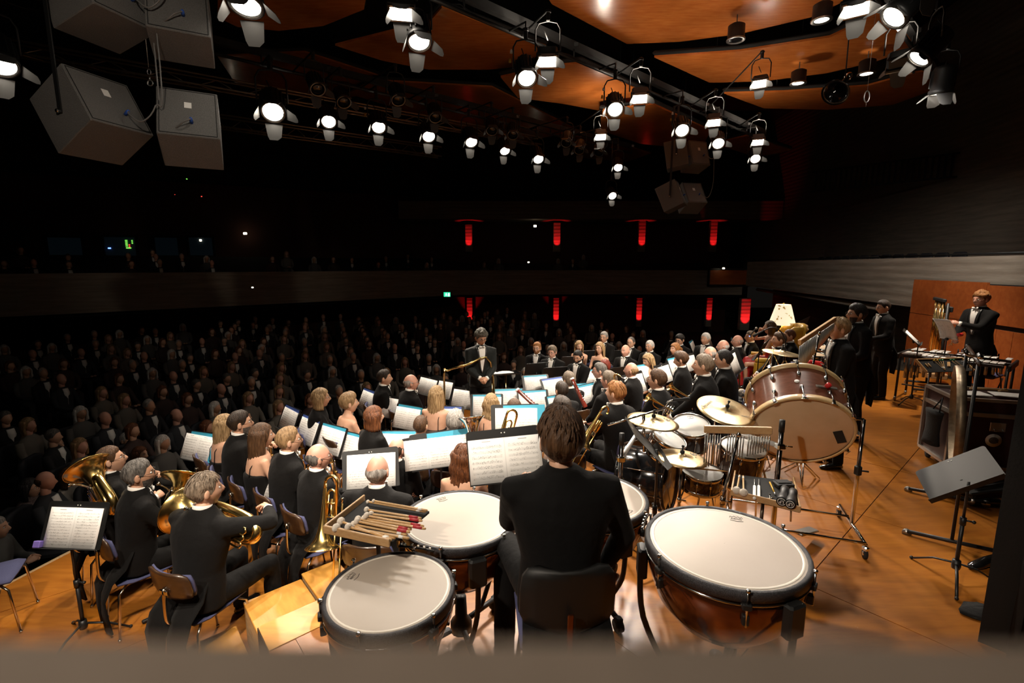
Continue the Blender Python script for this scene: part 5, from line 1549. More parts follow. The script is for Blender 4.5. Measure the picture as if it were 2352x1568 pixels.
# -- flutes
player('f1', 'woman with a blonde bob and black blouse holding a flute', 'blonde bob flautist', 738, 914, fem=True, hair=('bob', 'blond'), outfit='top', coat='dress', glasses=True, az=62, turn=8, hands=((.16, .40, .74), (-.04, .40, .70)))
player('f2', 'woman with short light brown hair and bare back in black strap dress', 'bare-backed woman', 803, 926, fem=True, hair=('full', 'sand'), outfit='straps', coat='dress', az=45, turn=14, hands=LAP, vol=.026)
player('f3', 'woman with auburn bob in a black top, seen from behind', 'auburn-haired woman', 860, 958, fem=True, hair=('bob', 'auburn'), outfit='top', coat='dress', az=38, turn=12, hands=LAP)
player('f4', 'dark-haired man in profile with open white collar, behind the flutes', 'dark-haired man in profile', 884, 868, hair=('short', 'dark'), az=70, turn=12, hands=((.10, .32, .70), (-.06, .32, .72)), wide=.95)
player('f5', 'bald man with glasses in black tailcoat, back towards us', 'bald man behind the flutes', 945, 879, hair=('ring', 'grey'), glasses=True, az=52, turn=16, hands=LAP, skin='skin3', wide=1.05)
player('f6', 'woman with very long straight blonde hair and bare shoulders, mid-stage', 'long-haired blonde at mid-stage', 1003, 908, fem=True, hair=('verylong', 'blond'), outfit='straps', coat='dress', az=15, hands=LAP)
player('f7', 'woman with wavy blonde hair in black dress before a wide score', 'wavy blonde', 1128, 925, fem=True, hair=('wavy', 'blond'), outfit='straps', coat='dress', az=4, hands=LAP, s=.95)
stick_wind(loc('f1', .02, .42, .62), loc('f1', -.02, .46, 1.26), 'silver flute upright beside the bare-backed woman', 'flute')
stick_wind(loc('f4', .10, .40, .58), loc('f4', .10, .42, 1.14), 'silver flute of the dark-haired man in profile', 'flute')
# -- middle
player('m1', 'man with cropped brown hair low between two stands', 'crop-haired man', 967, 978, hair=('crop', 'brown'), az=14, hands=LAP, s=.95)
player('m2', 'silver-haired man seen from behind beside the silver bell', 'silver-haired man', 1046, 970, hair=('full', 'grey'), az=8, hands=LAP, s=1.03)
player('m3', 'balding brown-haired head behind the blue folder, playing bassoon', 'bassoon player at mid-stage', 1181, 940, hair=('recede', 'brown'), az=-8, hands=((.18, .30, .70), (-.05, .32, .90)), s=1.03)
player('m4', 'dark-haired man hidden to the ears behind two stands', 'dark-haired man behind two stands', 1289, 897, hair=('short', 'dark'), az=-25, hands=LAP, skin='skin2')
player('m5', 'grey-haired bassoon player partly hidden behind stands', 'grey-haired bassoonist', 1306, 874, hair=('full', 'greybrown'), az=-28, hands=LAP)
player('m6', 'dark curly-haired man with glasses just above the timpanist', 'man with glasses before the timpanist', 1289, 938, hair=('full', 'dark'), glasses=True, az=-14, turn=-12, s=1.06, hands=((.06, .34, .80), (-.10, .36, .74)), ridge=.006)
player('m7', 'grey-brown-haired man with a low brass crook beside his head', 'man beside the golden crook', 1397, 874, base=.2, hair=('short', 'greybrown'), az=-38, turn=-10, hands=LAP, skin='skin3')
player('m8', 'ginger-brown-haired man in tailcoat holding a trombone', 'ginger-haired trombonist', 1413, 903, base=.2, hair=('short', 'ginger'), az=-34, turn=-16, s=1.06, wide=1.05, hands=((-.16, .34, .68), (-.22, .34, .84)), locks=40)
player('m9', 'brown-haired man with rimless glasses near the drum kit', 'man with rimless glasses', 1508, 873, base=.2, hair=('short', 'brown'), glasses=True, az=-52, turn=-6, s=1.07, wide=1.02, hands=((.08, .36, .66), (-.10, .36, .66)))
player('m10', 'man with longish dark hair bending over a cornet', 'long-fringed brass player', 1563, 827, base=.2, hair=('full', 'brown'), az=-62, nod=-14, hands=LAP, vol=.028)
player('m11', 'sandy grey-haired man in tailcoat right above the biggest cymbal', 'sandy-haired trumpeter', 1614, 840, base=.55, hair=('short', 'greybrown'), az=-62, s=1.02, hands=((.10, .34, .60), (-.08, .36, .62)))
player('m12', 'man with receding dark hair looking down left of a tilted score', 'receding dark-haired trumpeter', 1661, 826, base=.55, hair=('recede', 'black'), az=-64, nod=-10, s=1.0, hands=LAP, wide=1.08)
player('m13', 'bald man with glasses behind the trumpet row', 'bald man behind the trumpets', 1630, 812, base=.2, hair=('ring', 'grey'), glasses=True, az=-72, hands=LAP, skin='skin3')
player('m14', 'white-haired balding man behind the bald one', 'white-haired balding man', 1660, 796, base=.2, hair=('ring', 'white'), az=-75, hands=LAP, skin='skin3')
player('m15', 'stout balding grey man with glasses beside the black stand back', 'stout balding man', 1693, 784, base=.2, hair=('ring', 'grey'), glasses=True, az=-80, hands=LAP, skin='skin3')
player('m16', 'brown-haired young man mostly hidden by the black stand back', 'young man behind the black stand', 1723, 774, base=.2, hair=('short', 'greybrown'), az=-85, hands=LAP)
player('m17', 'young man in sharp profile below the microphone arm', 'young man in profile', 1788, 781, base=.55, hair=('short', 'brown'), az=-80, hands=LAP, s=.98)
player('m18', 'man with cropped auburn hair behind the suspended cymbal', 'crop-haired man by the cymbal', 1812, 772, base=.55, hair=('crop', 'auburn'), az=-78, hands=LAP, s=.95)
player('m19', 'curly fair-haired man partly behind a leaning black stand', 'curly fair man', 1842, 758, base=.55, hair=('curl', 'sand'), az=-95, hands=LAP, vol=.02, s=.90)
player('m21', 'trombonist hidden behind the timpani score', 'trombonist behind the timpani score', 1185, 1042, hair=('short', 'brown'), az=-8, hands=((.1, .34, .82), (-.06, .32, .85)))
# -- before the timpani
player('t1', 'bald broad-backed trombonist in black, just left of the timpani', 'bald trombonist', 868, 1082, hair=('ring', 'grey'), az=6, s=1.06, wide=1.12, skin='skin3', hands=((.12, .34, .74), (-.40, .26, .80)), poles=((.7, -.35, -1), (-.6, -.6, -.8)), vox=.016)
trombone(att(748, 1093, 3.72), att(740, 1258, 3.62), (1, -.2, 0), 'bass trombone standing bell down beside the bald trombonist', slide=True)
player('t2', 'bald man with glasses before the wide three-page score', 'bald man with glasses', 913, 1032, hair=('ring', 'dark'), glasses=True, az=14, turn=12, hands=LAP, skin='skin3', s=.93)
player('t3', 'woman with wavy chestnut hair and bare shoulders beside the timpani', 'chestnut-haired woman', 1063, 1052, fem=True, hair=('wavy', 'auburn'), outfit='sleeveless', coat='dress', az=4, hands=((.12, .36, .88), (-.08, .34, .74)), locks=30, s=.98)
brass_tuba(att(1093, 957, 4.65), att(1108, 1110, 4.55), -fwd('t3'), 'silver euphonium with an upright bell behind the timpani score', 'euphonium', 'silver', .125)
trombone(att(1168, 938, 4.62), att(1128, 1075, 4.55), (1, .3, 0), 'trombone with its tuning bow rising above the timpani score')
trombone(att(1388, 930, 5.3), att(1335, 1022, 5.25), (.9, .5, 0), 'trombone slanting beside the ginger-haired man')
stick_wind(att(1262, 962, 5.75), att(1187, 894, 5.9), 'red-brown bassoon slanting up to the left at mid-stage', 'bassoon')
stick_wind(att(1345, 935, 6.35), att(1313, 868, 6.45), 'red-brown bassoon with a white bell ring', 'bassoon')
saxophone(TR(att(1428, 868, 6.2)) @ Matrix.Rotation(R(30), 4, 'Z'), 'golden bass clarinet-like crook rising beside the grey-brown-haired man', 1.15)
trumpet(lmat('m9', .02, .44, .70, 60, 20), 'trumpet on the lap of the man with rimless glasses', 'silver')
trumpet(lmat('m10', .10, .40, .74, 20, 60), 'cornet held by the long-fringed brass player')
trumpet(lmat('m11', -.05, .40, .72, 30, -30), 'trumpet of the sandy-haired man')
trumpet(lmat('m12', -.05, .42, .72, 30, -20), 'trumpet of the receding dark-haired man')
# -- far rows, faces towards us
player('r1', 'ginger-haired clarinettist with glasses, first of the far row', 'ginger-haired clarinettist', 1233, 800, hair=('short', 'ginger'), glasses=True, beard='ginger', hands=((.06, .34, .66), (-.05, .34, .70)))
player('r2', 'grey-brown-haired clarinettist with glasses, second of the far row', 'second far clarinettist', 1268, 809, hair=('full', 'greybrown'), glasses=True, hands=((.06, .34, .62), (-.05, .34, .66)), skin='skin3', nod=-6, wide=1.08)
player('r3', 'woman with a long blonde plait and bare shoulders in the far row', 'woman with the plait', 1330, 795, fem=True, hair=('long', 'blond'), outfit='straps', coat='dress', hands=LAP, turn=-30, nod=-8, s=.95)
player('r4', 'black-bearded young man with glasses looking down at his clarinet', 'bearded clarinettist', 1327, 820, hair=('short', 'black'), glasses=True, beard='black', nod=-16, turn=-10, hands=((.05, .34, .62), (-.05, .34, .68)))
player('r5', 'woman with long straight blonde hair and glasses in a halter top', 'blonde woman with glasses', 1377, 800, fem=True, hair=('long', 'blond'), outfit='sleeveless', coat='dress', glasses=True, hands=LAP)
player('r6', 'grey-haired man with glasses, rearmost above the far row', 'rearmost grey-haired man', 1387, 775, base=.12, hair=('short', 'grey'), glasses=True, hands=LAP, skin='skin2')
player('r7', 'balding ruddy man smiling in the far row', 'ruddy balding man', 1436, 806, hair=('ring', 'grey'), hands=LAP, skin='skin3', wide=1.06)
player('r8', 'dark grey-haired man with glasses behind the ruddy man', 'man behind the ruddy one', 1449, 787, base=.0, hair=('recede', 'darkgrey'), glasses=True, hands=LAP)
player('r9', 'white-haired man with glasses right of the far row', 'white-haired man with glasses', 1492, 796, hair=('short', 'white'), glasses=True, hands=LAP, skin='skin2')
player('r10', 'blonde woman looking down behind a blue-edged stand', 'blonde woman looking down', 1488, 828, fem=True, hair=('long', 'blond'), outfit='straps', coat='dress', nod=-14, hands=LAP)
player('r11', 'woman with bright red ponytail in front of the far row', 'red-haired woman', 1389, 842, fem=True, hair=('pony', 'red'), outfit='top', coat='dress', hands=LAP, turn=-20, vol=.022, s=.94)
player('r12', 'dark grey-haired man with glasses below the red-haired woman', 'man below the red-haired woman', 1376, 852, hair=('short', 'darkgrey'), glasses=True, hands=LAP, az=-80, skin='skin3', s=1.03)
player('r13', 'balding man whose crown shows above a two-page stand', 'balding man above a stand', 1449, 851, base=.1, hair=('ring', 'sand'), az=-60, hands=LAP, skin='skin3')
player('r14', 'fair woman with ponytail and white collar, looking left', 'ponytailed woman', 1550, 802, fem=True, hair=('pony', 'ginger'), outfit='top', coat='suit', hands=LAP, turn=10)
player('r15', 'black-haired man with glasses bending his head, behind the ponytailed woman', 'black-haired man bending', 1561, 781, base=.1, hair=('full', 'black'), glasses=True, nod=-12, hands=LAP)
player('r16', 'white-haired upright man in tailcoat, far right row', 'white-haired upright man', 1620, 779, base=.2, hair=('short', 'white'), hands=LAP, skin='skin2', wide=1.05)
for k, x, nm in (('r1', 0, 'ginger-haired man'), ('r2', 0, 'second far clarinettist'), ('r4', -.05, 'bearded young man')):
    stick_wind(loc(k, .0, .40, .50), loc(k, .02, .30, 1.06), 'black clarinet resting on the lap of the ' + nm, 'clarinet')
# -- standing: conductor and percussion
player('con', 'conductor in tailcoat with curly hair, head bowed, hands folded', 'conductor', 1105, 776, base=.22, az=165, stand=True, hair=('curl', 'curlgrey'), coat='green_coat', nod=-22, turn=-10, hands=((.05, .27, 1.05), (-.04, .28, 1.04)), glasses=True, tails=2, vox=.017, skin='skin2', s=.98, curl=1.1)
player('q1', 'timpanist in black seated on a high chair, back to the camera', 'timpanist', 1287, 1012, base=.55, az=-4, seat=.70, hair=('full', 'brown'), lean=.06, s=1.06, ch=False, wide=1.10, hands=((.26, .16, .78), (-.15, .40, 1.10)), poles=((1, -.3, -.5), (-.35, -.5, -1)), vox=.014, locks=190, ridge=.005, vol=.026, collar=False, hs=1.07, feet=((.22, .36, .085), (-.24, .36, .085)))
player('q2', 'fair-haired young percussionist in tailcoat standing behind the bass drum', 'fair-haired percussionist', 1925, 757, base=.55, az=-80, stand=True, hair=('short', 'blond'), hands=((.12, .26, 1.0), (-.10, .28, 1.0)), tails=2, vol=.02, locks=40)
player('q3', 'tall bearded percussionist with black-rimmed glasses, standing', 'tall bearded percussionist', 1966, 722, base=.55, az=-82, stand=True, hair=('full', 'black'), beard='black', glasses=True, hands=((.14, .20, 1.0), (-.10, .25, 1.05)), tails=2, s=1.05, skin='skin2')
player('q4', 'dark-haired percussionist with glasses standing third from the bass drum', 'third percussionist', 2028, 706, base=.55, az=-84, stand=True, hair=('short', 'dark'), glasses=True, nod=-10, hands=((.10, .30, 1.12), (-.08, .30, 1.10)), tails=2)
player('q5', 'curly-haired percussionist holding red mallets and a score by the cherry wall', 'curly-haired mallet player', 2252, 688, base=.55, az=-96, stand=True, hair=('curl', 'ginger'), hands=((.10, .34, 1.05), (-.02, .44, 1.30)), nod=-8, tails=2, s=1.10, skin='skin3', wide=1.0, vol=.024)
# -- soloist with microphone in the yellow armchair
player('sol', 'woman in a red dress with microphone sitting in the yellow armchair', 'woman in red', 1767, 752, base=.55, az=-70, fem=True, hair=('bob', 'brown'), outfit='reddress', coat='reddress', hands=((.06, .22, 1.17), (-.06, .34, .66)), ch=False, vox=.02, s=.98)
# ================================================================ MUSIC STANDS
ms = music_stand
ms(155, 1215, .80, 'black music stand alone at the lower left with a violet box', az=3, sheet='dense', folder=None, ph=.30, pos=tuple(att(157, 1212, 3.72)))
lastst = [o for o in COL.objects if o.name.startswith('music_stand') and o.parent is None][-1]
vb = MB(); vb.box((-.235, .028, .022), (.055, .05, .035), bev=.004)
o = vb.build('eraser_box', M['violet'], label='small violet box on the ledge of the lower left stand', cat='box')
o.matrix_world = lastst.matrix_world @ Matrix.Identity(4)
o.matrix_world = TR(lastst.location) @ Matrix.Rotation(lastst.rotation_euler.z, 4, 'Z') @ TR((0, -.02, att(157, 1212, 3.72).z - .16)) @ Matrix.Rotation(R(66), 4, 'X')
ms(450, 1028, .85, 'stand behind the tuba bells with a half-covered blue folder', az=18, shift=-.04, fshift=.03)
ms(542, 1062, .84, 'stand left of the long dark-haired woman, blue strip on top', az=28)
ms(604, 1110, .80, 'stand with bright blue-edged sheet right of the nearest tuba player', az=16, pos=tuple(att(604, 1110, 4.85)))
ms(655, 963, .86, 'first of two slanted stands behind the saxophones, darker blue edge', az=42, folder='blue')
ms(698, 988, .86, 'second of two slanted stands behind the saxophones', az=40, folder='blue')
ms(752, 1010, .86, 'stand above the balding saxophonist with a long blue edge', az=32)
ms(803, 1030, .82, 'low slanted stand right of the balding saxophonist', az=30, tilt=34)
ms(866, 1030, .80, 'small grey stand half hidden behind the bald trombonist score', az=24, tilt=30)
ms(852, 1080, .88, 'stand directly before the bald trombonist with one wide score', az=-6, sheet='dense', folder=None, roll=-4, pos=tuple(att(852, 1080, 4.3)))
ms(915, 1025, .86, 'stand before the bald man with glasses, half covered', az=0, sheet='two')
ms(1012, 1035, .90, 'wide stand with three joined pages and a blue folder on top', az=-10, sheet='three', folder='cyan', roll=-5, w=1.08, fshift=.12, ph=.285, pos=tuple(att(1012, 1035, 4.6)))
ms(1166, 1058, 1.50, 'big timpani stand with thick open part before the timpanist', az=-7, base=.55, sheet='big', folder=None, roll=-4, ph=.285, w=1.13, h=1.16, pos=tuple(att(1166, 1058, 3.62)))
ms(838, 920, .86, 'stand right of the bare-backed woman with a dark blue edge', az=44, folder='blue')
ms(884, 934, .86, 'stand with overlapping loose pages above the auburn-haired woman', az=34, sheet='three', folder=None)
ms(932, 960, .86, 'stand with a short blue strip right of the auburn-haired woman', az=28, shift=-.02)
ms(976, 887, .88, 'stand with a tall page beside the bald man behind the flutes', az=38, sheet='dense', folder=None)
ms(1010, 893, .86, 'bright stand just behind the long-haired blonde at mid-stage', az=30, folder=None)
ms(1062, 916, .86, 'stand below the conductor with plain white pages', az=26, folder=None)
ms(1022, 962, .86, 'stand with a dark blue folder beside the silver-haired man', az=5, folder='blue', sheet='two')
ms(1118, 932, .86, 'stand directly before the wavy blonde', az=-2)
ms(1170, 918, .88, 'blue-edged stand below the conductor desk', az=-6)
ms(1226, 922, .88, 'wide stand behind the slanting bassoon', az=-9)
ms(1234, 882, .86, 'small blue-edged stand before the two far clarinets', az=-14, tilt=30)
ms(1278, 888, .86, 'small stand with pale blue sheet left of the bearded man', az=-30, tilt=32, folder='blue')
ms(1186, 968, .86, 'stand with a wide blue folder sticking out on the right', az=-6, folder='cyan', fshift=.09, w=1.05, pos=tuple(att(1186, 968, 5.1)))
ms(1296, 932, .88, 'stand before the man with glasses above the timpanist', az=-18, roll=-4)
ms(1322, 906, .86, 'stand with a blue side strip left of the large tilted score', az=-22, fshift=.06)
ms(1362, 905, .92, 'large tilted score left of the ginger-haired man', az=-24, base=.0, roll=-6)
ms(1370, 867, .86, 'blue-edged stand before the man below the red-haired woman', az=-28, tilt=32)
ms(1464, 880, 1.06, 'stand with two clearly separate pages before the rimless glasses', az=-34, base=.2, sheet='two', folder=None, roll=-4)
ms(1488, 857, 1.04, 'stand with a blue strip before the blonde woman looking down', az=-36, base=.2)
ms(1531, 858, 1.06, 'stand between the rimless glasses and the long-fringed man', az=-42, base=.2, sheet='dense', folder=None)
ms(1558, 840, 1.04, 'narrow pale stand half hidden behind the long-fringed man', az=-40, base=.2)
ms(1592, 832, 1.06, 'stand hidden behind the sandy-haired trumpeter', az=-46, base=.2, sheet='dense', folder=None)
ms(1642, 820, 1.06, 'pale stand left of the receding dark-haired trumpeter', az=-46, base=.2, sheet='dense', folder=None)
ms(1693, 832, 1.50, 'steeply tilted single score right of the dark-haired trumpeter', az=-40, base=.55, sheet='one', folder=None, roll=-12, tilt=20)
ms(1744, 800, 1.52, 'black stand turned away showing its back and a white sticker', az=130, base=.55, sheet='one', folder=None, back_lab=True, roll=6)
ms(1597, 797, 1.0, 'small blue-topped stand before the white-haired upright man', az=-60, base=.1)
ms(1634, 782, 1.05, 'stand edge right of the white-haired upright man', az=-62, base=.2)
ms(1690, 790, 1.05, 'stand in front of the stout balding man', az=-64, base=.2)
ms(1838, 745, 1.58, 'leaning black stand in front of the curly fair man', az=150, base=.55, sheet=None, folder=None, roll=14)
ms(1230, 848, .90, 'stand turned away with a brown-lit back before the ginger clarinettist', az=160, sheet='two')
ms(1272, 858, .88, 'stand turned away before the second far clarinettist', az=165, sheet='two')
ms(1312, 832, .88, 'stand turned away left of the bearded young man', az=170, sheet=None, folder=None)
ms(1352, 818, .92, 'stand turned away behind the bearded young man', az=165, sheet=None, folder=None)
ms(1402, 818, .92, 'black stand turned away right of the blonde with glasses', az=170, sheet=None, folder=None)
ms(1412, 858, .86, 'brown-lit stand back below the ruddy balding man', az=150, sheet=None, folder=None)
ms(1470, 820, .9, 'black stand edge right of the ruddy balding man', az=120, sheet=None, folder=None)
ms(1535, 795, .95, 'black stand turned edge-on left of the black-haired man', az=130, sheet=None, folder=None)
ms(2232, 1078, 1.32, 'empty black music stand at the right with its desk tipped', az=38, base=.55, sheet=None, folder=None, roll=-40, tilt=62, pos=tuple(att(2230, 1078, 3.6)))
ms(1512, 1000, 1.66, 'empty black stand seen edge-on in front of the drum kit', az=-86, base=.55, sheet=None, folder=None, tilt=44, pos=tuple(att(1512, 1004, 3.75)))
# tablet beside the silver-haired man
c = onz(1018, 972, .82)
t = thing('tablet', 'grey-framed tablet propped up beside the silver-haired man', 'tablet', c, R(5))
Mt = Matrix.Rotation(R(66), 4, 'X')
mb = MB(Mt); mb.box((0, 0, .035), (.20, .27, .008), bev=.003); mb.build('casing', M['steel'], t)
mb = MB(Mt); mb.box((0, 0, .0395), (.175, .235, .001)); mb.build('screen', M['paper'], t)
# ================================================================ PERCUSSION
def text(s_, size, Mx, parent, m='mark', extr=.0004, shear=0.0):
    cu = bpy.data.curves.new('lettering', 'FONT'); cu.body = s_; cu.size = size; cu.extrude = extr; cu.align_x = 'CENTER'; cu.align_y = 'CENTER'; cu.shear = shear
    cu.materials.append(M[m])
    o_ = bpy.data.objects.new('fuse', cu); COL.objects.link(o_)
    QUEUE.append((o_, lambda me: link('lettering', me, parent, Mx)))
def timpano(c, r, lab, logo=(2.2, 0), gauge=None, az=0.0):
    base = .55; h = c.z - base
    t = thing('timpano', lab, 'timpano', (c.x, c.y, base), az, 'four copper-brown timpani')
    n = 48
    mb = MB()
    prof = [(.05, h - r * 1.18), (r * .35, h - r * 1.15), (r * .62, h - r * 1.0), (r * .82, h - r * .75), (r * .925, h - r * .45), (r * .965, h - .12), (r * .975, h - .02)]
    prof = [(p[0], max(p[1], .10)) for p in prof]
    mb.lathe(prof, n); mb.build('bowl', M['copper'], t)
    mb = MB(); mb.lathe([(.001, h), (r * .875, h), (r * .935, h - .0015)], n, None, False); mb.build('drumhead', M['drumhead'], t)
    mb = MB(); mb.lathe([(r * .878, h + .0005), (r * .893, h + .003), (r * .908, h + .0005)], n, None, False); mb.build('collar_ring', M['ring'], t)
    mb = MB(); mb.lathe([(r * .93, h - .003), (r * .95, h + .006), (r * .988, h + .004), (r, h - .006), (r, h - .045), (r * .955, h - .048)], n, None, False); mb.build('counterhoop', M['rim'], t)
    mb = MB(); mb.tube([Vector((r * .985 * cos(a), r * .985 * sin(a), h - .062)) for a in [2 * pi * k / n for k in range(n)]], .007, 6, closed=True); mb.build('hoop_ring', M['chrome'], t)
    for k in range(6):
        a = 2 * pi * k / 6 + .35
        p = Vector((cos(a), sin(a), 0))
        mb = MB(); mb.tube([p * r * 1.015 + Vector((0, 0, h + .018)), p * r * 1.015 + Vector((0, 0, h - .16))], .006, 6); mb.lathe([(.011, h + .012), (.011, h + .024), (.006, h + .026)], 8, TR(p * r * 1.015)); mb.build('tension_rod', M['chrome'], t)
        mb = MB(); mb.box(p * r * 1.0 + Vector((0, 0, h - .06)), (.036, .042, .03), Matrix.Rotation(a, 3, 'Z'), .004); mb.build('hoop_claw', M['black'], t); mb = MB(); mb.box(p * r * .99 + Vector((0, 0, h - .13)), (.03, .03, .05), Matrix.Rotation(a, 3, 'Z'), .004); mb.build('lug', M['black'], t)
    for k in range(3):
        a = 2 * pi * k / 3 + .9; p = Vector((cos(a), sin(a), 0))
        mb = MB(); mb.box(p * r * 1.03 + Vector((0, 0, h - .14)), (.05, .10, .17), Matrix.Rotation(a, 3, 'Z'), .01); mb.build('suspension_bracket', M['black'], t)
        mb = MB(); mb.tube(smooth_path([p * r * 1.05 + Vector((0, 0, h - .2)), p * r * .98 + Vector((0, 0, h * .5)), p * r * .62 + Vector((0, 0, .16)), p * r * .45 + Vector((0, 0, .10))], 4), .016, 8); mb.build('strut', M['black'], t)
        mb = MB(); mb.tube([p * .08 + Vector((0, 0, .10)), p * r * .95 + Vector((0, 0, .085))], .018, 8); mb.build('base_arm', M['black'], t)
        mb = MB(); mb.tube([p * r * .93 + Vector((-.02 * p.y, .02 * p.x, .045)), p * r * .93 + Vector((.02 * p.y, -.02 * p.x, .045))], .045, 14); mb.box(p * r * .93 + Vector((0, 0, .09)), (.05, .05, .03), Matrix.Rotation(a, 3, 'Z'), .008); mb.build('caster', M['blackmat'], t)
    mb = MB(); mb.lathe([(.07, .06), (.07, .12), (.04, .16), (.035, .3)], 14); mb.build('pedestal', M['black'], t)
    pz = Matrix.Rotation(-.9, 3, 'Z')
    mb = MB(); mb.box(pz @ Vector((0, -r * .62, .10)), (.05, r * .8, .03), pz, .008); mb.sphere(pz @ Vector((0, -r * 1.08, .125)), (.07, .11, .014), 14, 6, pz @ Matrix.Rotation(R(-12), 3, 'X')); mb.build('pedal', M['rim'], t)
    if gauge is not None:
        p = Vector((cos(gauge), sin(gauge), 0)); q = Vector((-p.y, p.x, 0))
        mb = MB(); mb.tube([p * r * 1.03 + q * x + Vector((0, 0, h + .02)) - p * (x * x * .9) for x in (-.10, -.05, 0, .05, .10)], .009, 6, flat=.6); mb.build('tuning_gauge', M['black'], t)
        for x in (-.08, -.045, -.01, .03, .07):
            mb = MB(); mb.box(p * r * 1.03 + q * x + Vector((0, 0, h + .034)) - p * (x * x * .9), (.014, .018, .014), Matrix.Rotation(gauge, 3, 'Z'), .003); mb.build('note_marker', M['chrome'], t)
    la, lr = logo
    Ml = Matrix.Rotation(la, 4, 'Z') @ TR((0, r * .74, h + .0012)) @ Matrix.Rotation(lr, 4, 'Z')
    text('REMO', r * .055, Ml, t)
    mb = MB(Ml); w = r * .085
    zig = [(-w, .016), (-w * .95, .04), (-w * .55, .028), (-w * .35, .048), (0, .031), (w * .35, .048), (w * .55, .028), (w * .95, .04), (w, .016)]
    mb.tube([(x, y * r * 1.6, 0) for x, y in zig], .0012, 4); mb.tube([(-w, -.02, 0), (0, -.026, 0), (w, -.02, 0)], .0012, 4); mb.build('crown_print', M['mark'], t)
    return t
timpano(att(896, 1352, 2.31), .307, 'smallest timpano at the lower left, mallet shadows on its head', logo=(1.15, .2), gauge=1.35)
timpano(att(1055, 1187, 3.03), .365, 'timpano behind the mallet tray', logo=(.55, 0))
timpano(att(1362, 1140, 3.42), .385, 'timpano half hidden behind the timpanist', logo=(-2.4, 0))
timpano(att(1664, 1247, 2.55), .405, 'largest timpano at the lower right', logo=(-.62, .3), gauge=2.75)
# high timpani chair
rp, a_, s_ = PL['q1']
t = thing('timpani_chair', 'high black chair with a copper-coloured spine under the timpanist', 'chair', rp, a_)
mb = MB(); mb.box((0, 0, .665), (.42, .42, .05), bev=.02); mb.build('seat', M['blueseat'], t)
mb = MB(); rings = []
for z, w in ((.78, .14), (.80, .19), (.86, .215), (.98, .215), (1.055, .205), (1.09, .18), (1.10, .13)):
    yb = -.235 - (z - .78) * .12
    rings.append([Vector((x * w, yb + .05 * x * x, z)) for x in (-1, -.66, -.33, 0, .33, .66, 1)] + [Vector((x * w, yb - .022 + .05 * x * x, z)) for x in (1, .66, .33, 0, -.33, -.66, -1)])
mb.loft(rings, True); mb.build('backrest', M['shellblack'], t)
mb = MB(); mb.box((0, -.285, .73), (.028, .012, .36), Matrix.Rotation(R(4), 3, 'X'), .004); mb.build('back_spine', M['copper'], t)
mb = MB(); mb.tube([(0, -.28, .56), (0, -.1, .62), (0, 0, .63)], .014, 8); mb.build('spine_foot', M['copper'], t)
for sx in (-1, 1):
    for sy in (-1, 1):
        mb = MB(); mb.tube([(sx * .15, sy * .15, .64), (sx * .22, sy * .23, .0)], .013, 8); mb.build('leg', M['black'], t)
mb = MB(); mb.tube([(-.2, .2, .25), (.2, .2, .25)], .011, 6); mb.tube([(-.2, -.2, .25), (.2, -.2, .25)], .011, 6); mb.build('foot_rail', M['black'], t)
# ---- generic drum, cymbal, hardware
def drum(c, ax, r, depth, lab, shell='kitshell', head='drumhead_w', hoop='chrome', lugs=8, cat='drum', name='drum', legs=None, brand=None, spin=0.0):
    """c = centre of the batter head, ax = its outward direction"""
    Mx = aim(c, ax) @ Matrix.Rotation(spin, 4, 'Z'); t = thing(name, lab, cat, M=Mx, group='drum kit')
    n = 36
    mb = MB(); mb.lathe([(r * .96, -.012), (r * .975, -.02), (r * .975, -depth + .02), (r * .96, -depth + .012)], n, None, False); mb.build('shell', M[shell], t)
    mb = MB(); mb.lathe([(.001, 0), (r * .9, 0), (r * .955, -.004)], n, None, False); mb.build('batter_head', M[head], t)
    mb = MB(); mb.lathe([(r * .955, -depth + .004), (r * .9, -depth), (.001, -depth)], n, None, False); mb.build('resonant_head', M[head], t)
    for z0 in (0.0, -depth):
        sg = 1 if z0 == 0 else -1
        mb = MB(); mb.lathe([(r * .955, z0 - .004 * sg), (r * .965, z0 + .009 * sg), (r * 1.0, z0 + .010 * sg), (r * 1.0, z0 - .022 * sg), (r * .98, z0 - .024 * sg)], n, None, False); mb.build('hoop', M[hoop], t)
    for k in range(lugs):
        a = 2 * pi * k / lugs + .2; p = Vector((cos(a), sin(a), 0))
        mb = MB(); mb.tube([p * r * 1.01 + Vector((0, 0, .006)), p * r * 1.01 + Vector((0, 0, -depth - .006))], .0028, 5); mb.build('tension_rod', M['chrome'], t); mb = MB(); mb.box(p * r * 1.0 + Vector((0, 0, -.055)), (.022, .018, .035), Matrix.Rotation(a, 3, 'Z'), .005); mb.build('lug', M['chrome'], t)
    if brand:
        mb = MB(); mb.tube([Vector((.028 * cos(a), r * .68 + .016 * sin(a), .001)) for a in [2 * pi * k / 18 for k in range(18)]], .0012, 4, closed=True); mb.build('printed_oval', M['mark'], t)
        text(brand, .017, TR((0, r * .68, .001)), t)
    iv = Mx.inverted()
    if legs:
        for q in legs:
            w0 = Mx @ Vector(q[0]); w1 = Vector((w0.x + q[1][0], w0.y + q[1][1], .56))
            mb = MB(); mb.tube([iv @ w0, iv @ w1], .008, 6); mb.sphere(iv @ w1, .014, 6, 5); mb.build('leg', M['chrome'], t)
    return t
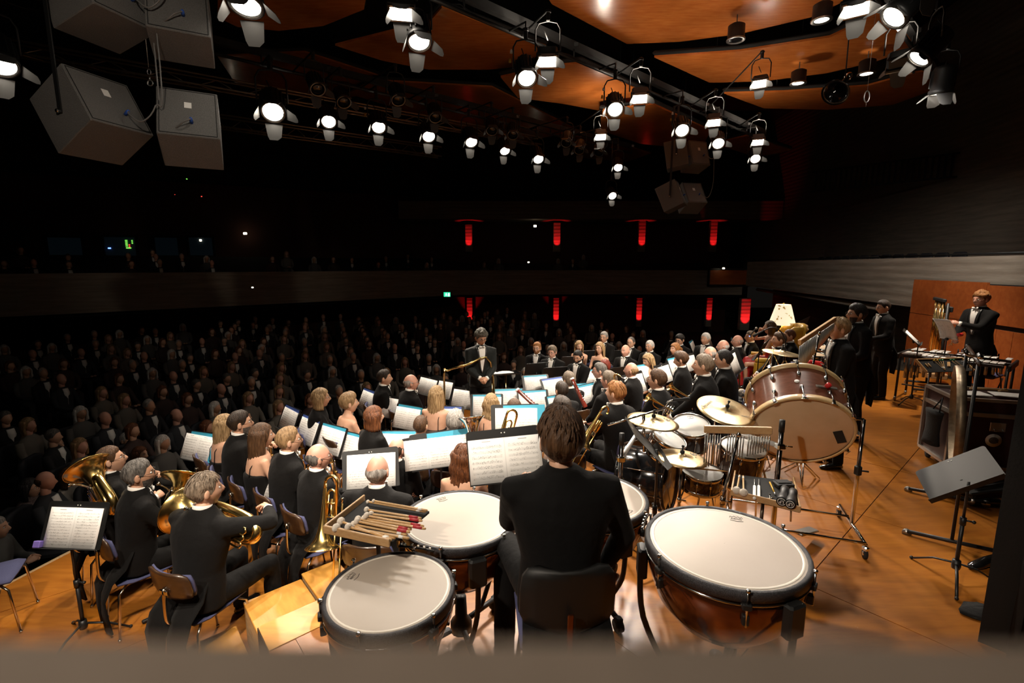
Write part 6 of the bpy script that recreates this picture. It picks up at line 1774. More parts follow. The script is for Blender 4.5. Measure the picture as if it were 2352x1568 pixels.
def cymbal(c, nrm, r, lab, words=(), m='bronze', pole=None, boom=None, two=False):
    Mx = aim(c, nrm); t = thing('cymbal', lab, 'cymbal', M=Mx, group='cymbals')
    n = 48
    prof = [(.006, .028), (.02, .026), (r * .19, .014), (r * .23, .007), (r * .5, .002), (r * .85, -.008), (r, -.014), (r * .998, -.016), (r * .85, -.011), (r * .23, .003), (.006, .022)]
    mb = MB(); mb.lathe(prof, n, None, False); mb.build('plate', M[m], t)
    if two:
        mb = MB(); mb.lathe([(q[0], -.034 - q[1]) for q in reversed(prof)], n, None, False); mb.build('bottom_plate', M[m], t)
    mb = MB(); mb.lathe([(.016, .028), (.018, .034), (.016, .048), (.006, .05), (.006, .075), (.011, .078), (.011, .09)], 12); mb.build('wing_nut_felt', M['blackmat'], t)
    for (wd, sz, x, y, rt) in words: text(wd, sz, TR((x, y, .001)) @ Matrix.Rotation(rt, 4, 'Z') , t)
    iv = Mx.inverted(); C = Vector(c)
    if pole is not None:
        foot = Vector((C.x + pole[0], C.y + pole[1], .55))
        top = C if boom is None else Vector((foot.x, foot.y, C.z + boom))
        mb = MB(); mb.tube([iv @ (foot + Vector((0, 0, .12))), iv @ Vector((foot.x, foot.y, top.z))], .011, 8)
        if boom is not None: mb.tube([iv @ Vector((foot.x, foot.y, top.z)), iv @ C], .009, 8)
        mb.build('stand_tube', M['chrome'], t)
        for zz in (.3, .62):
            mb = MB(); q = foot + Vector((0, 0, zz * (top.z - .55))); mb.tube([iv @ (q - Vector((0, 0, .02))), iv @ (q + Vector((0, 0, .02)))], .017, 8); mb.tube([iv @ q, iv @ (q + Vector((.045, -.02, 0)))], .006, 6); mb.build('clamp_collar', M['chrome'], t)
        for k in range(3):
            a = 2 * pi * k / 3 + .4
            mb = MB(); mb.tube([iv @ (foot + Vector((0, 0, .22))), iv @ (foot + Vector((.26 * cos(a), .26 * sin(a), .012)))], .008, 6); mb.build('tripod_leg', M['chrome'], t)
    return t
view = Vector((-.35, -.85, 0))
cymbal(att(1500, 964, 4.1), Vector((.10, -.06, 1)), .215, 'thin crash cymbal left in the drum kit with black letter logo', [('ME', .085, .07, -.09, -.1)], pole=(.12, .25))
cymbal(att(1668, 940, 4.35), Vector((.12, -.30, 1)), .255, 'large bright ride cymbal lettered across, centre of the drum kit', [('Byzance', .055, -.12, .115, .42), ('traditional', .03, .12, -.14, -.5)], pole=(.05, .34), boom=-.05)
cymbal(att(1566, 1048, 3.75), Vector((.06, -.02, 1)), .19, 'hi-hat pair with black letter logo, nearest cymbal of the kit', [('ME', .075, .07, -.09, -.05)], pole=(0, 0), two=True)
drum(att(1587, 976, 4.4), Vector((-.10, -.36, 1)), .168, .22, 'white-headed tom with chrome lugs in the middle of the kit', brand='D')
drum(att(1538, 1006, 4.2), Vector((.30, -.28, 1)), .150, .18, 'smaller tilted white-headed tom under the crash cymbal', brand='D')
drum(att(1707, 1027, 4.25), Vector((.02, -.18, 1)), .19, .34, 'dark walnut floor tom behind the metal chimes', legs=[((.17, 0, -.2), (.03, 0)), ((-.12, .12, -.2), (-.02, .02)), ((-.12, -.12, -.2), (-.02, -.02))])
drum(att(1612, 1082, 4.25), Vector((.02, -.10, 1)), .178, .15, 'dark walnut snare drum with a drumstick on it', legs=[((.1, 0, -.15), (.12, .05)), ((-.06, .1, -.15), (-.1, .1)), ((-.06, -.1, -.15), (-.1, -.1))], lugs=10)
c = att(1613, 1077, 4.2); mb = MB(); mb.tube([c + Vector((-.10, -.02, .018)), c + Vector((.13, -.08, .020)), c + Vector((.18, -.093, .02))], [.0075, .0075, .003], 8)
mb.build('drumstick', M['stick'], label='wooden drumstick lying across the snare drum', cat='drumstick')
kd = drum(att(1540, 1105, 4.35), Vector((.78, -.52, .06)), .27, .42, 'black bass drum of the kit lying on its side under the toms', shell='blackgloss', hoop='blackgloss', head='blackgloss', legs=[((0, -.0, -.06), (.05, -.26)), ((0, -.0, -.36), (.02, -.28))])
# drum rack
t = thing('drum_rack', 'silver drum rack with two upright posts and clamps around the kit', 'drum rack', (0, 0, .55))
A, B, C_ = att(1428, 1008, 4.0), att(1796, 978, 3.9), att(1490, 985, 4.3)
for p in (A, B):
    mb = MB(); mb.tube([(p.x, p.y, .0), (p.x, p.y, p.z - .55)], .020, 12); mb.build('post', M['chrome'], t)
    mb = MB(); mb.lathe([(.022, 0), (.022, .10)], 12, TR((p.x, p.y, p.z - .60))); mb.build('post_cap', M['black'], t)
    mb = MB(); mb.box((p.x, p.y, p.z - .72), (.07, .07, .05), bev=.01); mb.tube([(p.x + .03, p.y, p.z - .72), (p.x + .09, p.y - .02, p.z - .72)], .007, 6); mb.build('clamp', M['chrome'], t)
    mb = MB(); mb.tube([(p.x - .1, p.y - .25, .02), (p.x, p.y, .05), (p.x + .1, p.y + .25, .02)], .016, 8); mb.build('foot', M['chrome'], t)
z = -.55
mb = MB(); mb.tube([A + Vector((0, 0, -.72 + 0)) + Vector((0, 0, 0)) - Vector((0, 0, 0)), Vector((C_.x, C_.y + .35, A.z - .72)), Vector((B.x - .3, B.y + .45, B.z - .72)), B + Vector((0, 0, -.72))], .022, 8)
mb.build('rail', M['vibbar'], t)
mb = MB(); c0 = Vector((A.x, A.y, A.z - .55)); mb.tube([c0 + Vector((-.12, 0, .12)), c0 + Vector((.40, .15, .22))], .009, 8); mb.tube([c0 + Vector((.2, .1, .18)), c0 + Vector((.22, .1, -.15))], .014, 8); mb.build('boom_arm', M['chrome'], t)
# microphones on the kit
def mic(p, q, foot, lab, bend=None, holder='microphone_stand'):
    t = thing(holder, lab, 'microphone', foot)
    o_ = Vector(foot); P = [Vector(x) - o_ for x in ([foot] + list(bend or []) + [q])]
    mb = MB(); mb.tube(smooth_path(P, 4), .008, 8); mb.build('stand_tube', M['chrome'] if 'chrome' in lab else M['black'], t)
    d = (Vector(p) - Vector(q)).normalized()
    mb = MB(); mb.lathe([(.010, 0), (.013, .09), (.018, .11), (.020, .14), (.012, .16)], 10, aim(Vector(q) - o_, d)); mb.build('capsule', M['blackmat'], t)
    return t
mic(att(1585, 916, 4.5), att(1545, 918, 4.5), Vector((att(1520, 960, 4.6).x, 4.5, .55)), 'chrome microphone arm above the toms', [att(1522, 955, 4.55)])
# metal chimes on a boom
def chimes(a, b, lens, lab, foot, gap=(), bar=(.055, .03), up=(0, 0, 1)):
    a, b = Vector(a), Vector(b); t = thing('bar_chimes', lab, 'chimes', foot); o_ = Vector(foot)
    d = (b - a); m_ = (a + b) / 2; x = d.normalized(); yv = Vector((0, 0, 1)).cross(x).normalized(); zv = x.cross(yv)
    rot = Matrix((x, yv, zv)).transposed()
    mb = MB(); mb.box(m_ - o_, (d.length, bar[1], bar[0]), rot, .004); mb.build('wood_bar', M['traywood'], t)
    n = len(lens)
    for k, l in enumerate(lens):
        if k in gap: continue
        p = a.lerp(b, (k + .7) / (n + .4)) - o_ - zv * bar[0] / 2
        mb = MB(); mb.tube([p, p - Vector((0, 0, .02))], .0012, 3); mb.tube([p - Vector((0, 0, .02)), p - Vector((0, 0, .02 + l))], .0055, 8); mb.build('chime_rod', M['steel'], t)
    q = m_ - o_
    mb = MB(); mb.tube([(0, 0, .1), Vector((q.x * .3, q.y * .3, q.z * .55)), q + Vector((0, -.02, -.03))], .012, 8); mb.sphere(q + Vector((0, -.02, -.03)), .022, 8, 6); mb.build('stand_tube', M['chrome'], t)
    mb = MB(); mb.tube([Vector((q.x * .3, q.y * .3, q.z * .55 - .03)), Vector((q.x * .3, q.y * .3, q.z * .55 + .03))], .02, 8); mb.tube([Vector((q.x * .3, q.y * .3, q.z * .55)), Vector((q.x * .3 + .06, q.y * .3 - .03, q.z * .55))], .007, 6); mb.build('clamp', M['chrome'], t)
    for k in range(3):
        an = 2 * pi * k / 3 + .2
        mb = MB(); mb.tube([(0, 0, .22), (.24 * cos(an), .24 * sin(an), .01)], .008, 6); mb.build('tripod_leg', M['chrome'], t)
f0 = att(1652, 1120, 3.6); chimes(att(1617, 985, 3.65), att(1773, 989, 3.55), [.26 - .0062 * k for k in range(26)], 'wooden bar of metal chimes in front of the floor tom', (f0.x, f0.y, .55), gap=(7, 8, 16))
f1 = att(1855, 850, 5.3); chimes(att(1836, 786, 4.9), att(1918, 732, 5.4), [.30 - .0068 * k for k in range(32)], 'slanted wooden bar with a curtain of thin metal chimes', (f1.x, f1.y, .55), bar=(.05, .03))
# ---- concert bass drum
F_ = att(1838, 990, 4.2); AX = Vector((.286, .817, .50)).normalized(); RB, DB = .412, .42
Mx = aim(F_, -AX); t = thing('concert_bass_drum', 'big reddish-brown concert bass drum tilted on a wheeled stand', 'bass drum', M=Mx)
n = 56
mb = MB(); mb.lathe([(RB * .955, -.02), (RB * .955, -DB + .02)], n, None, False); mb.build('shell', M['bdshell'], t)
mb = MB(); mb.lathe([(.001, 0), (RB * .9, 0), (RB * .955, -.006)], n, None, False); mb.build('front_head', M['fiber'], t)
mb = MB(); mb.lathe([(RB * .955, -DB + .006), (RB * .9, -DB), (.001, -DB)], n, None, False); mb.build('rear_head', M['fiber'], t)
for z0, sg in ((0, 1), (-DB, -1)):
    mb = MB(); mb.lathe([(RB * .945, z0 + .006 * sg), (RB * .955, z0 + .012 * sg), (RB * 1.0, z0 + .012 * sg), (RB * 1.005, z0 + .006 * sg), (RB * 1.005, z0 - .036 * sg), (RB * .97, z0 - .038 * sg)], n, None, False); mb.build('hoop', M['maple'], t)
for k in range(12):
    a = 2 * pi * k / 12 + .1; p = Vector((cos(a), sin(a), 0))
    for z0, sg in ((0, 1), (-DB, -1)):
        mb = MB(); mb.tube([p * RB * 1.03 + Vector((0, 0, z0 + .03 * sg)), p * RB * 1.02 + Vector((0, 0, z0 - .115 * sg))], .0045, 6); mb.sphere(p * RB * .985 + Vector((0, 0, z0 - .125 * sg)), (.018, .018, .030), 8, 6); mb.box(p * RB * 1.015 + Vector((0, 0, z0 + .004 * sg)), (.03, .028, .04), Matrix.Rotation(a, 3, 'Z'), .006)
        mb.tube([p * RB * 1.03 + Vector((-p.y * .026, p.x * .026, z0 + .032 * sg)), p * RB * 1.03 + Vector((p.y * .026, -p.x * .026, z0 + .032 * sg))], .004, 5)
        mb.build('tension_claw', M['chrome'], t)
upv = (Mx.inverted().to_3x3() @ Vector((.35, 0, 1))); ua = atan2(upv.y, upv.x)
mb = MB(); p = Vector((cos(ua), sin(ua), 0)); q_ = Vector((-p.y, p.x, 0))
mb.box(p * RB * .985 + Vector((0, 0, -DB * .42)), (.014, .20, .028), Matrix.Rotation(ua, 3, 'Z') @ Matrix.Rotation(R(18), 3, 'X'), .004); mb.build('tone_bar', M['alu'], t)
mb = MB(); mb.lathe([(.022, 0), (.022, .035), (.016, .04)], 12, aim(p * RB * .99 + Vector((0, 0, -DB * .42)), p)); mb.build('tone_knob', M['red'], t)
pv = p * .95 + q_ * (-.30); pv.normalize()
mb = MB(); mb.lathe([(.020, 0), (.020, .004)], 16, aim(Vector((cos(ua + .55), sin(ua + .55), 0)) * RB * .957 + Vector((0, 0, -DB * .5)), Vector((cos(ua + .55), sin(ua + .55), 0)))); mb.build('badge', M['paper'], t)
rgt = Mx.inverted().to_3x3() @ Vector((1, -.2, 0)); ra = atan2(rgt.y, rgt.x)
mb = MB(); mb.box(Vector((cos(ra) * .30, sin(ra) * .30, .003)), (.07, .15, .003), Matrix.Rotation(ra + .5, 3, 'Z')); mb.build('tape_patch', M['blackmat'], t)
# its stand
ctr = F_ - Vector((0, 0, 0)) + AX * DB * .5
t = thing('bass_drum_stand', 'chrome wheeled cradle stand carrying the concert bass drum', 'drum stand', (ctr.x, ctr.y, .55))
sx = Vector((AX.y, -AX.x, 0)).normalized(); fy = Vector((AX.x, AX.y, 0)).normalized()
for sd in (-1, 1):
    b = sx * sd * (RB + .10)
    mb = MB(); mb.tube([b + Vector((0, 0, .10)), b + Vector((0, 0, ctr.z - .55))], .016, 10); mb.tube([b + Vector((0, 0, ctr.z - .55)), sx * sd * (RB - .02) + Vector((0, 0, ctr.z - .55))], .012, 8); mb.build('upright', M['chrome'], t)
    mb = MB(); mb.tube([b - fy * .36 + Vector((0, 0, .115)), b + fy * .36 + Vector((0, 0, .115))], .016, 8); mb.build('foot_rail', M['chrome'], t)
    mb = MB(); mb.box(b + Vector((0, 0, .62)), (.05, .05, .09), bev=.01); mb.tube([b + Vector((0, 0, .62)), b + sx * sd * .08 + Vector((0, 0, .62))], .008, 6); mb.build('clamp', M['black'], t)
    for e in (-1, 1):
        w = b + fy * e * .36
        mb = MB(); mb.tube([w - sx * .012 + Vector((0, 0, .042)), w + sx * .012 + Vector((0, 0, .042))], .042, 16); mb.build('caster_wheel', M['blackmat'], t)
        mb = MB(); mb.box(w + Vector((0, 0, .085)), (.04, .05, .04), bev=.008); mb.tube([w - sx * .016 + Vector((0, 0, .042)), w + sx * .016 + Vector((0, 0, .042))], .016, 10); mb.build('caster_fork', M['chrome'], t)
for e in (-.36, .1):
    mb = MB(); mb.tube([-sx * (RB + .10) + fy * e + Vector((0, 0, .135)), sx * (RB + .10) + fy * e + Vector((0, 0, .135))], .012, 8); mb.build('cross_bar', M['chrome'], t)
mb = MB(); mb.box(sx * .1 - fy * .25 + Vector((0, 0, .10)), (.09, .30, .02), Matrix.Rotation(-1.0, 3, 'Z') @ Matrix.Rotation(R(-10), 3, 'X'), .006); mb.tube([sx * .0 - fy * .15 + Vector((0, 0, .12)), sx * .0 - fy * .1 + Vector((0, 0, .3))], .008, 6); mb.build('pedal', M['steel'], t)
# ---- mallet tray beside the timpani
def mallet(a, b, hr, lab, headm='wool', grip=None, sr=.0062, group='timpani mallets in the tray', L=None, name='mallet'):
    """a = centre of the felt head, b = end of the handle"""
    a, b = Vector(a), Vector(b); d = (b - a); Lm = d.length
    t = thing(name, lab, 'mallet', M=aim(a, d), group=group)
    mb = MB(); mb.lathe([(sr * .8, -hr * .5), (sr, .02), (sr * 1.15, Lm - .01), (sr * .7, Lm)], 8); mb.build('handle', M['stick'], t)
    mb = MB(); mb.sphere((0, 0, 0), (hr, hr, hr * .85), 12, 8); mb.build('felt_head', M[headm], t)
    if grip:
        mb = MB(); mb.lathe([(sr * 1.25, Lm - .075), (sr * 1.3, Lm - .02)], 8); mb.build('grip', M[grip], t)
    else:
        mb = MB(); mb.lathe([(sr * 1.22, Lm - .06), (sr * 1.22, Lm - .035)], 8); mb.build('grip', M['paper'], t)
TC = [att(744, 1216, 2.62), att(836, 1146, 2.85), att(985, 1172, 2.80), att(892, 1252, 2.55)]
tz = sum(p.z for p in TC) / 4
TC = [onz(x, y, 1.555) for x, y in ((746, 1218), (836, 1147), (986, 1172), (893, 1250))]
cen = sum(TC, Vector()) / 4
t = thing('mallet_tray', 'wooden-edged tray lined with black felt beside the timpani', 'tray', (cen.x, cen.y, .55))
o_ = Vector((cen.x, cen.y, .55)); Q = [p - o_ for p in TC]
mb = MB(); mb.prism([(p.x, p.y) for p in Q] if (Q[1] - Q[0]).cross(Q[2] - Q[1]).z > 0 else [(p.x, p.y) for p in reversed(Q)], Q[0].z - .018, Q[0].z - .004); mb.build('felt_base', M['felt'], t)
for i, j in ((0, 1), (3, 0)):
    a, b = Q[i], Q[j]; d = b - a; an = atan2(d.y, d.x)
    mb = MB(); mb.box((a + b) / 2 + Vector((0, 0, .008)), (d.length + .012, .012, .045), Matrix.Rotation(an, 3, 'Z'), .003); mb.build('edge_strip', M['traywood'], t)
mb = MB(); mb.tube([(0, 0, .1), (0, 0, Q[0].z - .02)], .013, 8); mb.build('pole', M['steel'], t)
for k in range(3):
    an = 2 * pi * k / 3 + 1.2
    mb = MB(); mb.tube([(0, 0, .2), (.16 * cos(an), .16 * sin(an), .012)], .009, 6); mb.build('tripod_leg', M['steel'], t)
ML = [((845, 1152), (978, 1175), .012, None, 'thin pale mallet nearest the back edge of the tray'), ((858, 1150), (982, 1172), .011, None, 'thin mallet lying on the back edge pair'),
      ((842, 1170), (968, 1190), .017, 'redtape', 'red-taped mallet, first from the back edge'), ((852, 1180), (970, 1196), .018, 'redtape', 'red-taped mallet, second from the back edge'),
      ((842, 1184), (974, 1208), .020, 'redtape', 'red-taped mallet with white head, third from the back'), ((836, 1190), (978, 1214), .018, 'redtape', 'red-taped mallet, fourth from the back'),
      ((822, 1192), (945, 1216), .020, 'redtape', 'red-taped mallet in the middle of the tray'), ((820, 1197), (942, 1222), .020, 'redtape', 'red-taped mallet beside the middle one'),
      ((812, 1204), (936, 1228), .020, None, 'plain mallet with round white head, mid-front'), ((806, 1212), (940, 1236), .021, None, 'plain mallet just in front of the mid-front one'),
      ((800, 1210), (908, 1236), .022, None, 'plain mallet with woolly head, second from the front'), ((783, 1197), (900, 1240), .023, None, 'plain mallet with woolly head crossing over the front ones'),
      ((772, 1212), (897, 1243), .024, None, 'frontmost plain mallet with the largest woolly head')]
for k, (a, b, hr, g, lb) in enumerate(ML):
    z0 = 1.555 + hr + (.012 if k % 3 == 1 else 0)
    mallet(onz(*a, z0), onz(*b, 1.555 + .010 + (.012 if k % 2 else 0)), hr, lb, grip=g)
# ---- second tray with shakers
TC = [onz(x, y, 1.30) for x, y in ((1680, 1133), (1688, 1088), (1822, 1104), (1837, 1172))]
cen = sum(TC, Vector()) / 4; o_ = Vector((cen.x, cen.y, .55)); Q = [p - o_ for p in TC]
t = thing('shaker_tray', 'wooden-edged black felt tray with shakers behind the largest timpano', 'tray', o_)
mb = MB(); pl = [(p.x, p.y) for p in Q]
if (Q[1] - Q[0]).cross(Q[2] - Q[1]).z < 0: pl = pl[::-1]
mb.prism(pl, Q[0].z - .018, Q[0].z - .004); mb.build('felt_base', M['felt'], t)
for i, j in ((0, 1), (2, 3), (3, 0)):
    a, b = Q[i], Q[j]; d = b - a
    mb = MB(); mb.box((a + b) / 2 + Vector((0, 0, .008)), (d.length + .012, .012, .045), Matrix.Rotation(atan2(d.y, d.x), 3, 'Z'), .003); mb.build('edge_strip', M['traywood'], t)
mb = MB(); mb.tube([(0, 0, .1), (0, 0, Q[0].z - .02)], .013, 8); mb.build('pole', M['legmetal'], t)
for k in range(3):
    an = 2 * pi * k / 3 - .4
    mb = MB(); mb.tube([(0, 0, .2), (.22 * cos(an), .22 * sin(an), .012)], .009, 6); mb.build('tripod_leg', M['legmetal'], t)
Z = 1.30
mallet(onz(1692, 1126, Z + .03), onz(1699, 1090, Z + .02), .030, 'left of two large fluffy mallets in the shaker tray', group='mallets in the shaker tray')
mallet(onz(1708, 1131, Z + .03), onz(1707, 1092, Z + .02), .030, 'right of two large fluffy mallets in the shaker tray', group='mallets in the shaker tray')
for px_, nm in ((1733, 'left'), (1743, 'right')):
    a, b = onz(px_, 1145, Z + .012), onz(px_, 1100, Z + .012)
    t = thing('drum_brush', nm + ' white-handled wire brush in the shaker tray', 'brush', M=aim(a, b - a), group='white wire brushes')
    L = (b - a).length; mb = MB(); mb.lathe([(.010, 0), (.012, .01), (.010, L * .62), (.006, L * .64)], 8); mb.build('handle', M['paper'], t)
    mb = MB(); mb.tube([(0, 0, L * .6), (0, 0, L)], .003, 5); mb.build('rod', M['steel'], t)
a, b = onz(1768, 1107, Z + .008), onz(1781, 1136, Z + .008); d = b - a
t = thing('screwdriver', 'thin yellow stick in the shaker tray', 'tool', M=aim(a, d)); mb = MB(); mb.lathe([(.006, 0), (.006, d.length * .8)], 8); mb.build('shaft', M['yellow'], t); mb = MB(); mb.lathe([(.004, d.length * .8), (.007, d.length * .86), (.005, d.length)], 8); mb.build('tip', M['steel'], t)
for (a, b, nm) in (((1795, 1152), (1803, 1122), 'left'), ((1815, 1158), (1822, 1128), 'right')):
    A, B = onz(*a, Z + .035), onz(*b, Z + .035); d = B - A; L = d.length
    t = thing('shaker', nm + ' black ribbed shaker with a white round mark', 'shaker', M=aim(A, d), group='black shakers')
    mb = MB(); mb.lathe([(.034, 0), (.035, .01), (.033, L * .35), (.026, L * .4), (.026, L * .7), (.030, L * .75), (.028, L)], 16); mb.build('barrel', M['black'], t)
    mb = MB(); mb.tube([Vector((.024 * cos(q), .024 * sin(q), -.001)) for q in [2 * pi * k / 16 for k in range(16)]], .002, 4, closed=True); mb.build('end_ring', M['paper'], t)
    text('LP', .030, Matrix.Rotation(pi, 4, 'X') @ TR((0, 0, .002)), t, 'paper')
c = onz(1800, 1112, Z + .02); mb = MB(); mb.box((0, 0, 0), (.13, .09, .03), bev=.006); mb.box((0, .01, .018), (.10, .06, .008), bev=.003); o = mb.build('black_case', M['black'], label='small black case at the back of the shaker tray', cat='case'); o.location = c
c = onz(1770, 1147, Z + .015); mb = MB(); mb.box((0, 0, 0), (.04, .03, .02), bev=.004); mb.tube([(0, 0, 0), (.0, .02, .035)], .007, 6); mb.tube([(-.02, 0, .01), (.03, .0, .015)], .005, 6); o = mb.build('hardware_clamp', M['chrome'], label='small chrome clamp lying in the shaker tray', cat='clamp'); o.location = c
# ================================================================ FAR PERCUSSION AND FURNITURE
# yellow wing armchair
rp, a_, s_ = PL['sol']
t = thing('wing_armchair', 'mustard yellow leather wing armchair behind the orchestra', 'armchair', rp, a_)
mb = MB(); mb.box((0, .02, .37), (.56, .56, .14), bev=.04); mb.build('seat_cushion', M['yellow'], t)
mb = MB(); mb.box((0, .0, .20), (.66, .62, .20), bev=.03); mb.build('base_frame', M['yellow'], t)
mb = MB(); rings = []
for z, w, y in ((.30, .33, -.24), (.70, .34, -.30), (1.0, .35, -.36), (1.22, .33, -.40), (1.29, .26, -.41), (1.31, .15, -.41)):
    rings.append([Vector((w * q, y - .02 * (1 - q * q), z)) for q in (-1, -.6, 0, .6, 1)] + [Vector((w * q, y - .10 - .03 * (1 - q * q), z)) for q in (1, .6, 0, -.6, -1)])
mb.loft(rings, True); mb.build('backrest', M['yellow'], t)
for sx in (-1, 1):
    mb = MB(); mb.loft([[Vector((sx * .33 + dx, y0, z)) for dx, y0 in ((-.035, -.36 - (z - .3) * .1), (.035, -.36 - (z - .3) * .1), (.035, y1), (-.035, y1))] for z, y1 in ((.55, .0), (.80, -.05), (1.05, -.12), (1.2, -.2), (1.28, -.30))], True); mb.build('wing', M['yellow'], t)
    mb = MB(); mb.box((sx * .35, .02, .44), (.09, .60, .32), bev=.03); mb.tube([(sx * .35, -.30, .62), (sx * .35, .30, .62)], .055, 12); mb.build('armrest', M['yellow'], t)
    for sy in (-1, 1):
        mb = MB(); mb.tube([(sx * .27, sy * .25, .12), (sx * .30, sy * .28, .0)], [.022, .014], 8); mb.build('leg', M['seatwood'], t)
# floor lamp with printed shade
c = att(1798, 722, 9.7)
t = thing('floor_lamp', 'floor lamp with a glowing pleated floral shade behind the yellow chair', 'lamp', (c.x, c.y, .55))
hh_ = c.z - .55
mb = MB(); n = 40; rings = []
for k in range(5):
    q = k / 4; r0 = .24 - .11 * q
    rings.append([Vector(((r0 + (.004 if i % 2 else -.004)) * cos(2 * pi * i / n), (r0 + (.004 if i % 2 else -.004)) * sin(2 * pi * i / n), hh_ - .20 + .40 * q)) for i in range(n)])
mb.loft(rings, False); mb.build('lamp_shade', M['shade'], t)
mb = MB(); mb.tube([(0, 0, .02), (0, 0, hh_ + .20)], .012, 8); mb.sphere((0, 0, hh_ + .22), .016, 8, 6); mb.build('pole', M['gold'], t)
mb = MB(); mb.lathe([(.15, 0), (.15, .015), (.04, .03), (.012, .06)], 20); mb.build('foot', M['gold'], t)
l = bpy.data.lights.new('lamp_bulb', 'POINT'); l.energy = 14; l.color = (1, .72, .4); l.shadow_soft_size = .04
lo = bpy.data.objects.new('lamp_bulb', l); COL.objects.link(lo); lo.location = (c.x, c.y, c.z)
# soloist's microphone
t = thing('hand_microphone', 'hand-held black microphone with a blue tip held by the woman in red', 'microphone', M=aim(loc('sol', .06, .29, 1.17), fwd('sol') * .4 + Vector((0, 0, -.6)) ))
mb = MB(); mb.lathe([(.010, .0), (.013, .02), (.011, .14), (.008, .18)], 10); mb.build('handle', M['black'], t); mb = MB(); mb.sphere((0, 0, -.018), .024, 10, 8); mb.build('grille', M['steel'], t); mb = MB(); mb.lathe([(.009, .165), (.009, .185)], 10); mb.build('coloured_ring', M['led_b'], t)
# bent microphone arm above the young man in profile
mic(att(1741, 766, 6.9), att(1752, 760, 6.9), Vector((att(1803, 780, 6.9).x, 6.9, .55)), 'black microphone on a long bent arm above the horns', [att(1803, 800, 6.9), att(1801, 775, 6.9), att(1790, 758, 6.9), att(1772, 752, 6.9)])
# suspended cymbal with triangles
cymbal(att(1796, 808, 5.8), Vector((.10, -.05, 1)), .215, 'suspended cymbal on a thin stand above the triangles', pole=(-.12, .02), boom=-.02)
for (px_, py_, w, lb) in ((1774, 836, .19, 'brass triangle hanging from the cymbal stand'), (1802, 842, .13, 'narrow wooden-coloured triangle right of the brass one')):
    c = att(px_, py_, 5.7); mb = MB(); mb.tube([(-w * .08, 0, w * .55), (-w * .55, 0, -w * .42), (-w * .5, 0, -w * .47), (w * .5, 0, -w * .47), (w * .55, 0, -w * .42), (w * .05, 0, w * .55)], .007, 8)
    mb.tube([(0, 0, w * .55), (0, 0, w * .55 + .10)], .0015, 4)
    o = mb.build('triangle', M['goldtube'] if w > .15 else M['stick'], label=lb, cat='triangle'); o.location = c; o.rotation_euler = (0, 0, R(-15))
# bongos on a stand and red block
c = att(1885, 812, 5.9)
drum(att(1868, 813, 5.8), Vector((0, -.1, 1)), .125, .17, 'front one of two tan-headed bongos behind the bass drum', shell='seatwood', head='fiber', name='bongo_drum', legs=[((0, 0, -.17), (.05, .05)), ((.05, 0, -.17), (.25, .1)), ((-.05, .05, -.17), (-.1, .2))])
drum(att(1892, 798, 6.15), Vector((0, -.1, 1)), .135, .17, 'rear one of two tan-headed bongos behind the bass drum', shell='seatwood', head='fiber', name='bongo_drum', legs=[((0, 0, -.17), (.02, .05)), ((.05, 0, -.17), (.2, .15)), ((-.05, .05, -.17), (-.15, .2))])
c = att(1868, 834, 5.3)
t = thing('jam_block', 'bright red plastic jam block on a stand behind the bass drum', 'percussion block', (c.x, c.y, .55))
zz = c.z - .55
mb = MB(); mb.box((0, 0, zz), (.19, .10, .06), Matrix.Rotation(R(8), 3, 'Y'), .014); mb.box((0, -.03, zz - .055), (.14, .07, .04), Matrix.Rotation(R(8), 3, 'Y'), .012); mb.build('block', M['red'], t)
mb = MB(); mb.tube([(0, 0, .1), (0, 0, zz - .04)], .010, 8); mb.build('stand_tube', M['chrome'], t)
for k in range(3):
    an = 2 * pi * k / 3
    mb = MB(); mb.tube([(0, 0, .2), (.2 * cos(an), .2 * sin(an), .01)], .008, 6); mb.build('tripod_leg', M['chrome'], t)
# table with tambourine and two big beaters
c = onz(1724, 918, 1.27)
t = thing('percussion_table', 'black felt-topped trap table left of the bass drum', 'table', (c.x, c.y, .55), R(35))
mb = MB(); mb.box((0, 0, .705), (.46, .40, .03), bev=.005); mb.build('table_top', M['felt'], t)
mb = MB()
for sx in (-1, 1): mb.box((sx * .235, 0, .715), (.012, .42, .045))
for sy in (-1, 1): mb.box((0, sy * .205, .715), (.48, .012, .045))
mb.build('raised_edge', M['black'], t)
mb = MB(); mb.tube([(0, 0, .1), (0, 0, .70)], .014, 8); mb.build('pole', M['black'], t)
for k in range(3):
    an = 2 * pi * k / 3
    mb = MB(); mb.tube([(0, 0, .2), (.25 * cos(an), .25 * sin(an), .01)], .01, 6); mb.build('tripod_leg', M['black'], t)
c = onz(1742, 890, 1.36)
t = thing('tambourine', 'green tambourine with a pale head on the trap table', 'tambourine', c)
mb = MB(); mb.lathe([(.125, -.075), (.13, -.07), (.13, -.005), (.125, 0)], 32, None, False); mb.build('frame', M['greenshell'], t)
mb = MB(); mb.lathe([(.001, .001), (.12, .001), (.128, -.004), (.131, -.015)], 32, None, False); mb.build('head', M['drumhead'], t)
for k in range(8):
    an = 2 * pi * k / 8; p = Vector((cos(an), sin(an), 0)) * .13
    for dz in (-.05, -.025):
        mb = MB(); mb.lathe([(.001, .001), (.022, 0), (.001, -.001)], 12, aim(p + Vector((0, 0, dz)), (0, 0, 1))); mb.build('jingle', M['chrome'], t)
mallet(onz(1703, 902, 1.345), onz(1745, 915, 1.32), .055, 'larger fluffy bass drum beater on the trap table', sr=.012, group='bass drum beaters', name='beater')
mallet(onz(1716, 909, 1.335), onz(1764, 921, 1.32), .042, 'smaller fluffy bass drum beater on the trap table', sr=.012, group='bass drum beaters', name='beater')
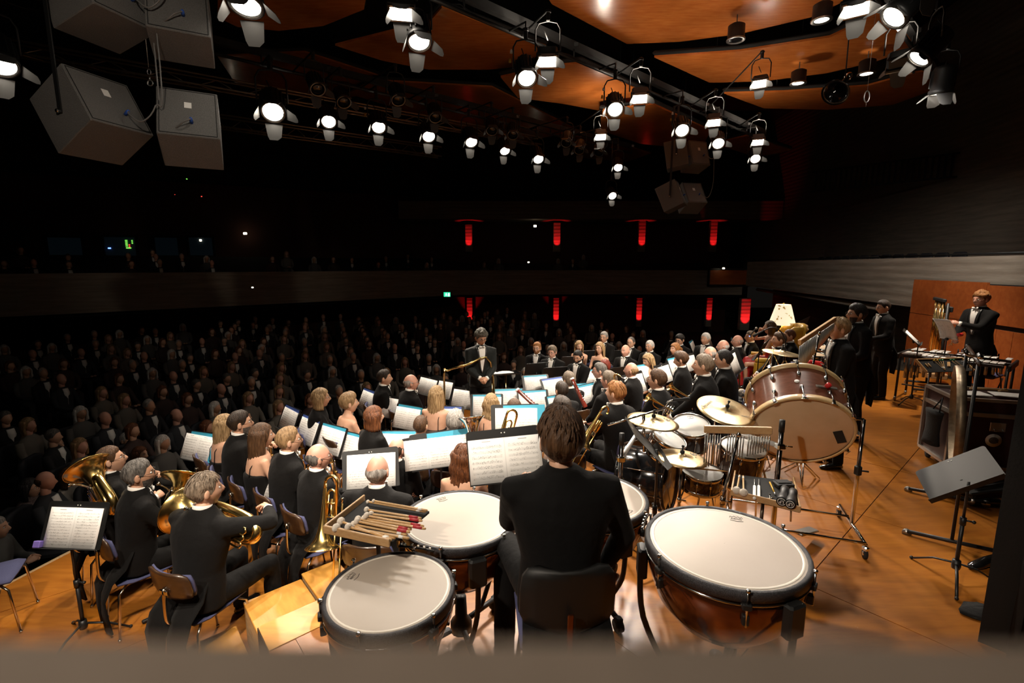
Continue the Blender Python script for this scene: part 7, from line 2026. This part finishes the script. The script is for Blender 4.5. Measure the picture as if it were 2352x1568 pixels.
# tubular bells
c = att(2150, 850, 9.4); c.z = .55
t = thing('tubular_bells', 'tall rack of brass tubular bells before the cherry wall', 'tubular bells', c, R(-60))
for k in range(9):
    for row in (0, 1):
        if row and k in (2, 6): continue
        x = -.30 + .075 * k + row * .03; L = 1.30 - .04 * k
        zt = 1.62 + .12 * row
        mb = MB(); mb.tube([(x, .07 * row, zt), (x, .07 * row, zt - L)], .019, 10); mb.build('bell_tube', M['goldtube'], t)
mb = MB(); mb.box((0, .0, 1.60), (.74, .10, .10), bev=.01); mb.box((0, .09, 1.76), (.74, .06, .06), bev=.01); mb.build('top_rail', M['black'], t)
for sx in (-1, 1):
    mb = MB(); mb.tube([(sx * .40, .04, .06), (sx * .40, .04, 1.72)], .022, 8); mb.build('upright', M['black'], t)
    mb = MB(); mb.tube([(sx * .40, -.30, .06), (sx * .40, .38, .06)], .022, 8); mb.build('foot', M['black'], t)
    for sy in (-.28, .36):
        mb = MB(); mb.tube([(sx * .40 - .012, sy, .035), (sx * .40 + .012, sy, .035)], .035, 12); mb.build('caster', M['steel'], t)
mb = MB(); mb.box((0, .05, .34), (.80, .30, .10), bev=.01); mb.build('lower_box', M['traywood'], t)
# vibraphone
c = onz(2195, 818, 1.42); c = Vector((c.x, c.y, .55))
t = thing('vibraphone', 'silver-barred vibraphone with a mallet shelf in front', 'vibraphone', c, R(52))
for k in range(15):
    L = .40 - .012 * k; x = -.62 + .086 * k
    mb = MB(); mb.box((x, -.17, .865), (.074, L * .92, .014), bev=.003); mb.build('bar', M['vibbar'], t)
    if k % 7 not in (2, 6):
        mb = MB(); mb.box((x + .043, .17, .90), (.070, L * .85, .014), bev=.003); mb.build('bar', M['vibbar'], t)
    mb = MB(); mb.tube([(x, -.15, .82), (x, -.15, .82 - .42 + .02 * k)], .022, 8); mb.build('resonator', M['steel'], t)
for y in (-.36, 0.0, .36):
    mb = MB(); mb.box((0, y, .83), (1.38 - abs(y) * .3, .03, .05), bev=.006); mb.build('rail', M['black'], t)
for sx in (-1, 1):
    mb = MB(); mb.box((sx * .70, 0, .82), (.04, .80, .10), bev=.01); mb.build('end_board', M['black'], t)
    for sy in (-1, 1):
        mb = MB(); mb.tube([(sx * .68, sy * .30, .80), (sx * .68, sy * .33, .08)], .018, 8); mb.build('leg', M['black'], t)
        mb = MB(); mb.tube([(sx * .68 - .014, sy * .33, .042), (sx * .68 + .014, sy * .33, .042)], .042, 14); mb.build('caster', M['steel'], t)
mb = MB(); mb.tube([(-.68, .0, .25), (.68, 0, .25)], .014, 8); mb.box((0, -.2, .12), (.5, .06, .02)); mb.build('pedal_bar', M['black'], t)
c2 = onz(2168, 838, 1.36)
t = thing('mallet_shelf', 'slanted black mallet shelf with yellow-wood ends before the vibraphone', 'shelf', (c2.x, c2.y, .55), R(-8))
Ms = TR((0, 0, .80)) @ Matrix.Rotation(R(38), 4, 'X')
mb = MB(Ms); mb.box((0, 0, 0), (.86, .26, .014)); mb.build('shelf_board', M['felt'], t)
for sx in (-1, 1):
    mb = MB(Ms); mb.box((sx * .435, 0, .014), (.016, .27, .04)); mb.build('end_strip', M['traywood'], t)
mb = MB(Ms); mb.box((0, .13, .014), (.86, .012, .035)); mb.build('edge_strip', M['traywood'], t)
mb = MB(); mb.tube([(-.25, 0, .0), (-.25, 0, .78)], .012, 8); mb.tube([(.25, 0, 0), (.25, 0, .78)], .012, 8); mb.build('legs', M['steel'], t)
Mw = TR((c2.x, c2.y, .55)) @ Matrix.Rotation(R(8), 4, 'Z') @ Ms
for k, (x, dx, m_, lb) in enumerate(((-.13, .05, 'yellow', 'yellow-headed mallet, left of the shelf'), (-.07, .0, 'yellow', 'yellow-headed mallet beside the left one'), (-.02, -.05, 'greenshell', 'green-headed mallet crossing the yellow ones'), (.03, -.10, 'greenshell', 'second green-headed mallet crossing the yellow ones'), (.18, .08, 'greenshell', 'green-headed mallet towards the right end of the shelf'), (.24, .08, 'greenshell', 'rightmost green-headed mallet on the shelf'))):
    mallet(Mw @ Vector((x, .09, .030)), Mw @ Vector((x + dx, -.10, .016)), .018, lb, headm=m_, sr=.004, group='mallets on the vibraphone shelf')
for x, lb in ((-.33, 'left'), (-.28, 'right')):
    A, B = Mw @ Vector((x, .04, .02)), Mw @ Vector((x, -.03, .02)); mb = MB(); mb.lathe([(.009, 0), (.011, .004), (.011, (B - A).length), (.008, (B - A).length + .003)], 10)
    o = mb.build('wooden_clave', M['stick'], label=lb + ' one of two short pale wooden pegs on the mallet shelf', cat='peg'); o.matrix_world = aim(A, B - A)
for k, x in enumerate((.06, .09)):
    A, B = Mw @ Vector((x - .03, -.04, .02)), Mw @ Vector((x + .04, .05, .02)); mb = MB(); mb.lathe([(.008, 0), (.010, .004), (.010, (B - A).length), (.007, (B - A).length + .003)], 10)
    o = mb.build('wooden_stick', M['stick'], label=('front', 'rear')[k] + ' of two thick pale sticks mid-shelf', cat='stick'); o.matrix_world = aim(A, B - A)
# scores of the mallet player
def loose_sheet(p, az, tilt, w, h, lab, bendy=.03):
    mb = MB(); rows = []
    for i in range(7):
        y = h * i / 6; rows.append([Vector((-w / 2 + w * j / 6, y, bendy * sin(pi * i / 6) + .01 * sin(j))) for j in range(7)])
    mb.loft([r + [q - Vector((0, 0, .002)) for q in reversed(r)] for r in reversed(rows)], True)
    o_ = mb.build('loose_score', M['score1'], label=lab, cat='sheet music'); o_.matrix_world = TR(p) @ Matrix.Rotation(-R(az), 4, 'Z') @ Matrix.Rotation(R(90 - tilt), 4, 'X')
loose_sheet(loc('q5', -.02, .62, 1.16), -96, 30, .30, .40, 'curled score held up by the curly-haired mallet player')
tt = thing('clip_stand', 'thin black stand under the mallet player score', 'stand', (loc('q5', -.02, .66, 0)))
mb = MB(); mb.tube([(0, 0, .05), (0, 0, 1.16)], .010, 8); mb.build('pole', M['black'], tt)
mb = MB(); mb.sphere((0, 0, 1.16), .03, 8, 6); mb.build('clip', M['black'], tt)
for k in range(3):
    an = 2 * pi * k / 3; mb = MB(); mb.tube([(0, 0, .18), (.22 * cos(an), .22 * sin(an), .01)], .009, 6); mb.build('leg', M['black'], tt)
music_stand(2138, 770, 1.55, 'black stand with a white score seen edge-on left of the vibraphone', az=-49, base=.55, sheet='two', folder=None, tilt=45, pos=tuple(att(2112, 770, 8.3)))
for k, (dv_, nm) in enumerate(((Vector((-.10, -.08, .16)), 'tilted left'), (Vector((.05, -.10, .18)), 'upright'))):
    h0 = loc('q5', .10 - .02 * k, .42, 1.10); d = dv_.normalized()
    t = thing('chime_mallet', 'red cylinder-headed mallet, ' + nm + ', in the curly-haired player hand', 'mallet', M=aim(h0 - d * .10, d), group='red chime mallets')
    mb = MB(); mb.lathe([(.007, 0), (.008, .24)], 8); mb.build('handle', M['stick'], t)
    mb = MB(); mb.tube([(-.055, 0, .25), (.055, 0, .25)], .032, 14); mb.build('mallet_head', M['red'], t)
# upholstered chair by the wall
c = onz(2300, 905, .55) + Vector((-.75, -.3, 0))
t = thing('stacking_chair', 'black-framed armchair with a blue seat before the cherry wall', 'chair', c, R(60))
mb = MB(); mb.box((0, 0, .46), (.50, .48, .07), bev=.025); mb.build('seat', M['blueseat'], t)
mb = MB(); mb.box((0, -.25, .74), (.46, .06, .36), Matrix.Rotation(R(8), 3, 'X'), .025); mb.build('backrest', M['blueseat'], t)
for sx in (-1, 1):
    mb = MB(); mb.tube(smooth_path([(sx * .26, .22, 0), (sx * .27, .0, .44), (sx * .27, -.24, .56), (sx * .27, -.28, .9)], 4), .012, 8); mb.build('leg', M['black'], t)
    mb = MB(); mb.tube([(sx * .26, -.26, 0), (sx * .27, .10, .42)], .012, 8); mb.build('leg', M['black'], t)
    mb = MB(); mb.tube(smooth_path([(sx * .28, .16, .45), (sx * .28, .20, .64), (sx * .28, .12, .67), (sx * .28, -.25, .67)], 4), .014, 8); mb.build('armrest', M['black'], t)
# flight case on casters
c = onz(2168, 1088, .55)
dx_ = Vector((.95, -.30, 0)).normalized(); an = atan2(dx_.y, dx_.x)
t = thing('flight_case', 'maroon flight case with aluminium edges on casters at the right', 'flight case', c + Vector((0, 0, 0))); t.rotation_euler = (0, 0, an)
W, D, Hc, z0 = .95, .62, .78, .13
mb = MB(); mb.box((W / 2, D / 2, z0 + Hc / 2), (W - .02, D - .02, Hc - .02)); mb.build('body', M['caseskin'], t)
for (x0, y0, z1, x1, y1, z2) in [(0, 0, 0, 1, 0, 0), (0, 1, 0, 1, 1, 0), (0, 0, 1, 1, 0, 1), (0, 1, 1, 1, 1, 1), (0, 0, 0, 0, 1, 0), (1, 0, 0, 1, 1, 0), (0, 0, 1, 0, 1, 1), (1, 0, 1, 1, 1, 1), (0, 0, 0, 0, 0, 1), (1, 0, 0, 1, 0, 1), (0, 1, 0, 0, 1, 1), (1, 1, 0, 1, 1, 1)]:
    a = Vector((x0 * W, y0 * D, z0 + z1 * Hc)); b = Vector((x1 * W, y1 * D, z0 + z2 * Hc)); d = b - a
    mb = MB(); mb.box((a + b) / 2, (max(abs(d.x), .035), max(abs(d.y), .035), max(abs(d.z), .035))); mb.build('edge_profile', M['alu'], t)
mb = MB(); mb.box((W / 2, -.002, z0 + Hc * .78), (W, .02, .045)); mb.box((-.002, D / 2, z0 + Hc * .78), (.02, D, .045)); mb.build('lid_profile', M['alu'], t)
for x in (.42,):
    mb = MB(); mb.box((x, -.012, z0 + Hc * .62), (.14, .012, .10), bev=.003); mb.build('latch_plate', M['alu'], t)
    mb = MB(); mb.tube([(x - .04, -.025, z0 + Hc * .60), (x - .04, -.04, z0 + Hc * .57), (x + .04, -.04, z0 + Hc * .57), (x + .04, -.025, z0 + Hc * .60)], .006, 6); mb.build('latch', M['chrome'], t)
mb = MB(); mb.lathe([(.001, .0), (.075, 0), (.075, .002)], 24, aim((.40, -.012, z0 + Hc * .42), (0, -1, 0))); mb.build('round_sticker', M['paper'], t)
mb = MB(); mb.sphere((.40, -.016, z0 + Hc * .42), (.045, .003, .04), 10, 6); mb.tube([(.36, -.017, z0 + Hc * .40), (.40, -.017, z0 + Hc * .46), (.44, -.017, z0 + Hc * .39)], .006, 5); mb.build('sticker_emblem', M['mark'], t)
for x in (.07, W - .07):
    for y in (.07, D - .07):
        mb = MB(); mb.tube([(x - .014, y, .05), (x + .014, y, .05)], .05, 14); mb.build('caster_wheel', M['blackmat'], t)
        mb = MB(); mb.box((x, y, .105), (.06, .07, .05), bev=.01); mb.build('caster_fork', M['chrome'], t)
Mc = TR(c) @ Matrix.Rotation(an, 4, 'Z')
for k, (x, y, rz) in enumerate(((.25, .22, .1), (.62, .26, -.15))):
    mb = MB(); mb.box((0, 0, 0), (.30, .21, .006)); mb.box((.01, .005, .004), (.29, .20, .003), Matrix.Rotation(.04, 3, 'Z')); o = mb.build('paper_stack', M['paper'], label=('left', 'right')[k] + ' sheaf of white papers on top of the flight case', cat='papers'); o.matrix_world = Mc @ TR((x, y, z0 + Hc + .022)) @ Matrix.Rotation(rz, 4, 'Z')
mb = MB(); mb.tube([(.35, .45, z0 + Hc + .03), (.55, .50, z0 + Hc + .03), (.70, .42, z0 + Hc + .035)], .012, 8); mb.tube([(.6, .40, z0 + Hc + .03), (.72, .50, z0 + Hc + .04)], .010, 8); o = mb.build('pen_roll', M['stick'], label='thin wooden sticks lying behind the papers on the flight case', cat='sticks'); o.matrix_world = Mc
# black bag hanging at the case
mb = MB(); mb.loft([ell((-.08, .2, z), .06 + .02 * sin(z * 9), .16 + .02 * cos(z * 7), 14) for z in (.30, .36, .45, .58, .66, .70)], True); mb.tube([(-.08, .1, .68), (-.02, .2, .86), (-.06, .3, .68)], .008, 6)
o = mb.build('black_bag', M['drape'], label='black cloth bag hanging on the side of the flight case', cat='bag'); o.matrix_world = Mc
# gong on a stand, seen almost edge-on
g = att(2212, 960, 4.45); gn = Vector((.77, -.635, .06)).normalized()
t = thing('tam_tam', 'bronze tam-tam seen almost edge-on in front of the flight case', 'gong', M=aim(g, gn, (0, 0, 1)))
mb = MB(); mb.lathe([(.001, .01), (.12, .012), (.30, .0), (.46, -.006), (.485, -.02), (.48, -.075), (.47, -.075), (.472, -.025), (.44, -.014), (.001, -.004)], 48, None, False); mb.build('plate', M['gong'], t)
iv = t.matrix_world.inverted() if False else aim(g, gn, (0, 0, 1)).inverted()
s1 = Vector((-gn.y, gn.x, 0)).normalized()
t2 = thing('gong_stand', 'dark tubular gong stand with hooks and a top rail at the right', 'gong stand', (g.x, g.y, .55))
for sd in (-.55, .55):
    mb = MB(); mb.tube([s1 * sd + Vector((0, 0, .05)), s1 * sd + Vector((0, 0, g.z - .55 + .62))], .013, 8); mb.build('upright', M['black'], t2)
    mb = MB(); mb.tube([s1 * sd + gn * -.3 + Vector((0, 0, .05)), s1 * sd + gn * .3 + Vector((0, 0, .05))], .018, 8); mb.build('foot', M['black'], t2)
    for e in (-.3, .3):
        mb = MB(); w = s1 * sd + gn * e; mb.tube([w - s1 * .012 + Vector((0, 0, .035)), w + s1 * .012 + Vector((0, 0, .035))], .035, 12); mb.build('caster', M['steel'], t2)
mb = MB(); mb.tube([s1 * -.62 + Vector((0, 0, g.z - .55 + .60)), s1 * .62 + Vector((0, 0, g.z - .55 + .60))], .016, 8); mb.build('top_rail', M['seatwood'], t2)
for sd in (-.2, .2):
    mb = MB(); mb.tube([s1 * sd + Vector((0, 0, g.z - .55 + .60)), s1 * sd * .9 + Vector((0, 0, g.z - .55 + .44))], .004, 5); mb.build('cord', M['black'], t2)
for sd in (-.58, -.5):
    mb = MB(); q = s1 * sd + Vector((0, 0, g.z - .55 + .66)); mb.tube(smooth_path([q, q - gn * .06, q - gn * .10 + Vector((0, 0, .03)), q - gn * .09 + Vector((0, 0, .06))], 3), .006, 6); mb.sphere(q, .022, 8, 6); mb.build('hook', M['chrome'], t2)
# low hardware trolley at the right edge
c = onz(2275, 1160, .55)
t = thing('hardware_trolley', 'low black trolley with metal stand parts at the right edge', 'trolley', c, R(-12))
mb = MB(); mb.box((.1, .25, .14), (.75, .5, .03), bev=.008); mb.build('deck', M['black'], t)
for k in range(6):
    mb = MB(); mb.tube([(-.15 + .02 * k, .05 + .05 * k, .18 + .012 * (k % 3)), (.40, .08 + .05 * k, .18 + .012 * (k % 2))], .011, 8); mb.build('metal_tube', M['steel'] if k % 2 else M['black'], t)
for x in (-.2, .4):
    for y in (.05, .45):
        mb = MB(); mb.tube([(x - .014, y, .045), (x + .014, y, .045)], .045, 12); mb.build('caster_wheel', M['steel'], t); mb = MB(); mb.box((x, y, .10), (.05, .06, .05), bev=.008); mb.build('caster_fork', M['black'], t)
mb = MB(); mb.tube([(.42, .05, .16), (.42, .05, 1.15)], .016, 8); mb.build('handle_post', M['goldtube'], t)
# crumpled black cloth near the drape
c = onz(2262, 1408, .56); mb = MB()
rings = []
for i in range(5):
    k = i / 4; rings.append([Vector(((.16 * (1 - k) + .015 * sin(j * 2.1 + i)) * cos(2 * pi * j / 14), (.11 * (1 - k) + .015 * cos(j * 1.7 + i)) * sin(2 * pi * j / 14), .012 + .07 * k - .02 * k * k)) for j in range(14)])
mb.loft(rings, True); o = mb.build('black_cloth', M['drape'], label='crumpled black cloth on the floor beside the drape', cat='cloth'); o.location = c - Vector((0, 0, .01))
# shoes of someone behind the drape
for k, (px_, py_, rz) in enumerate(((2262, 1300, .6), (2268, 1160, .2))):
    c = onz(px_, py_, .555); mb = MB(); rings = []
    for y, w, z1 in ((-.13, .025, .05), (-.08, .038, .09), (0, .038, .08), (.08, .043, .055), (.14, .036, .04), (.165, .014, .026)):
        rings.append([Vector((w * cos(2 * pi * q / 10), y, z1 / 2 + z1 / 2 * sin(2 * pi * q / 10))) for q in range(10)])
    mb.loft(rings, True); o = mb.build('black_shoe', M['shoe'], label=('black shoe on the floor beside the near drape edge', 'black shoe below the hardware trolley')[k], cat='shoe'); o.location = c; o.rotation_euler = (0, 0, 1.2 + rz)
# tuba rest stand in front of the nearest tuba player
c = onz(412, 1395, 0.0)
t = thing('tuba_rest', 'black three-footed instrument rest with a ring before the near tuba chair', 'instrument rest', c)
mb = MB(); mb.tube([(0, 0, .04), (0, .02, .42)], .012, 8); mb.build('pole', M['black'], t)
for an in (.3, 2.2, 4.0):
    mb = MB(); mb.box((.13 * cos(an), .13 * sin(an), .02), (.27, .03, .025), Matrix.Rotation(an, 3, 'Z'), .005); mb.build('foot', M['black'], t)
mb = MB(); mb.tube([Vector((.085 * cos(q), .02 + .085 * sin(q), .43)) for q in [2 * pi * k / 20 for k in range(20)]], .006, 6, closed=True); mb.tube([(.08, .02, .43), (.14, .0, .50)], .006, 6); mb.build('ring', M['steel'], t)
# chair at the far left edge
c = onz(-20, 1440, 0); t = thing('wooden_chair', 'wooden chair cut by the left edge of the picture', 'chair', c, R(60))
CHAIR.put(t)
# ---- conductor's podium, rail and desk
rp, a_, s_ = PL['con']
t = thing('conductor_podium', 'low carpeted podium under the conductor', 'podium', (rp.x, rp.y, 0), R(-15))
mb = MB(); mb.box((0, 0, .10), (1.1, 1.1, .20), bev=.01); mb.build('box', M['blackmat'], t)
mb = MB(); mb.box((0, 0, .21), (1.1, 1.1, .02)); mb.build('carpet_top', M['felt'], t)
rl = thing('podium_rail', 'brass-coloured safety rail behind the conductor', 'rail', (rp.x, rp.y, .22), R(-15))
A, B = att(1020, 851, 7.45), att(1072, 838, 7.3)
mb = MB(); iv = (TR((rp.x, rp.y, .22)) @ Matrix.Rotation(R(15), 4, 'Z')).inverted()
mb.tube(smooth_path([iv @ Vector((A.x, A.y, .22)), iv @ Vector((A.x, A.y, A.z - .06)), iv @ (A + Vector((.05, .0, .0))), iv @ B, iv @ Vector((B.x + .35, B.y + .2, B.z)), iv @ Vector((B.x + .42, B.y + .25, .22))], 4), .016, 8); mb.build('tube', M['goldtube'], rl)
c = onz(1146, 858, 1.12)
t = thing('conductor_desk', 'wide flat black conductor desk on two brass legs', 'music desk', (c.x, c.y, 0), R(-15))
Md = TR((0, 0, c.z)) @ Matrix.Rotation(R(-8), 4, 'X')
mb = MB(Md); mb.box((0, 0, 0), (.66, .46, .014), bev=.004); mb.box((0, .225, .014), (.66, .012, .03)); mb.build('desk_top', M['blackgloss'], t)
for x in (-.12, .12):
    mb = MB(); mb.tube([(x, 0, .04), (x, 0, c.z - .02)], .013, 8); mb.build('leg', M['goldtube'], t)
mb = MB(); mb.box((0, 0, .02), (.5, .4, .04), bev=.01); mb.build('foot_plate', M['black'], t)
sc_ = thing('open_score', 'open conductor score lying on the flat desk', 'score', M=TR((c.x, c.y, 0)) @ Matrix.Rotation(R(15), 4, 'Z') @ Md @ TR((0, -.02, .012)))
for sx in (-1, 1):
    mb = MB(); mb.loft([[Vector((sx * x, y, .002 + .022 * sin(min(x / .10, 1) * 1.57) * (1 - x / .5))) for x in (0, .04, .09, .15, .22)] + [Vector((sx * x, y, 0)) for x in (.22, .15, .09, .04, 0)] for y in (-.16, 0, .16)], True); mb.build('page_block', M['score1'], sc_)
flush()
# ================================================================ AUDIENCE
def audience_mesh(k):
    rnd = random.Random(40 + k)
    fem = k % 2
    b = MB(); sk, hr, cl, sh = 0, 1, 2, 3
    rings = [ell((0, -.02 + .05 * (z - .45), z), rx, ry, 12) for z, rx, ry in ((.40, .19, .15), (.55, .18, .14), (.72, .175, .13), (.90, .20, .13), (1.0, .195, .11), (1.06, .12, .085), (1.10, .065, .065))]
    b.mi = cl; b.loft(rings, True)
    for s in (-1, 1):
        b.tube([(s * .17, 0, 1.0), (s * .215, .05, .86), (s * .22, .12, .72), (s * .14, .30, .66), (s * .05, .38, .66)], [.06, .055, .05, .045, .035], 8)
        b.tube([(s * .09, 0, .50), (s * .11, .25, .52), (s * .12, .44, .50), (s * .12, .42, .25), (s * .12, .42, .04)], [.095, .09, .075, .06, .05], 8)
        b.mi = sk; b.sphere((s * .035, .41, .665), (.035, .045, .025), 8, 5); b.mi = cl
        b.mi = 4; b.sphere((s * .12, .48, .035), (.045, .12, .035), 8, 5); b.mi = cl
    b.mi = sk; b.tube([(0, .0, 1.05), (0, .015, 1.18)], .052, 8)
    b.add([p + Vector((0, .03, 1.26)) for r in [[head_pt(-pi + 2 * pi * j / 16, min(max(pi * i / 11, .04), pi - .04), fem, 1) for j in range(16)] for i in range(12)][::-1] for p in r],
          [(r * 16 + i, r * 16 + (i + 1) % 16, (r + 1) * 16 + (i + 1) % 16, (r + 1) * 16 + i) for r in range(11) for i in range(16)])
    b.mi = hr; b.M = TR((0, .03, 1.26))
    hair_cap(b, ('short', 'long', 'recede', 'long', 'ring', 'full')[k % 6], .012, .002, nt=20, nr=6, seed=k)
    if fem: hair_fall(b, (.12, .22)[k % 4 == 1], R(70), .014, .003, k, 1.0, nt=14)
    b.M = None
    if not fem:
        b.mi = sh; b.loft([[Vector((x * w, .125 + .04 * (z - .7) - .02 * abs(x) + (.01 if z > .9 else 0) - (.03 if z > 1.0 else 0), z)) for x in (-1, 0, 1)] + [Vector((x * w, .07, z)) for x in (1, 0, -1)] for z, w in ((.72, .008), (.85, .03), (.97, .055), (1.07, .05))], True)
    return b
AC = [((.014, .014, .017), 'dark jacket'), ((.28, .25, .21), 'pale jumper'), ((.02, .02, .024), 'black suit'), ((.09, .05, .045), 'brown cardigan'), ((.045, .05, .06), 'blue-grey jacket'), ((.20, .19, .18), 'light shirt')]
AMESH = []
for k in range(6):
    b = audience_mesh(k)
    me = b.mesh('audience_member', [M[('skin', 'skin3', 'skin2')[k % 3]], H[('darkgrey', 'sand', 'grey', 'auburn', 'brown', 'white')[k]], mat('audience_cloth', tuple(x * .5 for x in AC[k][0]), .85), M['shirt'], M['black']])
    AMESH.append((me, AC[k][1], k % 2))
st = Proto()
mb = MB(); mb.box((0, .02, .42), (.50, .46, .10), bev=.03); st.add('seat_pad', mb, M['seat'])
mb = MB(); mb.loft([[Vector((w * q, -.25 - .05 * (z - .4) - .02 * (1 - q * q), z)) for q in (-1, -.5, 0, .5, 1)] + [Vector((w * q, -.31 - .05 * (z - .4), z)) for q in (1, .5, 0, -.5, -1)] for z, w in ((.35, .25), (.80, .25), (.90, .22), (.94, .15))], True); st.add('backrest', mb, M['seat'])
mb = MB(); mb.box((0, -.1, .19), (.06, .3, .38)); st.add('pedestal', mb, M['black'])
def listener(p, az, k, where, seat=True):
    me, cloth, fem = AMESH[k % 6]
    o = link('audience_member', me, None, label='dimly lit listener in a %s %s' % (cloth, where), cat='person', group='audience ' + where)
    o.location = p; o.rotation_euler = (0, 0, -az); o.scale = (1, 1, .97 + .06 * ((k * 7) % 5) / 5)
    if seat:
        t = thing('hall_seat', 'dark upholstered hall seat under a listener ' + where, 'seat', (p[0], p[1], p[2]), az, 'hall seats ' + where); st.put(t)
nl = 0
for row in range(15):
    v = -1.55 - row * .98
    zf = -.9 + .035 * row
    for k in range(-6, 34):
        u = -5.0 + k * .62 + (row % 2) * .31
        vv = lip(min(max(u, -3), 11)) + v
        p = uv(u, vv, zf)
        d = p.y * CP - (p.z + 1.2 - CZ) * SP
        if d < 3: continue
        px_ = 1176 + FPX * p.x / d
        if not (-60 < px_ < 1560): continue
        if p.y > 25.4 or p.x < -19: continue
        if random.random() < .22 + .012 * row: continue
        if px_ > 1240 and random.random() < .4: continue
        if nl >= 225: continue
        nl += 1
        a_ = atan2(CON.x - p.x, CON.y - p.y) + random.uniform(-.25, .25)
        listener(p, a_, random.randrange(6), 'in main floor row %d from the stage' % (row + 1), seat=row < 6)
for j in range(4):
    a, b = Vector((*BP[j], 0)), Vector((*BP[j + 1], 0)); nrm = Vector((-(b - a).y, (b - a).x, 0)).normalized()
    for rw in (1, 2, 3):
        n_ = int((b - a).length / .8)
        for i in range(n_):
            if random.random() < (.35, .5, .6, .8)[j]: continue
            p = a.lerp(b, (i + .5) / n_) + nrm * (rw * .95 + .1); p.z = 1.5 + .24 * (rw * .95 + .1) + .02
            if nl < 290:
                nl += 1; listener(p, atan2(CON.x - p.x, CON.y - p.y), random.randrange(6), 'in balcony row %d, %s' % (rw, ('far left', 'left', 'middle', 'right')[j]), seat=False)
# empty seats along the right gallery
for k in range(13):
    y = 12.6 + k * .62
    t = thing('hall_seat', 'empty dark seat on the right gallery behind the concrete parapet', 'seat', (wallx(y) + 1.0, y, 2.36), R(-80), 'empty gallery seats'); st.put(t)
    t2 = None
mb = MB(); mb.box((wallx(16.3) + 1.15, 16.3, 2.17), (1.3, 9.0, .37), Matrix.Rotation(R(-9), 3, 'Z')); struct('floor_gallery_step', mb, M['void'])
# ---- nearest listeners below the stage edge, seen in the spill of stage light
def near_listener(key, px, py, z, lab, **kw):
    p = onz(px, py, z); base = -.9
    a = atan2(CON.x - p.x, CON.y - p.y)
    rp = Vector((p.x - sin(a) * .06, p.y - cos(a) * .06, z - 1.26))
    person(key, lab, rp, a, name='listener', **kw)
    t = thing('hall_seat', 'dark hall seat under the ' + key, 'seat', rp, a, 'front row hall seats'); st.put(t)
M['knit'] = mat('patterned_dark_top', (.05, .03, .03), .85, var=(60, (.16, .12, .11)))
M['whiteknit'] = mat('white_sweater', (.42, .38, .33), .85, bump=(60, .3))
M['checked'] = mat('pale_check_shirt', (.30, .28, .25), .8, var=(50, (.20, .19, .18)))
M['greyjumper'] = mat('grey_jumper', (.10, .10, .095), .85)
near_listener('listener in the patterned top', 70, 1118, .10, 'woman with glasses in a dark patterned top, left of the white sweater', fem=True, hair=('bob', 'black'), outfit='top', coat='knit', glasses=True)
near_listener('listener in the white sweater', 160, 1092, .10, 'woman in a white sweater resting her chin on her hand', fem=True, hair=('bob', 'brown'), outfit='top', coat='whiteknit', hands=((.05, .22, 1.08), (-.1, .3, .62)))
near_listener('man in the pale shirt', 292, 1008, .12, 'white-haired man in a pale shirt behind the tuba players', hair=('recede', 'white'), outfit='casual', coat='checked', glasses=True)
near_listener('dark-haired listener', 322, 1042, .08, 'dark-haired woman in a dark green dress right of the pale shirt', fem=True, hair=('bob', 'auburn'), outfit='sleeveless', coat='dress')
near_listener('listener at the left edge', -8, 1210, .10, 'listener in a grey jumper cut by the left edge, holding a programme', hair=('short', 'grey'), outfit='casual', coat='greyjumper')
near_listener('second-row listener', 130, 1020, .12, 'man in a dark suit with white shirt behind the white sweater', hair=('recede', 'grey'), outfit='tails', coat='suit', tails=False)
flush()
